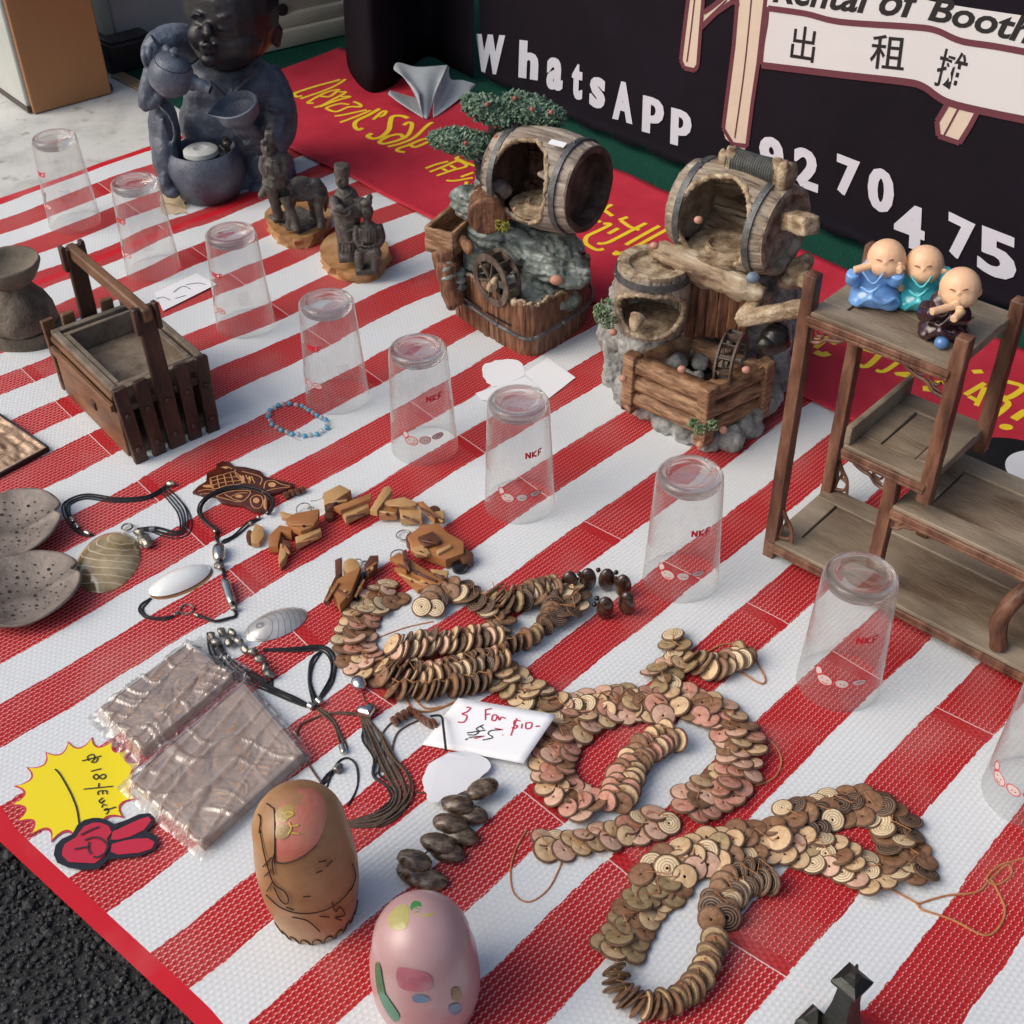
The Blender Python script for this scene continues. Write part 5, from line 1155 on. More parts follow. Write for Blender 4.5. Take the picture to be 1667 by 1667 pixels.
# ================================================================== THREE LITTLE MONK FIGURES
m_skin = pm('painted_skin', (.78, .48, .29), (.84, .56, .35), 30, .40, 0, sss=.1)
def monk(name_lab, col, bx, by, hx, hy, hr, pose, seed):
    F = Fr(bx, by, SZ + .3122); m_rb = pm('glossy_robe_' + pose, col, rough=.24, coat=.5, c2=tuple(c * 1.25 for c in col), scale=40)
    t_ = thing('monk_figure', name_lab, 'figurine', F.o); q = PX(F); k = .7
    cx = bx
    q.e(cx, by - 24, .020, 42, 26, 32).e(cx - 2, by - 52, .024, 30, 34, 25).e(cx - 26, by - 16, .012, 18, 15, 20).e(cx + 24, by - 14, .010, 18, 14, 20).e(cx, by - 70, .024, 22, 18, 18)
    if pose == 'eyes':
        q.t([(cx - 22, by - 64, .02), (cx - 35, by - 50, .012), (cx - 35, by - 62, .006)], [12, 13, 11]).t([(cx + 20, by - 64, .02), (cx + 34, by - 50, .012), (cx + 37, by - 60, .006)], [12, 13, 11])
    elif pose == 'ears':
        q.t([(cx - 22, by - 66, .02), (cx - 36, by - 62, .018), (cx - 38, by - 78, .018)], [13, 13, 9]).t([(cx + 20, by - 66, .02), (cx + 34, by - 60, .018), (cx + 38, by - 76, .018)], [13, 13, 9])
    else:
        q.t([(cx - 24, by - 64, .02), (cx - 30, by - 48, .008), (cx - 16, by - 50, -.004)], [14, 14, 11]).t([(cx + 22, by - 64, .02), (cx + 32, by - 44, .008), (cx + 14, by - 42, -.004)], [14, 14, 11])
    q.t([(cx - 30, by - 8, .0), (cx - 8, by - 20, -.008), (cx + 14, by - 12, -.006), (cx + 34, by - 22, .002)], [4, 5, 5, 4]).t([(cx - 24, by - 40, .002), (cx - 6, by - 30, -.006), (cx + 10, by - 44, -.002)], [3, 4, 3]).t([(cx - 20, by - 64, .0), (cx - 2, by - 44, -.006), (cx + 16, by - 64, .0)], [2.5, 3, 2.5])
    for v in q.mb.b.verts: v.co.z = max(v.co.z, F.o.z)
    sculpt(q.mb, 'robe', m_rb, t_, True, .0016, 3)
    q = PX(F); hd = .020
    q.e(hx, hy, hd, hr, hr * 1.02, hr * .95).e(hx - 1, hy + hr * .38, hd - .006, hr * .86, hr * .62, hr * .74).t([(hx, hy + hr * .8, hd), (cx, by - 72, .024)], [hr * .4, hr * .5], 10, 0)
    q.e(hx - 2, hy + hr * .30, hd - hr * F.s * .98, 2.6, 2.2, 2.6).e(hx - hr * .98, hy + hr * .25, hd, 4, 8, 5).e(hx + hr * .98, hy + hr * .25, hd, 4, 8, 5).e(hx - hr * .5, hy + hr * .45, hd - hr * F.s * .62, 7, 6, 5).e(hx + hr * .42, hy + hr * .45, hd - hr * F.s * .66, 7, 6, 5)
    sculpt(q.mb, 'head', m_skin, t_, True, .0014, 4)
    q = PX(F); fd = hd - hr * F.s * .93
    for s_ in (-1, 1): q.t([(hx + s_ * hr * .58 - 2, hy + hr * .16, fd + .007), (hx + s_ * hr * .40 - 2, hy + hr * .09, fd + .0018), (hx + s_ * hr * .2 - 2, hy + hr * .16, fd - .0006)], .9, 6, 4)
    if pose != 'mouth': q.t([(hx - hr * .2 - 2, hy + hr * .60, fd + .0035), (hx - 2, hy + hr * .66, fd + .003), (hx + hr * .2 - 2, hy + hr * .60, fd + .0035)], .9, 6, 4)
    q.mb.build('face_lines', pm('face_line_paint', (.20, .07, .04), rough=.5), t_, True)
    def hand(wx, wy, wd, ex, ey, ed, fx, fy, spread):
        h = PX(F); h.t([(wx, wy, wd), (ex, ey, ed)], [6.5, 6.8], 10, 0).e(ex, ey, ed, 7, 7, 5)
        L = math.hypot(fx, fy); ux, uy = fx / L, fy / L
        for j in range(4):
            o_ = (j - 1.5) * spread; l_ = (10, 12, 11.5, 9)[j]; sx, sy = ex - uy * o_, ey + ux * o_
            h.t([(sx, sy, ed - .001), (sx + ux * l_ * .6, sy + uy * l_ * .6, ed - .0025), (sx + ux * l_, sy + uy * l_, ed - .0015)], [2.3, 2.2, 1.7], 7, 3)
        h.t([(ex + uy * 5, ey - ux * 5, ed), (ex + uy * 9 + ux * 4, ey - ux * 9 + uy * 4, ed - .0015)], [2.4, 1.8], 7, 0)
        sculpt(h.mb, 'hand', m_skin, t_, True, .0009, 1)
    ff = fd - .002
    if pose == 'eyes':
        hand(cx - 34, by - 66, .004, hx - 24, hy + 12, ff + .009, 18, -5, 3.6); hand(cx + 38, by - 64, .004, hx + 24, hy + 16, ff + .009, -14, -10, 3.6)
    elif pose == 'ears':
        hand(hx - 38, hy + 42, .018, hx - 36, hy + 14, hd - .004, 10, -16, 3.2); hand(hx + 36, hy + 42, .018, hx + 34, hy + 18, hd - .004, -10, -16, 3.2)
    else:
        hand(cx - 20, by - 52, -.012, hx - 10, hy + 30, ff + .002, 12, -4, 3.4); hand(cx + 16, by - 40, -.012, hx + 2, hy + 40, ff + .001, -8, -12, 3.4)
    if pose == 'mouth':
        h = PX(F); h.e(cx - 3, by - 2, -.008, 12, 11, 11); h.mb.build('blue_shoe', pm('glossy_blue_shoe', (.10, .22, .48), rough=.25, coat=.4), t_, True)
    return t_
monk('little bald monk in glossy light blue robe covering his eyes, on the shelf top', (.15, .33, .66), 1424, 506, 1443, 420, 31, 'eyes', 1)
monk('little bald monk in glossy turquoise robe with hands at his ears, middle of three', (.045, .38, .44), 1502, 512, 1505, 430, 31, 'ears', 2)
monk('little bald monk in glossy dark maroon robe covering his mouth, nearest on the shelf top', (.032, .008, .012), 1536, 560, 1563, 468, 33, 'mouth', 3)

# black and white fan shaped board lying behind the shelf
th = thing('round_board', 'black round board with white centre lying on the mat edge behind the shelf', 'board', G(1640, 770, .012))
mb = MB(); c_ = G(1650, 775, .012); mb.lathe([(0, 0), (.073, 0), (.074, .001), (.073, .003), (0, .003)], Matrix.Translation(c_), 56); mb.build('disc', pm('black_card', (.008, .008, .01), rough=.4), th, True)
mb = MB(); c2 = G(1690, 765, .0155); mb.lathe([(0, 0), (.037, 0), (.037, .001), (0, .001)], Matrix.Translation(c2), 48); mb.build('white_centre', m_pap, th, True)

# ================================================================== WOODEN HANDLED BOX
bo = G(215, 756, ZM - .001); BA = R_(38.5)
m_bw = pm('dark_box_wood', (.016, .006, .0035), (.046, .018, .010), 50, .5, .4, 260, c3=(.085, .036, .021), stretch=(1, 1, .25))
m_bl = pm('brown_box_wood', (.085, .038, .017), (.17, .082, .038), 40, .55, .4, 260, c3=(.23, .12, .06), stretch=(1, .3, 1))
m_bd = pm('dusty_box_wood', (.10, .075, .05), (.18, .14, .10), 40, .7, .4, 260, c3=(.24, .195, .145))
bx_ = thing('handled_box', 'dark slatted wooden carrying box with drawer and upright handle', 'box', bo, BA)
BL, BD, BH = .122, .205, .100       # along the slatted face, depth back, height
FL = .014                            # splay
mb = MB(); mb.box((BL / 2 + .002, BD / 2, .008), (BL * .86, BD - .02, .010)); mb.build('floor', m_bd, bx_)
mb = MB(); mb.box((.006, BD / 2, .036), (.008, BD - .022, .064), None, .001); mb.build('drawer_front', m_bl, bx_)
mb = MB(); mb.box((.0018, BD * .44, .040), (.004, .012, .012), None, .001); mb.build('drawer_knob', m_bw, bx_)
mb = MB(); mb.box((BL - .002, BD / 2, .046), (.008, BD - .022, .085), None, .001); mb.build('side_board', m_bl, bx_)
mb = MB(); mb.box((BL / 2, BD / 2, .064), (BL - .014, BD - .03, .004)); mb.build('tray_floor', m_bd, bx_)
mb = MB(); w_ = .009; zt = .098; x0, x1, y0, y1 = .004, BL + .004, .012, BD - .010
for (a, b_, c, d) in ((x0, x1, y0, y0 + w_), (x0, x1, y1 - w_, y1), (x0, x0 + w_, y0 + w_, y1 - w_), (x1 - w_, x1, y0 + w_, y1 - w_)): mb.box(((a + b_) / 2, (c + d) / 2, zt - .008), (b_ - a - .0005, d - c - .0005, .016), None, .001)
x0, x1, y0, y1 = .014, BL - .008, .024, BD - .024; w_ = .007
for (a, b_, c, d) in ((x0, x1, y0, y0 + w_), (x0, x1, y1 - w_, y1), (x0, x0 + w_, y0 + w_, y1 - w_), (x1 - w_, x1, y0 + w_, y1 - w_)): mb.box(((a + b_) / 2, (c + d) / 2, zt - .017), (b_ - a - .0005, d - c - .0005, .030), None, .001)
mb.build('tray_frame', m_bd, bx_)
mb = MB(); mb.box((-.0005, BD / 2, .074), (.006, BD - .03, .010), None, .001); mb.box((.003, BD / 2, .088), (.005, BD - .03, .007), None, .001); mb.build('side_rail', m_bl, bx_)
for face, y in ((0, 0.0), (1, BD)):
    s_ = -1 if face == 0 else 1
    for k in range(5):
        x = .011 + k * .0245; top = .108 if k != 2 else .194; wd = .0165 if k != 2 else .0215; z0 = 0.0
        a = Vector((x, y + s_ * .004, z0)); b_ = Vector((x + (k - 2) * .0022, y + s_ * .004 - s_ * (.004 if k != 2 else .010) * 1, top))
        mb = MB(); mb.bar(a, b_, wd, .0085, .0012, Vector((0, 1, 0)))
        bmesh.ops.subdivide_edges(mb.b, edges=[e for e in mb.b.edges if e.calc_length() > .05], cuts=8); mb.rough(.0005, 120, k)
        o = mb.build('slat' if k != 2 else 'handle_post', m_bw if face == 0 or k == 2 else m_bl, bx_)  # slats of the front face get a darker brown than those behind
        for zz in (.022, .070):
            m2 = MB(); p_ = a.lerp(b_, zz / top) + Vector((0, s_ * .0052, 0)); m2.ell(p_, (.0042, .0026, .0042), None, 10, 6); s2 = m2.build('stud', m_bw, None); s2.parent = o
mb = MB(); xh = .011 + 2 * .0245
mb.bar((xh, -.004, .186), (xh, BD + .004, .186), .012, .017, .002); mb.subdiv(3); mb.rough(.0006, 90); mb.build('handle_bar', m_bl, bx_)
for y in (.003, BD - .003):
    for dx in (-.013, .013):
        mb = MB(); mb.box((xh + dx, y, .180), (.006, .010, .034), None, .001); mb.build('handle_cheek', m_bw, bx_)

# ================================================================== CLAY POT WITH BOWL AT LEFT EDGE
F = Fr(62, 574, ZM - .001)
th = thing('clay_pot', 'rough grey brown clay bowl on a squat pot with a round foot, at left edge', 'pot', F.o)
m_cl = pm('grey_brown_clay', (.045, .036, .026), (.12, .098, .074), 30, .8, .9, 240, c3=(.20, .17, .13))
c_ = F.o + F.f * .047 - F.r * .006
mb = MB(); mb.prism([c_ + Vector((cos(a) * .055 * (1 + .06 * cos(3 * a + 1)), sin(a) * .045 * (1 + .05 * cos(2 * a)), 0)) for a in [k * pi / 16 for k in range(32)]], (0, 0, .022), .003); mb.rough(.0012, 60); mb.build('foot', m_cl, th, True)
mb = MB(); mb.lathe([(0, .020), (.040, .020), (.046, .028), (.045, .046), (.038, .062), (.027, .076), (.0215, .084), (.0235, .090), (0, .090)], Matrix.Translation(c_), 44); mb.rough(.0020, 85); mb.rough(.0014, 230, 4); mb.build('pot_body', m_cl, th, True, sharp=False)
mb = MB(); mb.lathe([(0, .086), (.0235, .086), (.032, .094), (.040, .106), (.044, .116), (.0425, .120), (.040, .1185), (.036, .110), (.027, .102), (0, .101)], Matrix.Translation(c_), 44); mb.rough(.0009, 60); mb.build('bowl', pm('clay_bowl', (.09, .075, .055), (.19, .16, .12), 30, .8, .5, 240), th, True, sharp=False)

# ================================================================== CARVED PLAQUE, LEAF DISHES
th = thing('relief_plaque', 'copper coloured relief plaque in thin dark frame, cut by the left edge', 'plaque', G(20, 730, ZM))
m_cop = pm('copper_relief', (.10, .055, .03), (.42, .27, .17), 60, .4, .6, 200, c3=(.62, .44, .30), metal=.25)
a, b_ = G(80, 735, ZM), G(-4, 677, ZM); c = G(-6, 782, ZM); d = b_ + c - a
n_ = 46; grid = []
for i in range(n_ + 1):
    r = []
    for j in range(n_ + 1):
        f_, g_ = i / n_, j / n_; p = (a * (1 - f_) + b_ * f_) * (1 - g_) + (c * (1 - f_) + d * f_) * g_
        h = .006; ins = .05 < f_ < .95 and .05 < g_ < .95
        if ins: h = .0042 + .0016 * max(-1, min(1, 3 * noise.noise(Vector((f_ * 7, g_ * 9, 1))))) + .0008 * noise.noise(Vector((f_ * 22, g_ * 22, 4)))
        r.append(p + Vector((0, 0, h)))
    grid.append(r)
mb = MB(); mb.sheet(grid); mb.build('relief', m_cop, th, True, sharp=False)
mb = MB()
for p, q_ in ((a, b_), (b_, d), (d, c), (c, a)): mb.bar(p + Vector((0, 0, .0035)), q_ + Vector((0, 0, .0035)), .0032, .0075, .0006)
mb.build('frame', pm('dark_frame_edge', (.012, .011, .010), rough=.35), th, True)
m_coco = pm('coconut_shell', (.07, .052, .042), (.15, .122, .102), 30, .5, .4, 220, c3=(.24, .195, .165))
m_hole = pm('pierced_hole', (.012, .010, .008), rough=.9)
def leaf_dish(lab, cx, cy, rx, notch, seed, tilt):
    F = Fr(cx, cy, ZM); t_ = thing('leaf_dish', lab, 'dish', F.o); mb = MB(); NR, NA = 26, 120; V = []
    ctr = F.o
    def prof(a, f_):
        lob = 1.0
        for na, dp, wd in notch:
            dlt = math.atan2(sin(a - na), cos(a - na)); lob -= dp * math.exp(-(dlt / wd) ** 2)
        r = rx * lob * f_; z = .004 + .014 * f_ ** 2.0 + .0008 * sin(5 * a + seed) * f_ * f_
        return ctr + Vector((cos(a) * r, sin(a) * r * .92, z + .012 * f_ * f_ * max(0, cos(a - tilt)) * .6))
    c0 = mb.b.verts.new(ctr + Vector((0, 0, .004)))
    for i in range(1, NR + 1): V.append([mb.b.verts.new(prof(2 * pi * j / NA, i / NR)) for j in range(NA)])
    for j in range(NA): mb.b.faces.new((c0, V[0][j], V[0][(j + 1) % NA]))
    for i in range(NR - 1):
        for j in range(NA): mb.b.faces.new((V[i][j], V[i + 1][j], V[i + 1][(j + 1) % NA], V[i][(j + 1) % NA]))
    o = mb.build('dish', m_coco, t_, True, sharp=False)
    if sum(p.normal.z for p in o.data.polygons) < 0: o.data.flip_normals()
    s_ = o.modifiers.new('t', 'SOLIDIFY'); s_.thickness = .0028; s_.offset = -1
    mh = MB(); rg = random.Random(seed)
    for k in range(64):
        a = 2 * pi * (k * .382) + rg.uniform(-.1, .1); f_ = .18 + .62 * (k / 64) ** .7; p = prof(a, f_); e1 = prof(a, f_ + .02) - p; e2 = prof(a + .02, f_) - p; nrm = e1.cross(e2).normalized()
        r = .0011 if k % 9 else .0019; e1.normalize(); e2 = nrm.cross(e1); mh.poly([p + nrm * .0009 + (e1 * cos(t) + e2 * sin(t)) * r for t in [w * pi / 4 for w in range(8)]])
    mh.build('pierced_holes', m_hole, t_, True, smooth=False)
leaf_dish('dark coconut shell leaf dish with pierced holes, upper of two at left edge', 12, 872, .065, [(.30, .13, .10), (1.9, .06, .12), (2.9, .1, .2)], 3, .6)
leaf_dish('greyish coconut shell leaf dish with pierced holes, lower of two at left edge', 42, 976, .062, [(.42, .15, .09), (1.9, .05, .12), (2.7, .1, .2)], 5, .3)
# ================================================================== COCONUT DISC STRANDS
def disc_mat(name, a, b_, ring=None):
    m = pm(name, a, b_, 140, .5, .35, 500)
    if ring:
        t, b = nodes(m); src = b.inputs['Base Color'].links[0].from_socket; tc = N(t, 'ShaderNodeTexCoord'); sx = N(t, 'ShaderNodeSeparateXYZ'); t.links.new(tc.outputs['Object'], sx.inputs[0])
        r = MTH(t, 'SQRT', MTH(t, 'ADD', MTH(t, 'MULTIPLY', sx.outputs[0], sx.outputs[0]), MTH(t, 'MULTIPLY', sx.outputs[1], sx.outputs[1])))
        k = MTH(t, 'GREATER_THAN', MTH(t, 'SINE', MTH(t, 'MULTIPLY', r, 2 * pi / .0023)), .45); t.links.new(MIXC(t, k, src, ring), b.inputs['Base Color'])
    return m
DM = {'tan': disc_mat('tan_disc', (.50, .31, .15), (.72, .52, .31)), 'cream': disc_mat('cream_disc', (.64, .49, .29), (.80, .67, .46), (.42, .28, .14)),
      'pink': disc_mat('rosy_disc', (.46, .19, .13), (.64, .33, .24)), 'rose': disc_mat('pale_rosy_disc', (.56, .31, .21), (.73, .48, .35)), 'mid': disc_mat('brown_disc', (.17, .078, .036), (.32, .17, .09)),
      'dark': disc_mat('dark_ringed_disc', (.020, .010, .007), (.05, .026, .018), (.24, .16, .10)), 'olive': disc_mat('olive_disc', (.26, .18, .085), (.44, .32, .17))}
m_rim = pm('disc_bark_rim', (.07, .036, .018), (.20, .11, .06), 200, .7, .4, 500)
DR, DTH = .0119, .0026
DMESH = {}
for kx, mm in DM.items():
    for var in range(2):
        mb = MB(); h = DTH / 2; R0 = DR * (1.0 if var == 0 else .93)
        mb.lathe([(.0011, h * .7), (.0016, h), (R0 * .86, h), (R0 * .97, h * .55), (R0, 0), (R0 * .97, -h * .55), (R0 * .86, -h), (.0016, -h), (.0011, -h * .7)], None, 28, True); mb.rough(.00022, 260, var + len(DMESH))
        me = mb.build('disc', [mm, m_rim], data_only=True)
        for p in me.polygons:
            c = p.center
            if math.hypot(c.x, c.y) > R0 * .90: p.material_index = 1
        DMESH[(kx, var)] = me
m_cord = pm('orange_waxed_cord', (.36, .14, .05), (.50, .23, .09), 300, .7)
def strand(label, runs, cords, seed, group='coconut disc strands', base=None):
    """runs: (path px, rows, tilt deg, step m, palette, lift m, spread m)"""
    p0 = G(runs[0][0][0][0], runs[0][0][0][1], ZM); t_ = thing('disc_strand', label, 'necklace', p0, 0, group)
    rg = random.Random(seed); inv = wm(t_).inverted(); n = 0
    for path, rows, tilt, step, pal, lift, spread in runs:
        pts = spline(GP(path, ZM + .004), 8); W = walk(pts, step); th = thread = []
        for i, (p, tn) in enumerate(W):
            side = Vector((tn.y, -tn.x, 0)).normalized()
            for r in range(rows):
                o_ = (r - (rows - 1) / 2) * spread; mid = (rows % 2 == 1 and r == rows // 2)
                if n >= 100: break
                a = R_(tilt + rg.uniform(-11, 12)); X = tn.normalized(); Z = (Vector((0, 0, 1)) * cos(a) - X * sin(a)); X2 = side.cross(Z).normalized()
                b_ = R_(rg.uniform(-15, 15) + (0 if mid else (8 if o_ > 0 else -8))); Z = (Z * cos(b_) + side * sin(b_)).normalized(); X2 = side.cross(Z).normalized(); Y2 = Z.cross(X2)
                M = Matrix((X2, Y2, Z)).transposed() @ Matrix.Rotation(rg.uniform(0, 6.28), 3, 'Z')
                c = p + side * o_ + X * (step * .5 * (r % 2)) + side * rg.uniform(-.0022, .0022) + X * rg.uniform(-.0012, .0012)
                zlow = DR * math.sqrt(max(0, 1 - Z.z ** 2)) + DTH * .5 * abs(Z.z); c = Vector((c.x, c.y, ZM + max(zlow * .92, .0015) + lift + (.0024 if mid and rows > 1 else 0)))
                o = bpy.data.objects.new('disc', DMESH[(rg.choice(pal), rg.randint(0, 1))]); COL.objects.link(o); o.parent = t_
                M4 = M.to_4x4() @ Matrix.Scale(rg.uniform(.84, 1.10), 4); M4.translation = c; o.matrix_local = inv @ M4; n += 1
            th.append(p + Vector((0, 0, lift + .0075)))
    mb = MB()
    for path, r_ in cords:
        mb.tube(spline(GP(path, ZM + .0012), 6), r_, 6)
    # stitching thread criss-crossing over the discs
    for path, rows, tilt, step, pal, lift, spread in runs:
        W = walk(spline(GP(path, ZM), 8), step * 1.0)
        P_ = []
        for i, (p, tn) in enumerate(W):
            side = Vector((tn.y, -tn.x, 0)).normalized(); P_.append(p + side * spread * .55 * (1 if i % 2 else -1) * (0.9 if rows > 1 else .4) + Vector((0, 0, lift + (.0098 if tilt < 50 else .0185))))
        if len(P_) > 2: mb.tube(P_, .00055, 5)
    mb.build('cord', m_cord, t_, True)
    return t_
PK = ['pink', 'pink', 'rose', 'rose', 'mid', 'tan']; TN = ['tan', 'tan', 'rose', 'olive', 'mid', 'cream']; DK = ['dark', 'dark', 'cream', 'mid']; MX = ['tan', 'mid', 'dark', 'cream', 'rose']
strand('rosy brown coconut disc strand curving down beside the wooden keyrings at left of the heap',
       [([(640, 962), (602, 985), (578, 1030), (586, 1072), (628, 1092), (676, 1086)], 3, 13, .0118, ['rose', 'pink', 'tan', 'mid', 'cream'], 0, .0125)],
       [([(705, 1012), (660, 1022), (610, 1040), (572, 1052), (556, 1048), (560, 1036)], .0008), ([(556, 1062), (546, 1074), (566, 1088), (590, 1098)], .0007)], 1)
strand('dark and cream coconut disc bracelet lying above the fanned disc heap',
       [([(698, 1000), (718, 972), (752, 966), (788, 984), (812, 1012), (800, 1040)], 2, 24, .0105, DK, .004, .012), ([(800, 975), (838, 985), (868, 972), (905, 962)], 2, 55, .0065, ['mid', 'dark', 'olive', 'cream'], .003, .008)],
       [([(735, 1046), (790, 1064), (818, 1052), (800, 1038), (770, 1034)], .0009)], 2)
strand('fanned heap of tan and brown coconut discs standing on edge above the price card',
       [([(640, 1066), (700, 1058), (760, 1052), (812, 1040)], 2, 48, .0078, MX, .006, .011), ([(620, 1100), (690, 1106), (760, 1092), (820, 1078)], 2, 52, .0072, MX, .002, .011), ([(640, 1128), (700, 1130), (760, 1122), (800, 1112)], 1, 56, .0072, ['mid', 'dark', 'tan'], 0, .010), ([(820, 1062), (862, 1046), (890, 1020), (898, 990)], 1, 62, .0085, ['dark', 'mid', 'olive'], 0, .01)],
       [([(660, 1118), (668, 1150), (700, 1158), (750, 1138)], .0011), ([(664, 1124), (690, 1152), (720, 1150)], .0009)], 3)
strand('round coil of dark ringed coconut discs beside the dark bean bracelet',
       [([(885, 985), (902, 968), (928, 968), (940, 988), (926, 1006), (902, 1010)], 2, 16, .0125, DK, .008, .010)], [], 4)
strand('tan coconut disc strand running right from the price card to the rosy ring',
       [([(812, 1098), (846, 1122), (884, 1148), (930, 1156), (980, 1146), (1030, 1140)], 3, 14, .0120, TN, .001, .0125)], [], 5)
strand('bunch of tan coconut discs at upper right end, two discs standing above it',
       [([(1088, 1044), (1106, 1062), (1092, 1086), (1066, 1108), (1090, 1122)], 2, 13, .0120, TN, .003, .012), ([(1120, 1082), (1150, 1090), (1184, 1084), (1212, 1070)], 2, 48, .0085, ['olive', 'mid', 'cream', 'tan'], .001, .010)],
       [([(1196, 1050), (1222, 1060), (1238, 1088), (1246, 1108), (1236, 1112), (1206, 1094)], .0010), ([(1150, 1062), (1180, 1048), (1212, 1052)], .0010)], 6)
strand('ring of rosy coconut discs right of the price card, red mat showing inside',
       [([(1078, 1150), (1020, 1150), (968, 1162), (918, 1200), (898, 1250), (922, 1296), (972, 1318)], 3, 13, .0120, PK, .002, .0125), ([(1000, 1316), (1014, 1284), (1032, 1250), (1060, 1222), (1090, 1206)], 2, 54, .0075, ['pink', 'pink', 'mid', 'tan'], .002, .012)],
       [], 7)
strand('long rosy coconut disc strand curving below the ring to a thread loop',
       [([(1112, 1140), (1170, 1166), (1204, 1214), (1198, 1262), (1160, 1296), (1112, 1318)], 3, 13, .0122, PK, .003, .013), ([(1082, 1332), (1032, 1350), (974, 1366), (918, 1378), (868, 1372)], 2, 11, .0135, ['rose', 'tan', 'rose', 'cream', 'pink'], .001, .013)],
       [([(858, 1350), (838, 1386), (831, 1424), (838, 1456), (862, 1468), (892, 1448), (912, 1410), (918, 1390)], .0008), ([(1225, 1194), (1258, 1210), (1272, 1236), (1262, 1264), (1232, 1278), (1190, 1282), (1152, 1272)], .0009)], 8)
strand('tan coconut disc strand reaching towards the right edge with long cord loop',
       [([(1060, 1440), (1108, 1408), (1162, 1386), (1222, 1372), (1284, 1376), (1344, 1394), (1396, 1414), (1430, 1432)], 3, 13, .0130, TN, .002, .0128)],
       [([(1440, 1442), (1492, 1470), (1500, 1480), (1552, 1498), (1600, 1522), (1624, 1512), (1636, 1482), (1622, 1446), (1612, 1430)], .0010), ([(1492, 1472), (1540, 1458), (1590, 1452), (1612, 1432), (1640, 1408), (1646, 1424), (1624, 1440), (1606, 1430), (1626, 1410), (1650, 1402), (1690, 1390)], .0010)], 9)
strand('dark ringed and cream coconut disc strand arched over the red stripe at lower right',
       [([(1282, 1338), (1326, 1328), (1378, 1310), (1424, 1316), (1458, 1344), (1474, 1384), (1484, 1424)], 3, 14, .0120, DK, .001, .0125)], [], 10)
strand('loop of tan and dark coconut discs on edge at the bottom of the picture',
       [([(1092, 1432), (1052, 1470), (1020, 1512), (1000, 1560)], 3, 15, .0115, ['olive', 'tan', 'mid'], .001, .012), ([(998, 1585), (1012, 1622), (1056, 1646), (1106, 1628), (1146, 1586), (1166, 1536)], 1, 66, .0052, ['mid', 'olive', 'tan'], 0, .012), ([(1168, 1505), (1178, 1468), (1206, 1440), (1252, 1428)], 2, 50, .008, DK, .001, .014)],
       [], 11)

# ================================================================== BEAD BRACELETS
def bracelet(name, label, cat, beads, mat, r, orient=None, cord=None, m_cd=None, rough=0):
    p0 = G(beads[0][0], beads[0][1], ZM); t_ = thing(name, label, cat, p0)
    n = len(beads)
    for i, bd in enumerate(beads):
        x, y = bd[0], bd[1]; z = bd[2] if len(bd) > 2 else r[2]; c = G(x, y, ZM + z); an = bd[3] if len(bd) > 3 else 0.0
        mb = MB(); mb.ell(c, r, Matrix.Rotation(an, 3, 'Z') @ Matrix.Rotation(bd[4] if len(bd) > 4 else 0, 3, 'X'), 16, 10)
        if rough: mb.rough(rough, 160, i)
        mb.build('bead', mat[i % len(mat)] if isinstance(mat, list) else mat, t_, True)
    if cord:
        mb = MB(); mb.tube(spline(GP(cord, ZM + r[2] * .7), 6), .0008, 6); mb.build('cord', m_cd, t_, True)
    return t_
m_seed = pm('brown_seed', (.025, .013, .008), (.10, .065, .04), 90, .22, .3, 200, c3=(.26, .19, .12), coat=.3, stretch=(1, 2.4, 1))
m_dbead = pm('dark_wood_bead', (.014, .007, .005), (.04, .018, .012), 60, .2, .1, 200, c3=(.12, .075, .04), coat=.5)
m_black = pm('black_bead', (.008, .007, .007), rough=.2, coat=.3)
z4 = lambda x, y: (400 + x / 3.969, 1060 + y / 3.969)
BB = []
for x, y, z, a in [(1530, 890, .012, .5), (1370, 995, .012, -.3), (1320, 1112, .013, -.2), (1240, 1242, .013, -.35), (1090, 1352, .013, -.4), (1455, 1055, .006, -.3), (1390, 1195, .006, -.2), (1305, 1300, .006, -.3), (1190, 1480, .006, -.2), (1080, 1440, .006, -.6)]:
    px, py = z4(x, y); BB.append((px, py, z, a))
bracelet('bean_bracelet', 'bracelet of big glossy dark brown seed beads lying beside the white cloud card', 'bracelet', BB, m_seed, (.0160, .0100, .0072), rough=.0009, cord=[(BB[0][0], BB[0][1]), (BB[1][0], BB[1][1]), (BB[2][0], BB[2][1]), (BB[3][0], BB[3][1]), (BB[4][0], BB[4][1])], m_cd=m_black)
t_ = bracelet('bead_bracelet', 'bracelet of upright flat dark brown wood beads beside the disc coil', 'bracelet', [(927, 948, .0155, .1), (957, 943, .0155, 0), (988, 944, .0155, 0), (1014, 954, .0155, -.2), (1020, 982, .0155, -.4), (985, 990, .0145, .1)], m_dbead, (.0092, .0062, .0155))
for k, (x, y) in enumerate([(943, 934), (974, 928), (1003, 932), (1003, 942), (972, 974), (968, 984), (944, 942)]):
    mb = MB(); mb.ell(G(x, y, ZM + .012), .0028, None, 10, 8); mb.build('small_bead', m_black, t_, True)
m_blue = pm('blue_crystal', (.10, .45, .68), (.18, .60, .80), 200, .12, trans=.4, coat=.4); m_clr = pm('clear_crystal', (.75, .82, .85), rough=.1, trans=.75)
ring = [(471, 657), (453, 659.5), (439, 668), (436.5, 678), (443, 691), (458, 700), (475.5, 706), (495.7, 709.5), (516, 707), (532, 696), (530, 683.5), (516, 676), (503, 668), (492, 661)]
bs = []
for i, p in enumerate(ring):
    q_ = ring[(i + 1) % len(ring)]; bs.append((p[0], p[1], .0034, 0)); bs.append(((p[0] + q_[0]) / 2, (p[1] + q_[1]) / 2, .0032, 0))
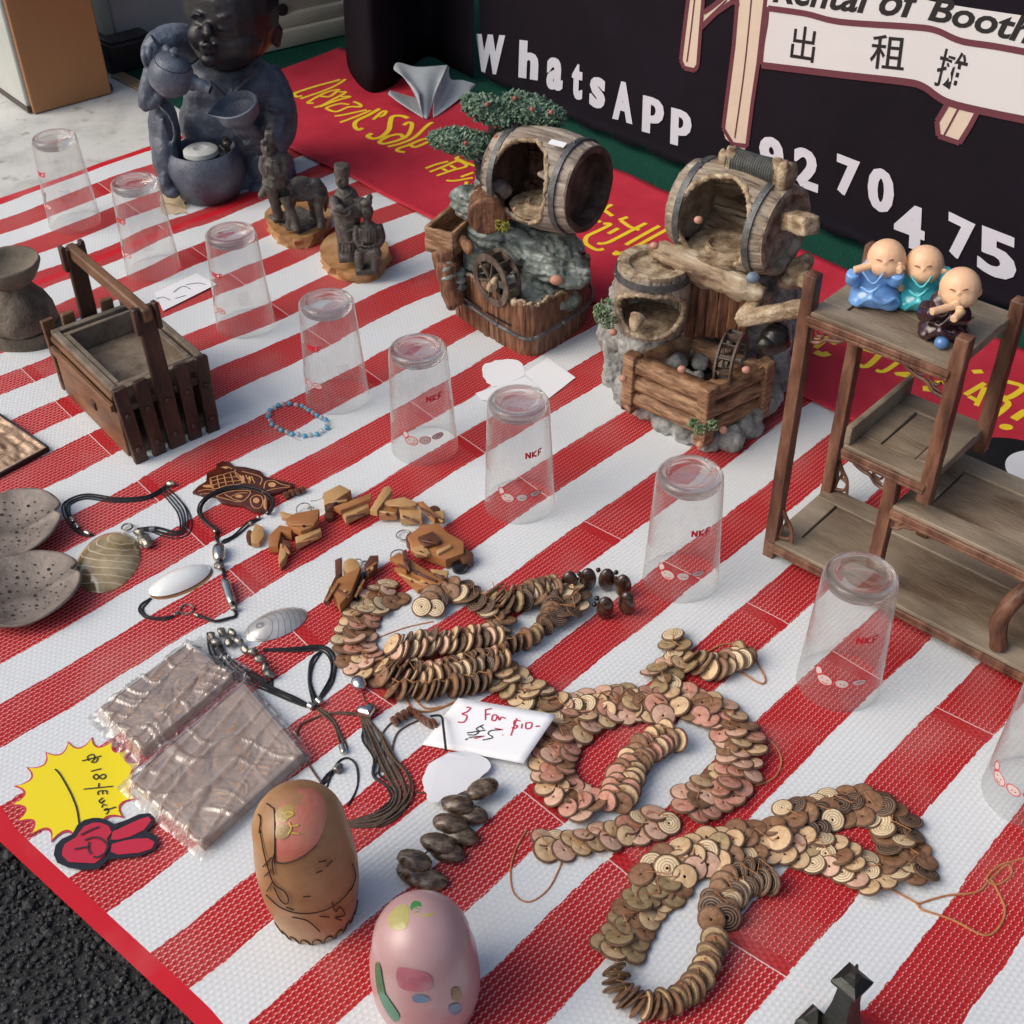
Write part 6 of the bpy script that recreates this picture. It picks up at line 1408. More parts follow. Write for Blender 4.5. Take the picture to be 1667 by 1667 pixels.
bracelet('crystal_bracelet', 'small bracelet of blue and clear crystal beads in front of a glass', 'bracelet', bs, [m_blue, m_clr], (.0033, .0033, .0033))

# ================================================================== CORD NECKLACES
m_bc = pm('black_cord', (.008, .008, .010), (.022, .022, .025), 200, .45, .3, 600)
m_brc = pm('brown_cord', (.06, .038, .026), (.13, .088, .062), 200, .55, .3, 600)
m_sil = pm('silver_metal', (.50, .48, .45), (.62, .60, .57), 60, .22, .1, 200, metal=1.0)
m_asil = pm('aged_silver', (.06, .055, .045), (.28, .26, .22), 160, .35, .6, 300, metal=.85, c3=(.55, .52, .45))
def cords(t_, path, n, r, sp, mat, name='cord', lift=0.0, seed=0):
    """n strands wandering side by side"""
    base_ = spline(GP([(p[0], p[1]) for p in path], ZM + r + lift), 8); rg = random.Random(seed)
    for k in range(n):
        o_ = (k - (n - 1) / 2) * sp; ph = rg.uniform(0, 6); P_ = []
        for i, p in enumerate(base_):
            tn = base_[min(i + 1, len(base_) - 1)] - base_[max(i - 1, 0)]; s_ = Vector((tn.y, -tn.x, 0)); s_ = s_.normalized() if s_.length > 1e-9 else Vector((1, 0, 0))
            f_ = i / (len(base_) - 1); env = min(1, f_ * 6, (1 - f_) * 6)
            P_.append(p + s_ * (o_ * (.35 + .65 * env) + .5 * sp * env * sin(f_ * 9 + ph)) + Vector((0, 0, (k % 2) * r * 1.3 * env)))
        mb = MB(); mb.tube(P_, r, 6); mb.build(name, mat, t_, True)
def cyl(t_, name, mat, a, b_, r, z=None, bulge=0):
    z = r if z is None else z; A_, B_ = G(a[0], a[1], ZM + z), G(b_[0], b_[1], ZM + z); mb = MB(); P_ = [A_.lerp(B_, k / 8) for k in range(9)]
    mb.tube(P_, [r * (.72 if k in (0, 8) else 1 + bulge * sin(pi * k / 8)) for k in range(9)], 14); mb.build(name, mat, t_, True)
def ringp(t_, name, mat, x, y, r, w_=.0008, z=.0015, tilt=0):
    c = G(x, y, ZM + z); mb = MB(); M3 = Matrix.Rotation(tilt, 3, 'X'); mb.tube([c + M3 @ Vector((cos(k * pi / 14) * r, sin(k * pi / 14) * r, 0)) for k in range(28)], w_, 6, closed=True); mb.build(name, mat, t_, True)
def shell(t_, name, mat, cx, cy, rx, ry, ang, hgt, z0=.001):
    f_ = Fr(cx, cy, ZM); c = G(cx, cy, ZM + z0); mb = MB(); mb.lathe([(0, hgt), (.35, hgt * .93), (.65, hgt * .68), (.88, hgt * .32), (1.0, 0), (.97, -.0006), (0, -.0006)], Matrix.Translation(c) @ Matrix.Rotation(ang, 4, 'Z') @ Matrix.Diagonal((rx, ry, 1, 1)), 44); return mb.build(name, mat, t_, True)
def ringed(name, a, b_, c3, line, per, rough_, off, metal=0.0):
    m = pm(name, a, b_, 28, rough_, 0, c3=c3, coat=.5, metal=metal); t, b = nodes(m); src = b.inputs['Base Color'].links[0].from_socket
    tc = N(t, 'ShaderNodeTexCoord'); mp = N(t, 'ShaderNodeMapping'); mp.inputs['Location'].default_value = off; t.links.new(tc.outputs['Object'], mp.inputs[0])
    ln = N(t, 'ShaderNodeVectorMath', operation='LENGTH'); t.links.new(mp.outputs[0], ln.inputs[0]); nz = N(t, 'ShaderNodeTexNoise', i_2=60.0); t.links.new(tc.outputs['Object'], nz.inputs[0])
    r = MTH(t, 'ADD', ln.outputs['Value'], MTH(t, 'MULTIPLY', nz.outputs[0], .004)); k = MTH(t, 'GREATER_THAN', MTH(t, 'SINE', MTH(t, 'MULTIPLY', r, 2 * pi / per)), .93)
    t.links.new(MIXC(t, MTH(t, 'MULTIPLY', k, .7), src, line), b.inputs['Base Color']); return m
z0_ = lambda L: cr(L, 0, 760, 3.969)
# shell pendant
t_ = thing('shell_necklace', 'black multi-cord necklace with round golden brown shell pendant', 'necklace', G(176, 911, ZM))
shell(t_, 'shell_pendant', ringed('golden_shell', (.13, .085, .035), (.34, .255, .13), (.50, .42, .26), (.72, .62, .44), .0085, .16, (-.008, -.022, 0)), 176, 914, .0350, .051, .1, .014)
cords(t_, z0_([(600, 445), (530, 430), (470, 370), (430, 290), (442, 232), (560, 190), (760, 215), (950, 200), (1060, 140), (1110, 112)]), 5, .0009, .0019, m_bc, seed=1)
cords(t_, z0_([(905, 405), (1000, 405), (1110, 432), (1180, 425), (1205, 360), (1185, 280), (1120, 205), (1062, 150), (1100, 105)]), 5, .0009, .0030, m_bc, seed=2)
for a, b_ in (((112 + 35, 869), (137, 866)), ((128, 860), (123, 853)), ((120, 850), (116, 843)), ((243, 862), (252, 861))): cyl(t_, 'silver_bead', m_sil, a, b_, .0028)
mb = MB(); mb.ell(G(236, 880, ZM + .006), (.013, .0075, .006), Matrix.Rotation(-1.0, 3, 'Z')); mb.ell(G(226, 866, ZM + .006), (.006, .005, .0045)); mb.rough(.0016, 260); mb.build('turtle_bead', m_asil, t_, True); ringp(t_, 'split_ring', m_asil, 207, 858, .006, .0011, .004)
mb = MB(); mb.ell(G(278, 788, ZM + .004), (.006, .004, .004)); mb.rough(.001, 200); mb.build('clasp', m_asil, t_, True)
# white mother of pearl choker
z3_ = lambda L: cr(L, 300, 750, 6.41)
t_ = thing('pearl_choker', 'black cord choker with long white mother of pearl oval and silver tubes', 'necklace', G(293, 944, ZM))
shell(t_, 'pearl_oval', pm('mother_of_pearl', (.72, .76, .76), (.80, .83, .82), 30, .15, 0, c3=(.84, .82, .78), coat=.6), 293, 944, .0355, .0180, R_(36), .009, .003)
shell(t_, 'brown_backing', pm('shell_backing', (.22, .10, .035), (.34, .17, .07), 50, .3, coat=.4), 296, 949, .0362, .0185, R_(36), .0025, .0005)
cords(t_, [(357, 866), (352, 872), (356, 884)], 2, .0012, .002, m_bc, seed=31); cords(t_, [(358, 915), (364, 932), (367, 944)], 2, .0011, .0015, m_bc, seed=32); cords(t_, [(379, 984), (384, 996), (383, 1003)], 2, .0011, .0015, m_bc, seed=33); cords(t_, z3_([(345, 735), (250, 660), (190, 590), (170, 500), (230, 400), (400, 300), (600, 268), (800, 312), (905, 390), (918, 480), (870, 560)]), 3, .0011, .0022, m_bc, lift=.0052, seed=3)
cords(t_, z3_([(790, 605), (650, 680), (520, 790), (440, 845), (390, 850)]), 2, .0013, .002, m_bc, seed=4)
cords(t_, z0_([(975, 850), (925, 890), (918, 930), (960, 975), (1060, 985), (1130, 960)]), 3, .001, .002, m_bc, seed=5)
cords(t_, z0_([(1280, 962), (1380, 995), (1460, 990), (1525, 965)]), 2, .0014, .002, m_bc, seed=6)
cyl(t_, 'silver_tube', m_sil, (356, 888), (357, 912), .0056, .006, .35); cyl(t_, 'silver_tube', m_sil, (366, 945), (378, 983), .0054, .0055); cyl(t_, 'silver_bead', m_sil, (346, 857), (352, 866), .003)
for x_, y_, r3 in ((357, 921, (.006, .005, .004)), (381, 990, (.004, .0035, .0035))):
    mb = MB(); mb.ell(G(x_, y_, ZM + .005), r3); mb.rough(.0009, 300); mb.build('metal_cap', m_asil, t_, True)
pass; ringp(t_, 'jump_ring', m_asil, 304, 992, .0075, .001); cyl(t_, 'silver_bead', m_asil, (283, 1001), (291, 997), .0022); cyl(t_, 'silver_bead', m_asil, (317, 1000), (324, 1003), .0022)
for p in ((421, 842), (408, 852), (436, 835)):
    mb = MB(); mb.ell(G(p[0], p[1], ZM + .003), .0026, None, 10, 8); mb.build('small_bead', m_asil, t_, True)
# silver oval necklace
t_ = thing('silver_necklace', 'black cord necklace with ridged silver oval shell and crystal ornament', 'necklace', G(449, 1016, ZM))
shell(t_, 'silver_shell', ringed('silver_shell', (.34, .33, .31), (.55, .54, .51), (.74, .74, .71), (.16, .155, .15), .0052, .25, (.012, .010, 0), .35), 449, 1016, .0350, .0200, R_(32), .010)
cords(t_, [(340, 1030), (348, 1064), (376, 1096), (420, 1112), (466, 1134), (502, 1150)], 5, .0011, .0019, m_bc, seed=7)
cords(t_, [(428, 1058), (480, 1058), (524, 1056), (542, 1074), (540, 1106), (520, 1138)], 4, .0010, .0020, m_bc, seed=8)
cords(t_, [(524, 1060), (508, 1078), (504, 1106), (512, 1136), (516, 1150)], 3, .0010, .0018, m_bc, seed=9)
cords(t_, [(436, 1094), (444, 1104), (440, 1118)], 2, .0009, .002, m_bc, seed=41); cords(t_, [(352, 1040), (360, 1058), (380, 1080), (402, 1094), (436, 1110)], 3, .001, .002, m_bc, seed=42, lift=.002); cords(t_, [(516, 1152), (542, 1176), (556, 1204), (562, 1226)], 4, .0009, .0014, m_brc, seed=10)
for a, b_ in (((502, 1147), (510, 1152)), ((516, 1138), (524, 1146)), ((556, 1212), (560, 1226))): cyl(t_, 'silver_bead', m_sil, a, b_, .0034)
mb = MB(); rg = random.Random(5)
for x, y in [(345, 1036), (362, 1030), (378, 1030), (388, 1044), (400, 1058), (412, 1062), (424, 1074), (432, 1086), (438, 1098), (372, 1046), (352, 1046)]: mb.ell(G(x, y, ZM + .0065), (.0062, .0042, .0045), Matrix.Rotation(rg.uniform(0, 3), 3, 'Z'), 10, 6)
mb.rough(.0018, 240); mb.build('crystal_ornament', m_asil, t_, True, sharp=False)
# heart necklace with brown cords and beads
t_ = thing('heart_necklace', 'tangled brown cord necklace with silver heart and reddish wood beads', 'necklace', G(597, 1155, ZM))
mb = MB(); F = Fr(597, 1166, ZM); k = .0105; hc = G(597, 1157, ZM + .0065); Mh = F.rot() @ Matrix.Rotation(R_(12), 3, 'Z'); pr = []
for i in range(36):
    a = 2 * pi * i / 36; pr.append((16 * sin(a) ** 3 / 16, (13 * cos(a) - 5 * cos(2 * a) - 2 * cos(3 * a) - cos(4 * a)) / 16))
for sgn in (1, -1):
    c0 = mb.b.verts.new(hc + Mh @ Vector((0, 0, sgn * .0052))); rings = []
    for f_, hz in ((.4, .0049), (.75, .0034), (1, .0)):
        rings.append([mb.b.verts.new(hc + Mh @ Vector((x * k * f_, y * k * f_, sgn * hz))) for x, y in pr])
    for i in range(36):
        j = (i + 1) % 36; mb.b.faces.new((c0, rings[0][i], rings[0][j])); [mb.b.faces.new((rings[q_][i], rings[q_ + 1][i], rings[q_ + 1][j], rings[q_][j])) for q_ in range(2)]
bmesh.ops.remove_doubles(mb.b, verts=list(mb.b.verts), dist=.00005); mb.build('silver_heart', m_sil, t_, True, sharp=False)
mb = MB(); mb.ell(G(584, 1112, ZM + .007), (.0075, .0095, .006), Matrix.Rotation(.5, 3, 'Z')); mb.build('silver_drop', m_sil, t_, True)
cords(t_, [(590, 1128), (594, 1142)], 1, .0008, 0, m_brc); cords(t_, [(592, 1166), (606, 1196), (622, 1230), (640, 1262), (654, 1290), (646, 1316), (616, 1334), (566, 1342)], 7, .0012, .0023, m_brc, seed=11)
cords(t_, [(520, 1166), (488, 1182), (486, 1210), (504, 1246), (530, 1284)], 1, .0011, 0, m_brc); cords(t_, [(520, 1164), (560, 1162), (596, 1168), (622, 1206), (626, 1240)], 2, .0009, .002, m_brc, seed=12)
cords(t_, [(532, 1282), (546, 1246), (564, 1234), (580, 1246), (582, 1280), (566, 1312)], 1, .0011, 0, m_bc); cords(t_, [(512, 1292), (536, 1262), (556, 1244)], 3, .001, .0016, m_bc, seed=14)
cords(t_, [(600, 1176), (596, 1200), (612, 1232), (610, 1262), (634, 1280), (644, 1302), (620, 1324), (580, 1336)], 3, .0011, .003, m_bc, seed=51); cords(t_, [(618, 1192), (640, 1232), (660, 1262), (664, 1292), (646, 1322), (610, 1344)], 3, .0010, .0028, m_brc, seed=52, lift=.002); cords(t_, [(644, 1170), (622, 1196), (620, 1240), (634, 1262), (646, 1258), (618, 1256), (610, 1268), (626, 1276)], 1, .001, 0, m_brc); cords(t_, [(682, 1172), (648, 1192), (638, 1226), (640, 1262)], 1, .001, 0, m_brc)
cords(t_, [(700, 1166), (718, 1166), (722, 1186), (726, 1222)], 1, .0012, 0, m_bc, lift=.012); cords(t_, [(652, 1282), (676, 1290), (700, 1290)], 1, .0008, 0, m_brc)
m_rb = pm('reddish_wood_bead', (.08, .028, .014), (.19, .075, .038), 80, .3, .1, 200, coat=.4)
for i, (x, y) in enumerate([(642, 1174), (650, 1168), (659, 1163), (668, 1158), (676, 1162), (684, 1168), (691, 1173), (698, 1177), (706, 1178)]):
    cyl(t_, 'wood_bead', m_rb, (x - 3, y + 2), (x + 3, y - 2), .0052, .006)
cyl(t_, 'coiled_bead', m_asil, (546, 1256), (554, 1246), .0042)

# thin wire loop and the carved butterfly pendant
t_ = thing('butterfly_pendant', 'carved dark red wood butterfly pendant on a thin wire loop', 'pendant', G(395, 795, ZM))
ol = z3_([(90, 350), (150, 290), (230, 240), (240, 150), (330, 110), (340, 62), (400, 30), (470, 30), (530, 80), (650, 92), (800, 130), (850, 190), (1000, 230), (1140, 262), (1135, 300), (1000, 350), (900, 372), (880, 470), (865, 540), (790, 560), (700, 540), (620, 490), (500, 482), (400, 460), (330, 392), (200, 382)])
mb = MB(); mb.prism(GP(ol, ZM + .0008), (0, 0, .0042), .0012); mb.build('carved_wings', pm('dark_red_lacquer', (.055, .010, .005), (.10, .022, .011), 60, .3, .2, 200, coat=.3), t_, True)
cw = MB()
def cl(L, w_=.0011): P_ = spline([Vector((p[0], p[1], 0)) for p in z3_(L)], 4); cw.ribbon([G(p.x, p.y, ZM + .0054) for p in P_], w_)
for L in [[(270, 180), (300, 290)], [(340, 155), (365, 280)], [(410, 140), (440, 262)], [(480, 128), (515, 240)], [(270, 180), (400, 145), (530, 118), (600, 230), (440, 258), (300, 292), (268, 180)], [(280, 215), (420, 180), (560, 165)], [(290, 255), (430, 222), (585, 205)], [(530, 90), (540, 150), (620, 230)], [(580, 150), (640, 235)], [(640, 150), (690, 235)], [(700, 160), (735, 235)], [(600, 110), (800, 170), (790, 250)], [(830, 290), (850, 220), (930, 205), (1000, 240), (1100, 265)], [(840, 320), (960, 290), (1100, 275)], [(330, 370), (430, 330), (560, 310), (690, 320), (640, 400), (560, 430), (440, 400), (335, 372)], [(480, 380), (560, 340), (660, 335)], [(420, 345), (500, 395), (600, 425)], [(700, 460), (690, 400), (740, 360), (800, 370), (820, 430), (790, 490), (730, 490), (698, 455)], [(800, 300), (850, 400), (850, 520)], [(140, 320), (230, 300), (330, 310)], [(160, 350), (260, 340), (340, 345)], [(380, 70), (440, 60), (500, 85)]]: cl(L)
for x, y, rx, ry in [(915, 250, 40, 26), (750, 415, 34, 30), (610, 195, 18, 44), (680, 200, 16, 40), (840, 450, 16, 56), (570, 370, 40, 18), (250, 265, 60, 14), (430, 70, 30, 14)]:
    cw.poly([G(*z3_([(x + rx * cos(a), y + ry * sin(a))])[0], ZM + .0054) for a in [q_ * pi / 8 for q_ in range(16)]])
cw.build('carved_pattern', pm('carved_pale_wood', (.50, .23, .085), (.62, .33, .15), 80, .5), t_, True, smooth=False)
mb = MB(); mb.tube(spline(GP([(352, 786), (318, 776), (292, 757), (292, 738), (330, 730), (385, 712), (430, 702), (462, 706), (500, 724), (530, 748), (545, 776), (540, 794), (524, 812), (505, 816)], ZM + .0008), 6), .0006, 6); mb.build('wire_loop', pm('brown_wire', (.16, .12, .08), rough=.4), t_, True)
for i, (x, y) in enumerate([(466, 806), (475, 802), (484, 800), (493, 797)]): cyl(t_, 'ribbed_bead', m_rb, (x - 4, y + 2), (x + 3, y - 1), .0044, .005)

# ================================================================== WOODEN PUZZLE KEYRINGS
m_k1 = pm('orange_wood', (.30, .115, .035), (.42, .185, .065), 50, .42, .2, 200, stretch=(.3, 1, 1)); m_k2 = pm('honey_wood', (.42, .23, .085), (.56, .34, .15), 50, .45, .2, 200, stretch=(1, .3, 1)); m_k3 = pm('dark_red_wood', (.075, .024, .012), (.15, .055, .028), 50, .4, .2, 200)
z5_ = lambda x, y: (400 + x / 4.387, 740 + y / 4.387)
def keyring(label, pieces, rings_):
    x, y = z5_(*pieces[0][1][0]); t_ = thing('wooden_keyring', label, 'keyring', G(x, y, ZM), 0, 'wooden puzzle keyrings')
    for nm, pts, z, h, m in pieces:
        mb = MB(); mb.prism([G(*z5_(*p), ZM + z) for p in pts], (0, 0, h), min(.0008, h * .3)); mb.build(nm, m, t_, True)
    rk = random.Random(len(label)); xs = [q_ for pc in pieces for q_ in pc[1]]
    for pc in pieces:
        if len(pc[1]) > 7 or pc[0] in ('window', 'slat') or rk.random() < .25: continue
        cx_, cy_ = sum(q_[0] for q_ in pc[1]) / len(pc[1]), sum(q_[1] for q_ in pc[1]) / len(pc[1]); c_ = G(*z5_(cx_, cy_), ZM + pc[2] + pc[3])
        mb = MB(); mb.lathe([(0, .0022), (.0018, .0022), (.0022, .0016), (.0022, -.001), (0, -.001)], Matrix.Translation(c_), 14); mb.build('dowel', rk.choice([m_k3, m_black, m_k2]), t_, True)
        a_, b_ = pc[1][0], pc[1][len(pc[1]) // 2]; A_, B_ = [G(*z5_(cx_ + (q_[0] - cx_) * .72, cy_ + (q_[1] - cy_) * .72), ZM + pc[2] + pc[3] + .0012) for q_ in (a_, b_)]
        if (A_ - B_).length > .008: mb = MB(); mb.bar(A_, B_, .0028, .0026, .0006); mb.build('crossbar', rk.choice([m_k1, m_k2, m_k3]), t_, True)
    for x, y, r, ti in rings_:
        px, py = z5_(x, y); ringp(t_, 'split_ring', m_sil, px, py, r, .0008, .003 + r * abs(sin(ti)) * .8, ti); c = MB(); c.tube(spline([G(px + 6, py, ZM + .003), G(px + 11, py - 3, ZM + .006), G(px + 16, py - 2, ZM + .008)], 4), .0011, 6); c.build('chain_link', m_asil, t_, True)
    return t_
def wh(cx, cy, rx, ry, n=18): return [(cx + rx * cos(2 * pi * k / n), cy + ry * sin(2 * pi * k / n)) for k in range(n)]
keyring('orange wood motorcycle keyring, leftmost of the keyrings, with pale half disc wheel', [
 ('tank', [(290, 500), (360, 455), (530, 425), (520, 500), (470, 560), (400, 585), (350, 560)], .010, .008, m_k1), ('frame', [(170, 620), (250, 545), (340, 560), (330, 610), (260, 590), (235, 700), (170, 700)], .003, .009, m_k1), ('fender', [(245, 425), (345, 450), (330, 480), (260, 470)], .008, .005, m_k2),
 ('side_panel', [(360, 630), (540, 565), (545, 590), (365, 680)], .004, .009, m_k2), ('wheel', [(45, 660), (40, 600), (75, 520), (130, 545), (140, 600), (100, 660)], .002, .006, m_k2), ('wheel', wh(32, 605, 26, 46), .001, .005, m_k3), ('handle', [(255, 680), (310, 700), (290, 780), (250, 830), (240, 790)], .001, .010, m_k2), ('engine', [(270, 640), (330, 660), (320, 720), (265, 700)], .004, .008, m_k3)], [(415, 390, .0085, .3)])
keyring('honey wood truck keyring with square windows, behind the motorcycle keyring', [
 ('cab', [(560, 340), (680, 280), (760, 320), (640, 400), (570, 430)], .004, .014, m_k2), ('window', [(580, 370), (620, 350), (630, 375), (590, 400)], .0172, .0014, m_k3), ('window', [(655, 320), (710, 300), (740, 320), (680, 350)], .0172, .0014, m_k3), ('bed', [(630, 400), (900, 300), (900, 340), (680, 430)], .012, .006, m_k1), ('bed', [(690, 450), (870, 380), (885, 420), (720, 500)], .003, .010, m_k2), ('wheel', wh(600, 460, 34, 26), .001, .007, m_k3)], [(590, 300, .006, .5)])
keyring('honey wood bicycle keyring with crossed bars, right end of the upper row', [
 ('bar', [(890, 430), (990, 270), (1030, 260), (1050, 290), (940, 440)], .010, .008, m_k2), ('seat', [(930, 400), (1000, 380), (1090, 420), (1080, 470), (960, 470)], .004, .009, m_k1), ('bar', [(980, 360), (1130, 330), (1230, 370), (1210, 400), (1000, 385)], .010, .006, m_k2), ('block', [(1100, 430), (1260, 430), (1260, 500), (1110, 500)], .003, .009, m_k2), ('bar', [(1230, 365), (1270, 360), (1380, 470), (1350, 500)], .011, .006, m_k1), ('wheel', wh(1350, 430, 44, 34), .003, .007, m_k3), ('cap', [(1340, 440), (1420, 430), (1420, 490), (1360, 500)], .006, .007, m_k2)], [(1130, 575, .0085, 0.0)])
keyring('dark and orange wood car keyring with ring on top, right of the others', [
 ('body', [(1160, 640), (1260, 560), (1380, 545), (1440, 610), (1560, 680), (1560, 760), (1430, 810), (1320, 770), (1200, 720)], .003, .012, m_k1), ('roof', [(1230, 610), (1340, 570), (1400, 640), (1280, 680)], .015, .005, m_k3), ('bumper', [(1180, 690), (1280, 660), (1320, 730), (1220, 740)], .012, .005, m_k2), ('wheel', wh(1580, 770, 50, 44), .002, .010, m_k3), ('wheel', wh(1180, 640, 34, 40), .001, .009, m_k3), ('wheel', wh(1530, 820, 56, 36), .001, .007, m_black), ('slat', [(1360, 700), (1460, 650), (1475, 670), (1375, 722)], .0152, .003, m_k2)], [(1420, 695, .0098, .05)])
keyring('orange wood helicopter keyring with long plates, below the car keyring', [
 ('plate', [(1030, 760), (1100, 720), (1420, 930), (1380, 960), (1200, 880)], .009, .005, m_k1), ('plate', [(1060, 830), (1140, 830), (1340, 960), (1230, 995)], .004, .005, m_k1), ('fin', [(1320, 840), (1450, 850), (1440, 900), (1390, 920)], .009, .005, m_k2), ('mast', [(1120, 730), (1150, 710), (1180, 850), (1150, 860)], .012, .008, m_k3), ('disc_piece', [(1240, 920), (1290, 890), (1340, 950), (1280, 960)], .008, .004, m_k2)], [(1090, 720, .0085, .1)])
keyring('orange and dark wood tuk-tuk keyring beside the rosy disc strand', [
 ('panel', [(640, 960), (740, 900), (830, 860), (760, 1040), (680, 1130), (600, 1010)], .004, .012, m_k1), ('rail', [(560, 1070), (650, 880), (680, 890), (600, 1080)], .010, .006, m_k3), ('wheel', wh(760, 840, 60, 52), .005, .010, m_k2), ('post', [(640, 780), (690, 760), (690, 880), (645, 900)], .008, .006, m_k3), ('half_wheel', [(850, 830), (890, 760), (950, 755), (935, 850), (880, 890)], .006, .008, m_k3), ('edge', [(770, 1040), (840, 860), (860, 870), (800, 1060)], .003, .006, m_black)], [(800, 775, .005, .4)])
# ================================================================== PAPER CARDS
m_card = pm('white_card', (.82, .84, .87), (.85, .86, .88), 12, .6)
m_rpen = pm('red_pen', (.52, .03, .07), rough=.5); m_kpen = pm('black_pen', (.03, .025, .03), rough=.5)
def plane3(a, b_, c):
    n = (b_ - a).cross(c - a).normalized(); return a, n
def on_plane(pl, px, py, off=0.0):
    a, n = pl; k = ray(px, py); n2 = n if n.z > 0 else -n; t = ((a + n2 * off) - EYE).dot(n) / k.dot(n); return EYE + k * t
def pen(pl, lists, w_, mat, th, name='writing', off=.0006):
    mb = MB()
    for L in lists:
        P_ = spline([Vector((x, y, 0)) for x, y in L], 4); mb.ribbon([on_plane(pl, p.x, p.y, off) for p in P_], w_, pl[1] if pl[1].z > 0 else -pl[1])
    mb.build(name, mat, th, True, smooth=False)
kc = lambda L: cr(L, 670, 1130, 6.668)
th = thing('price_card', 'white card with handwritten 3 For $10 leaning on the disc heap', 'price card', G(790, 1235, ZM))
pl = plane3(G(690, 1216, ZM + .001), G(746, 1136, ZM + .012), G(906, 1163, ZM + .022)); n2 = pl[1] if pl[1].z > 0 else -pl[1]
g = []
for i in range(13):
    r = []
    for j in range(9):
        f_, h_ = i / 12, j / 8; x = (746 + (906 - 746) * f_) * (1 - h_) + (688 + (852 - 688) * f_) * h_; y = (1136 + (1163 - 1136) * f_) * (1 - h_) + (1212 + (1242 - 1212) * f_) * h_
        r.append(on_plane(pl, x, y) + n2 * (.003 * sin(pi * f_) * 0 - .006 * max(0, h_ - .72) ** 1.5 * f_))
    g.append(r)
mb = MB(); mb.sheet(g); o = mb.build('card', m_card, th, True); s_ = o.modifiers.new('t', 'SOLIDIFY'); s_.thickness = .0006; s_.offset = -1
pen(pl, [kc(L) for L in [[(590, 140), (640, 150), (600, 190), (545, 215), (600, 235), (570, 300), (500, 302)], [(800, 165), (800, 280)], [(795, 170), (870, 155)], [(800, 220), (850, 215)], [(880, 225), (870, 280), (910, 280), (925, 230), (880, 225)], [(940, 240), (950, 282), (975, 250), (1020, 262)], [(1180, 290), (1120, 285), (1110, 330), (1150, 345), (1120, 370), (1085, 362)], [(1140, 260), (1075, 450)], [(1200, 320), (1190, 372)], [(1240, 310), (1240, 370), (1290, 365), (1305, 312), (1240, 310)], [(1345, 348), (1390, 346)]]], .0013, m_rpen, th, 'red_writing')
pen(pl, [kc(L) for L in [[(780, 330), (700, 375), (730, 400), (690, 440), (610, 440)], [(600, 420), (800, 390)], [(740, 345), (780, 375)], [(970, 385), (860, 395), (830, 430), (880, 470), (770, 497)], [(620, 470), (760, 455)], [(580, 495), (610, 480)]]], .0011, m_kpen, th, 'black_writing')
pen(pl, [kc([(680, 482), (790, 452)]), kc([(900, 370), (990, 385)]), kc([(985, 440), (992, 446)])], .0011, m_rpen, th, 'red_strike')
def flat_card(name, label, pts, z, mat, dz=None, group=None):
    t_ = thing(name, label, 'card', G(pts[0][0], pts[0][1], ZM), 0, group); mb = MB()
    P_ = [G(x, y, ZM + z + (dz(i, len(pts)) if dz else 0)) for i, (x, y) in enumerate(pts)]; mb.prism(P_, (0, 0, .0006)); mb.build('card', mat, t_, True, smooth=False); return t_
cloud = kc([(390, 640), (290, 700), (190, 760), (165, 800), (150, 850), (120, 905), (118, 965), (135, 1010), (130, 1045), (172, 1085), (162, 1125), (185, 1168), (235, 1182), (290, 1178), (345, 1130), (410, 1122), (485, 1098), (535, 1070), (600, 1045), (650, 1000), (705, 960), (745, 910), (790, 868), (830, 840), (862, 790), (850, 745), (815, 705), (700, 650), (550, 620)])
flat_card('cloud_card', 'blank white cloud-shaped card lying under the handwritten 3 For $10 card', cloud, .0125, m_card, lambda i, n: -.006 * (1 - abs(i / n - .8)))
ku = lambda L: cr(L, 740, 480, 7.577)
flat_card('cloud_card', 'small blank white cloud-shaped card in front of the round tub fountain', ku([(380, 850), (350, 880), (338, 925), (345, 965), (350, 1010), (385, 1050), (395, 1085), (440, 1105), (480, 1130), (560, 1125), (700, 1070), (860, 1005), (870, 960), (852, 900), (835, 850), (780, 812), (720, 800), (650, 795), (590, 805), (500, 812), (450, 840)]), .0004, m_card)
flat_card('square_card', 'plain white square card with its corner towards the fountains', ku([(1150, 778), (1492, 1022), (1150, 1290), (870, 960)]), .0014, m_card)
flat_card('long_card', 'white card strip half hidden behind the third glass from the right', ku([(258, 1215), (540, 1130), (870, 1010), (1010, 1110), (1140, 1290), (900, 1420), (330, 1290)]), .0026, m_card)
th = thing('note_card', 'white card with faint black pen lines near the wooden box handle', 'card', G(300, 490, ZM)); kb = lambda L: cr(L, 0, 380, 3.969)
mb = MB(); mb.prism([G(x, y, ZM + .0050) for x, y in kb([(1000, 385), (1270, 258), (1400, 330), (1055, 502)])], (0, 0, .0006)); mb.build('card', m_card, th, True, smooth=False)
pen((G(300, 490, ZM + .0056), Vector((0, 0, 1))), [kb(L) for L in [[(1010, 425), (1050, 410), (1100, 430)], [(1120, 380), (1180, 340), (1230, 360)], [(1200, 330), (1280, 320), (1330, 330)], [(1130, 420), (1200, 400)]]], .0011, m_kpen, th)

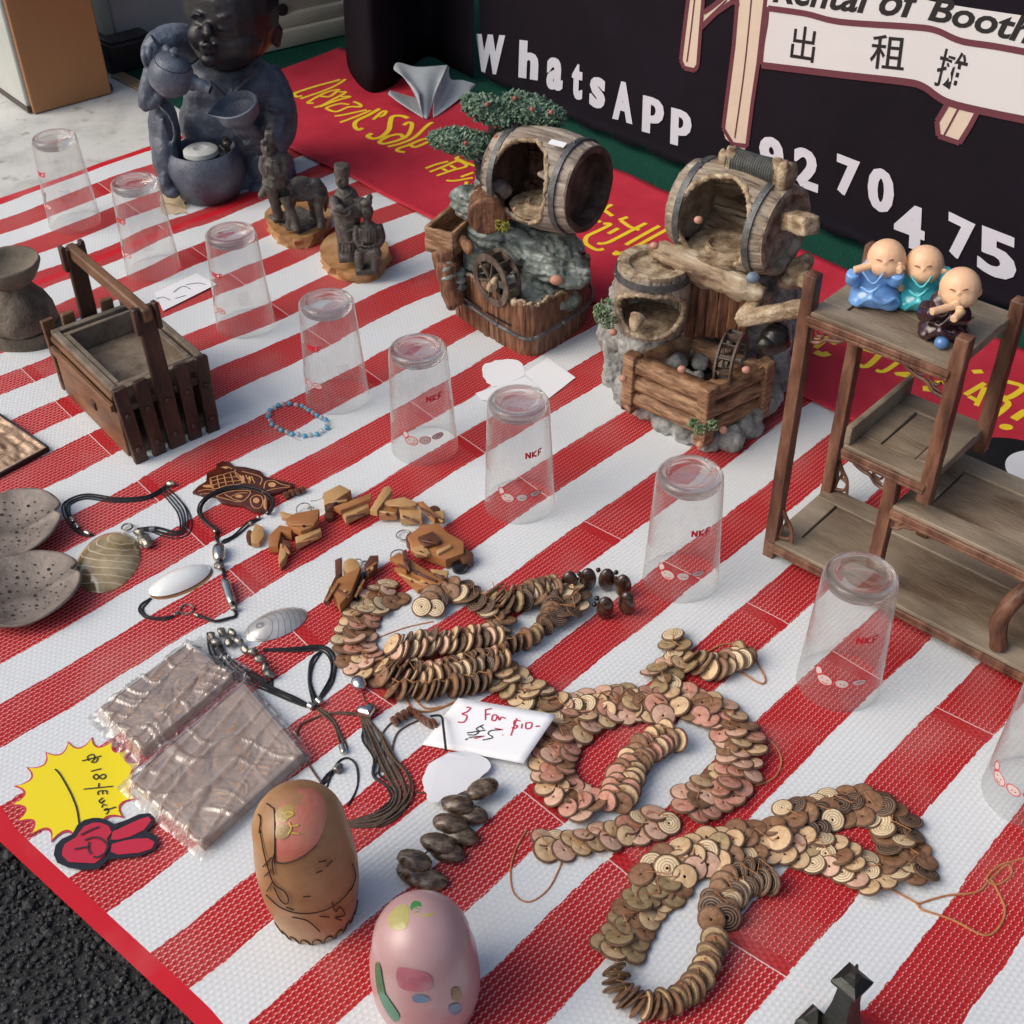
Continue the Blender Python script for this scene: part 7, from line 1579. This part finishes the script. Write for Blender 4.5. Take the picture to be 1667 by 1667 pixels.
# ================================================================== STARBURST PRICE TAG
kt = lambda L: cr(L, 0, 1180, 3.969)
th = thing('star_price_tag', 'yellow starburst price tag with pink edge and red victory hand, $18/Each', 'price tag', G(131, 1283, ZM))
cc = G(128, 1283, ZM + .0008); Rr = .0600
def burst(R0, dep, z):
    P_ = []; ns = 17
    for k in range(ns):
        for s_ in range(8):
            f_ = s_ / 8; a = 2 * pi * (k + f_) / ns + .13; P_.append(cc + Vector((cos(a), sin(a), 0)) * R0 * (1 - dep * sin(pi * f_) ** .6) + Vector((0, 0, z)))
    return P_
mb = MB(); mb.prism(burst(Rr, .19, 0), (0, 0, .0007)); mb.build('pink_edge', pm('pink_edge_print', (.55, .05, .09), rough=.35), th, True, smooth=False)
mb = MB(); mb.poly(burst(Rr * .95, .185, .0011)); mb.build('yellow_face', pm('yellow_card', (.86, .70, .012), rough=.35), th, True, smooth=False)
pl = (G(131, 1283, ZM + .0020), Vector((0, 0, 1)))
pen(pl, [kt(L) for L in [[(575, 232), (565, 205), (600, 190), (612, 215), (590, 240), (620, 238), (632, 212)], [(530, 232), (655, 200)], [(585, 300), (655, 282)], [(600, 335), (620, 318), (640, 335), (660, 350), (682, 335), (670, 318), (645, 330), (620, 352), (600, 335)], [(540, 415), (730, 396)], [(640, 375), (635, 400)], [(690, 425), (635, 428), (635, 452)], [(662, 428), (662, 448)], [(690, 425), (690, 448)], [(665, 470), (640, 490), (655, 505), (675, 485), (650, 508)], [(690, 520), (665, 515), (658, 535)], [(748, 530), (672, 552), (690, 540), (700, 558), (682, 578)]]], .0013, m_kpen, th, 'writing')
pen(pl, [kt([(355, 285), (385, 315), (430, 390), (470, 470), (498, 550), (512, 640)])], .0016, m_kpen, th, 'pen_stroke')
bk = kt([(500, 650), (545, 618), (600, 604), (650, 605), (700, 622), (740, 645), (830, 612), (900, 580), (970, 573), (1000, 600), (988, 650), (950, 690), (1008, 718), (1026, 762), (1000, 810), (900, 852), (700, 872), (640, 930), (540, 942), (440, 922), (370, 892), (348, 840), (360, 780), (400, 740), (470, 708)])
hz = lambda L, z: [G(x, y, ZM + z) for x, y in L]
mb = MB(); mb.prism(hz(bk, .0030), (0, 0, .0008)); mb.build('hand_outline', pm('dark_slate_card', (.018, .020, .026), rough=.3), th, True, smooth=False)
mb = MB(); mb.poly(hz(kt([(545, 655), (600, 632), (650, 632), (700, 652), (722, 692), (690, 735), (705, 790), (676, 846), (610, 895), (520, 890), (440, 885), (400, 842), (405, 800), (420, 768), (490, 726), (515, 690)]), .0042)); mb.poly(hz(kt([(728, 690), (830, 642), (900, 610), (958, 592), (978, 618), (930, 678), (840, 722), (760, 742), (716, 742)]), .0042)); mb.poly(hz(kt([(716, 820), (722, 770), (800, 748), (880, 735), (955, 732), (1000, 758), (980, 800), (900, 826), (760, 838)]), .0042))
M_RH = (pm('red_hand_print', (.52, .025, .055), rough=.3)); mb.build('red_hand', M_RH, th, True, smooth=False)
pen((G(131, 1283, ZM + .0047), Vector((0, 0, 1))), [kt(L) for L in [[(545, 745), (590, 728), (640, 730), (690, 770), (680, 820), (640, 850), (600, 850)], [(480, 802), (540, 790), (575, 790)], [(575, 755), (570, 800), (585, 832)], [(520, 710), (580, 680), (640, 655)], [(760, 660), (740, 640)]]], .0017, m_kpen, th, 'hand_lines')

# ================================================================== CARVED PANELS IN CLEAR BAGS
def film_mat():
    m = bpy.data.materials.new('clear_plastic_film'); m.use_nodes = True; t = m.node_tree; out = t.nodes['Material Output']; t.nodes.remove(t.nodes['Principled BSDF'])
    lw = N(t, 'ShaderNodeLayerWeight', i_0=.5); f = MTH(t, 'ADD', .12, MTH(t, 'MULTIPLY', MTH(t, 'POWER', lw.outputs[1], 2.0), .85))
    tr = N(t, 'ShaderNodeBsdfTransparent'); tr.inputs[0].default_value = (.97, .96, .95, 1); gl = N(t, 'ShaderNodeBsdfGlossy', i_1=.09); mx = N(t, 'ShaderNodeMixShader')
    t.links.new(f, mx.inputs[0]); t.links.new(tr.outputs[0], mx.inputs[1]); t.links.new(gl.outputs[0], mx.inputs[2])
    df = N(t, 'ShaderNodeBsdfDiffuse'); df.inputs[0].default_value = (.8, .76, .72, 1); m2 = N(t, 'ShaderNodeMixShader', i_0=.15); t.links.new(mx.outputs[0], m2.inputs[1]); t.links.new(df.outputs[0], m2.inputs[2]); t.links.new(m2.outputs[0], out.inputs[0]); return m
m_film = film_mat()
m_plq = pm('pale_brown_carving', (.24, .145, .095), (.40, .27, .19), 30, .55, .4, 260, c3=(.48, .35, .26))
def bagged(label, L, T, Rg, B, H, seed, ex):
    """panel with top corners at the four pixels, inside a crinkled clear bag"""
    l, t, r, b_ = [G(p[0], p[1], ZM + H) for p in (L, T, Rg, B)]; t_ = thing('bagged_panel', label, 'carving', Vector((b_.x, b_.y, ZM)), 0, 'carved panels packed in clear bags')
    n = 96; g = []
    def q(f_, h_): return (b_ * (1 - f_) + l * f_) * (1 - h_) + (r * (1 - f_) + t * f_) * h_
    for i in range(n + 1):
        row = []
        for j in range(n + 1):
            f_, h_ = i / n, j / n; p = q(f_, h_); e = min(f_, 1 - f_, h_, 1 - h_)
            rdg = abs(noise.noise(Vector((f_ * 3.4, h_ * 4.2, seed)))); leaf = abs(noise.noise(Vector((f_ * 7 + 3 * rdg, h_ * 8, seed + 5))))
            z = -.0012 * (e < .012) if e < .06 else -.0016 + .0020 * min(1, rdg * 4) + .0009 * min(1, leaf * 5) + .0005 * sin(130 * (h_ * .8 + f_ * .5)) * (noise.noise(Vector((f_ * 2.6, h_ * 3.1, seed + 9))) > .12)
            row.append(p + Vector((0, 0, z)))
        g.append(row)
    mb = MB(); mb.sheet(g)
    per = [q(k / 16, 0) for k in range(16)] + [q(1, k / 16) for k in range(16)] + [q(1 - k / 16, 1) for k in range(16)] + [q(0, 1 - k / 16) for k in range(16)]
    V1 = [mb.b.verts.new(p) for p in per]; V0 = [mb.b.verts.new(Vector((p.x, p.y, ZM + .0006))) for p in per]
    for k in range(64): mb.b.faces.new((V0[k], V0[(k + 1) % 64], V1[(k + 1) % 64], V1[k]))
    mb.build('carved_panel', m_plq, t_, True, sharp=False)
    m_ = 84; g = []
    for i in range(m_ + 1):
        row = []
        for j in range(m_ + 1):
            f_, h_ = -ex[0] + (1 + ex[0] + ex[1]) * i / m_, -ex[2] + (1 + ex[2] + ex[3]) * j / m_
            p = q(f_, h_); d = max(-f_, f_ - 1, -h_, h_ - 1, 0); k = max(0, 1 - d / .085); k = k * k * (3 - 2 * k)
            w1 = noise.noise(Vector((f_ * 1.7 + h_ * .9, h_ * 2.2, seed))); th_ = f_ * 2.4 + h_ * 5.5 + 1.2 * noise.noise(Vector((f_ * 2, h_ * 2, seed + 4)))
            fold = max(0, 1 - abs(noise.noise(Vector((th_, .35 * h_, seed + 2)))) * 9); fold2 = max(0, 1 - abs(noise.noise(Vector((f_ * 5.5 - h_ * 1.5, h_ * .8, seed + 8)))) * 11)
            z = (ZM + H + .0012) * k + (ZM + .0020) * (1 - k) + .0034 * max(0, w1) + .0048 * fold * (.35 + .65 * max(0, w1 + .4)) + .0036 * fold2
            row.append(Vector((p.x, p.y, z)))
        g.append(row)
    mb = MB(); mb.sheet(g); mb.build('clear_bag', m_film, t_, True, sharp=False)
bagged('brown carved panel in crinkled clear bag, further and smaller of two, partly under the other', (164, 1152), (305, 1048), (378, 1100), (232, 1222), .010, 3, (.10, .08, .14, .18))
bagged('brown carved panel in crinkled clear bag, nearer and larger, between price tag and doll', (212, 1268), (396, 1112), (492, 1226), (330, 1372), .012, 11, (.06, .10, .08, .08))

# ================================================================== PAINTED DOLLS
def zfor(g, ty):
    lo, hi = 0.0, .4
    for _ in range(40):
        m = (lo + hi) / 2; d = g + Vector((0, 0, m)) - EYE; y = HALF - FPX * d.dot(UP) / d.dot(FW)
        if y > ty: lo = m
        else: hi = m
    return lo
F = Fr(526, 1538, ZM - .001); rb = .0335; ax = F.o + F.f * rb; rt = .0365
zc = zfor(Vector((ax.x, ax.y, 0)), 1352)
dl = thing('wooden_doll', 'round topped brown painted wooden doll with worn pink head patch', 'doll', ax)
m_doll = pm('brown_doll_varnish', (.25, .115, .045), (.40, .22, .10), 9, .48, .06, 120, c3=(.47, .28, .14), coat=.12)
prof = [(0, 0), (rb * .96, 0), (rb, .003), (rb * 1.09, .02), (.0395, .042), (.0405, .062), (.0395, zc * .74), (.0375, zc * .9), (rt, zc)] + [(rt * cos(a), zc + rt * .98 * sin(a)) for a in [k * pi / 20 for k in range(1, 10)]] + [(0, zc + rt * .98)]
def dr(z):
    for (r0, z0), (r1, z1) in zip(prof[1:], prof[2:]):
        if z0 <= z <= z1 and z1 > z0: return r0 + (r1 - r0) * (z - z0) / (z1 - z0)
    return 0
mb = MB(); mb.lathe(prof, Matrix.Translation(ax), 64); mb.build('body', m_doll, dl, True, sharp=False)
def on_doll(px, py, off=.0005):
    """image point to the doll's skin by marching along the ray"""
    k = ray(px, py).normalized(); t = (ax - EYE).length - .26
    for _ in range(1800):
        p = EYE + k * t; d = math.hypot(p.x - ax.x, p.y - ax.y); z = p.z - ax.z
        if 0 <= z <= zc + rt and d <= dr(z) + off: return p
        t += .0002
    return None
kd = lambda L: cr(L, 380, 1250, 3.969)
def dline(lists, w_, mat, name):
    mb = MB()
    for L in lists:
        P_ = [on_doll(p.x, p.y, .0016) for p in spline([Vector((x, y, 0)) for x, y in L], 6)]; P_ = [p for p in P_ if p]
        if len(P_) > 2: mb.tube(P_, w_ / 2, 5)
    mb.build(name, mat, dl, True)
def patch(poly_px, mat, name, off, n=26):
    xs = [p[0] for p in poly_px]; ys = [p[1] for p in poly_px]; mb = MB(); cx, cy = sum(xs) / len(xs), sum(ys) / len(ys); P2 = spline([Vector((x, y, 0)) for x, y in poly_px], 5, True)
    rows = []
    for f_ in [k / 9 for k in range(1, 10)]:
        rows.append([on_doll(cx + (p.x - cx) * f_, cy + (p.y - cy) * f_, off) for p in P2])
    c0 = on_doll(cx, cy, off)
    if not c0 or any(p is None for r in rows for p in r): return
    c0 = mb.b.verts.new(c0); R2 = [[mb.b.verts.new(p) for p in r] for r in rows]; m_ = len(P2)
    for j in range(m_): mb.b.faces.new((c0, R2[0][j], R2[0][(j + 1) % m_]))
    for i in range(8):
        for j in range(m_): mb.b.faces.new((R2[i][j], R2[i + 1][j], R2[i + 1][(j + 1) % m_], R2[i][(j + 1) % m_]))
    mb.build(name, mat, dl, True, sharp=False)
patch(kd([(270, 590), (262, 440), (275, 300), (360, 170), (450, 130), (540, 150), (605, 240), (600, 340), (550, 470), (470, 560), (360, 605)]), pm('worn_pink_paint', (.38, .075, .065), (.50, .16, .11), 18, .3, .05, 200, c3=(.42, .22, .12), coat=.4), 'pink_patch', .0006)
patch(kd([(265, 300), (330, 240), (395, 250), (370, 310), (335, 350), (275, 350)]), pm('gold_leaf_paint', (.30, .19, .05), (.44, .30, .10), 60, .35, coat=.3), 'gold_patch', .0014); patch(kd([(270, 400), (300, 360), (350, 375), (365, 420), (330, 460), (275, 455)]), pm('gold_leaf_paint_two', (.26, .16, .05), (.40, .26, .09), 60, .35, coat=.3), 'gold_patch', .0014)
m_burn = pm('burnt_line', (.035, .015, .008), rough=.5)
dline([kd(L) for L in [[(265, 620), (265, 300), (240, 250), (215, 230)], [(262, 610), (340, 618), (450, 570), (540, 500)], [(170, 400), (200, 560), (240, 700), (270, 760), (330, 800), (355, 850), (340, 880), (300, 850), (262, 770)], [(190, 640), (225, 600), (245, 580)], [(200, 700), (240, 660)], [(215, 800), (250, 740)], [(262, 690), (250, 620), (262, 560)], [(210, 820), (300, 900), (420, 940), (560, 930), (680, 870), (770, 770)], [(380, 965), (480, 990), (560, 1060)], [(640, 870), (660, 930), (690, 900), (720, 950), (660, 970), (700, 985)], [(560, 960), (620, 965)], [(550, 610), (600, 600)], [(535, 680), (575, 665)], [(600, 640), (640, 600)], [(450, 835), (500, 830)], [(160, 300), (175, 330), (165, 420)], [(340, 900), (390, 920)], [(770, 620), (790, 700), (760, 790)]]], .0011, m_burn, 'burnt_drawing')
dline([kd(L) for L in [[(340, 330), (390, 300), (360, 285), (330, 300)], [(360, 350), (375, 390), (355, 430)], [(370, 380), (420, 370)], [(372, 420), (425, 425)]]], .0011, pm('yellow_line_paint', (.62, .48, .06), rough=.4), 'yellow_drawing')
mb = MB()
for k in range(22):
    a = 2 * pi * k / 22; P_ = []
    for s_ in range(9): b_ = pi * s_ / 8; aa = a + .115 * cos(b_); z = .002 + .0095 * sin(b_); r = dr(z) + .0004; P_.append(ax + Vector((cos(aa) * r, sin(aa) * r, z)))
    mb.tube(P_, .0006, 5)
mb.build('scallop_border', m_burn, dl, True)
# pale painted glossy doll at the bottom edge
F = Fr(706, 1708, ZM - .001); ax2 = F.o + F.f * .036; zc2 = zfor(Vector((ax2.x, ax2.y, 0)), 1538)
d2 = thing('pale_doll', 'glossy pale pink egg-shaped doll with green and yellow paint, at bottom edge', 'doll', ax2)
m_egg = pm('pale_pink_gloss', (.44, .27, .27), (.56, .36, .36), 12, .34, 0, coat=.25); rt2 = .0365
pr2 = [(0, 0), (.033, 0), (.036, .004), (.041, .03), (.0415, .05), (.040, zc2 * .8), (rt2, zc2)] + [(rt2 * cos(a), zc2 + rt2 * sin(a)) for a in [k * pi / 20 for k in range(1, 10)]] + [(0, zc2 + rt2)]
mb = MB(); mb.lathe(pr2, Matrix.Translation(ax2), 56); mb.build('body', m_egg, d2, True, sharp=False)
ax, zc, rt, prof, dl = ax2, zc2, rt2, pr2, d2
ke = lambda L: cr(L, 590, 1440, 7.343)
for nm, pts, col in [('green_leaf', [(570, 270), (600, 205), (660, 195), (700, 225), (705, 310), (660, 340), (600, 330)], (.05, .22, .05)), ('yellow_petal', [(600, 340), (660, 345), (700, 320), (760, 340), (860, 350), (780, 385), (700, 390), (620, 380)], (.42, .36, .06)), ('yellow_patch', [(310, 380), (400, 270), (500, 235), (560, 290), (560, 400), (520, 520), (400, 540), (315, 500)], (.34, .30, .10)), ('green_band', [(150, 960), (210, 960), (230, 1200), (330, 1400), (440, 1560), (380, 1640), (250, 1460), (170, 1240)], (.03, .16, .08)), ('blue_patch', [(600, 1330), (700, 1320), (790, 1350), (780, 1400), (690, 1415), (610, 1400)], (.10, .18, .26)), ('brown_patch', [(1080, 1250), (1170, 1240), (1190, 1340), (1140, 1400), (1080, 1370)], (.20, .11, .03)), ('rose_patch', [(420, 1000), (620, 1020), (800, 1080), (820, 1240), (640, 1280), (440, 1220)], (.34, .12, .15)), ('blue_patch', [(1060, 1440), (1180, 1430), (1180, 1520), (1090, 1560), (1040, 1510)], (.08, .17, .26))]:
    patch(ke(pts), pm('doll_' + nm, col, tuple(c * 1.3 for c in col), 40, .25, coat=.4), nm, .0008)

# ================================================================== SMALL DARK TOWER MODEL, TAPE, PINK EDGE
F = Fr(1360, 1690, ZM); tw = thing('tower_model', 'small dark metal tower model with pointed tip, at bottom edge', 'model', F.o)
m_tw = pm('dark_metal', (.012, .014, .012), (.032, .036, .031), 90, .4, .3, 300, metal=.5)
zt = HT(1360, 1690, 1605, ZM); q = PX(F)
def sq(mb, c, levels, rot):
    rings = []
    for z, r in levels: rings.append([mb.b.verts.new(c + rot @ Vector((sx * r, sy * r, z))) for sx, sy in ((-1, -1), (1, -1), (1, 1), (-1, 1))])
    for A, B in zip(rings, rings[1:]):
        for k in range(4): mb.b.faces.new((A[k], A[(k + 1) % 4], B[(k + 1) % 4], B[k]))
    mb.b.faces.new(rings[0][::-1]); mb.b.faces.new(rings[-1])
rot = Matrix.Rotation(R_(40), 3, 'Z'); c = F.o.copy()
mb = MB(); sq(mb, c, [(0, .017), (.004, .0165), (zt * .35, .0105), (zt * .7, .0072), (zt, .0062)], rot); mb.build('shaft', m_tw, tw, True, smooth=False)
mb = MB(); sq(mb, c, [(zt - .001, .0065), (zt + .003, .0105), (zt + .0065, .0108), (zt + .0085, .0085), (zt + .011, .006)], rot); mb.build('gallery', m_tw, tw, True, smooth=False)
mb = MB(); sq(mb, c, [(zt + .011, .0055), (zt + .015, .0035), (zt + .018, .0018), (zt + .028, .0007)], rot); mb.build('spire', m_tw, tw, True, smooth=False)
mb = MB(); p = F.p(1325, 1668, -.004); sq(mb, Vector((p.x, p.y, ZM)), [(0, .011), (.018, .010), (.021, .007), (.030, .003), (.034, .0008)], rot); mb.build('side_turret', m_tw, tw, True, smooth=False)
th = thing('tape_strip', 'strip of beige masking tape stuck across the mat near lower right', 'tape', G(1400, 1490, ZM)); mb = MB()
P_ = spline([Vector((x, y, 0)) for x, y in cr([(310, 822), (640, 918), (900, 990), (1135, 1078)], 1200, 1227, 3.57)], 8); rr = [G(p.x, p.y, .0035 + mat_z(*touv(G(p.x, p.y))) + .0005) for p in P_]; mb.ribbon(rr, .0046); o = mb.build('tape', pm('beige_tape', (.42, .34, .24), (.50, .42, .31), 60, .5), th, True); s_ = o.modifiers.new('t', 'SOLIDIFY'); s_.thickness = .0003; s_.offset = 1
bpy.data.scenes.remove(TMP)
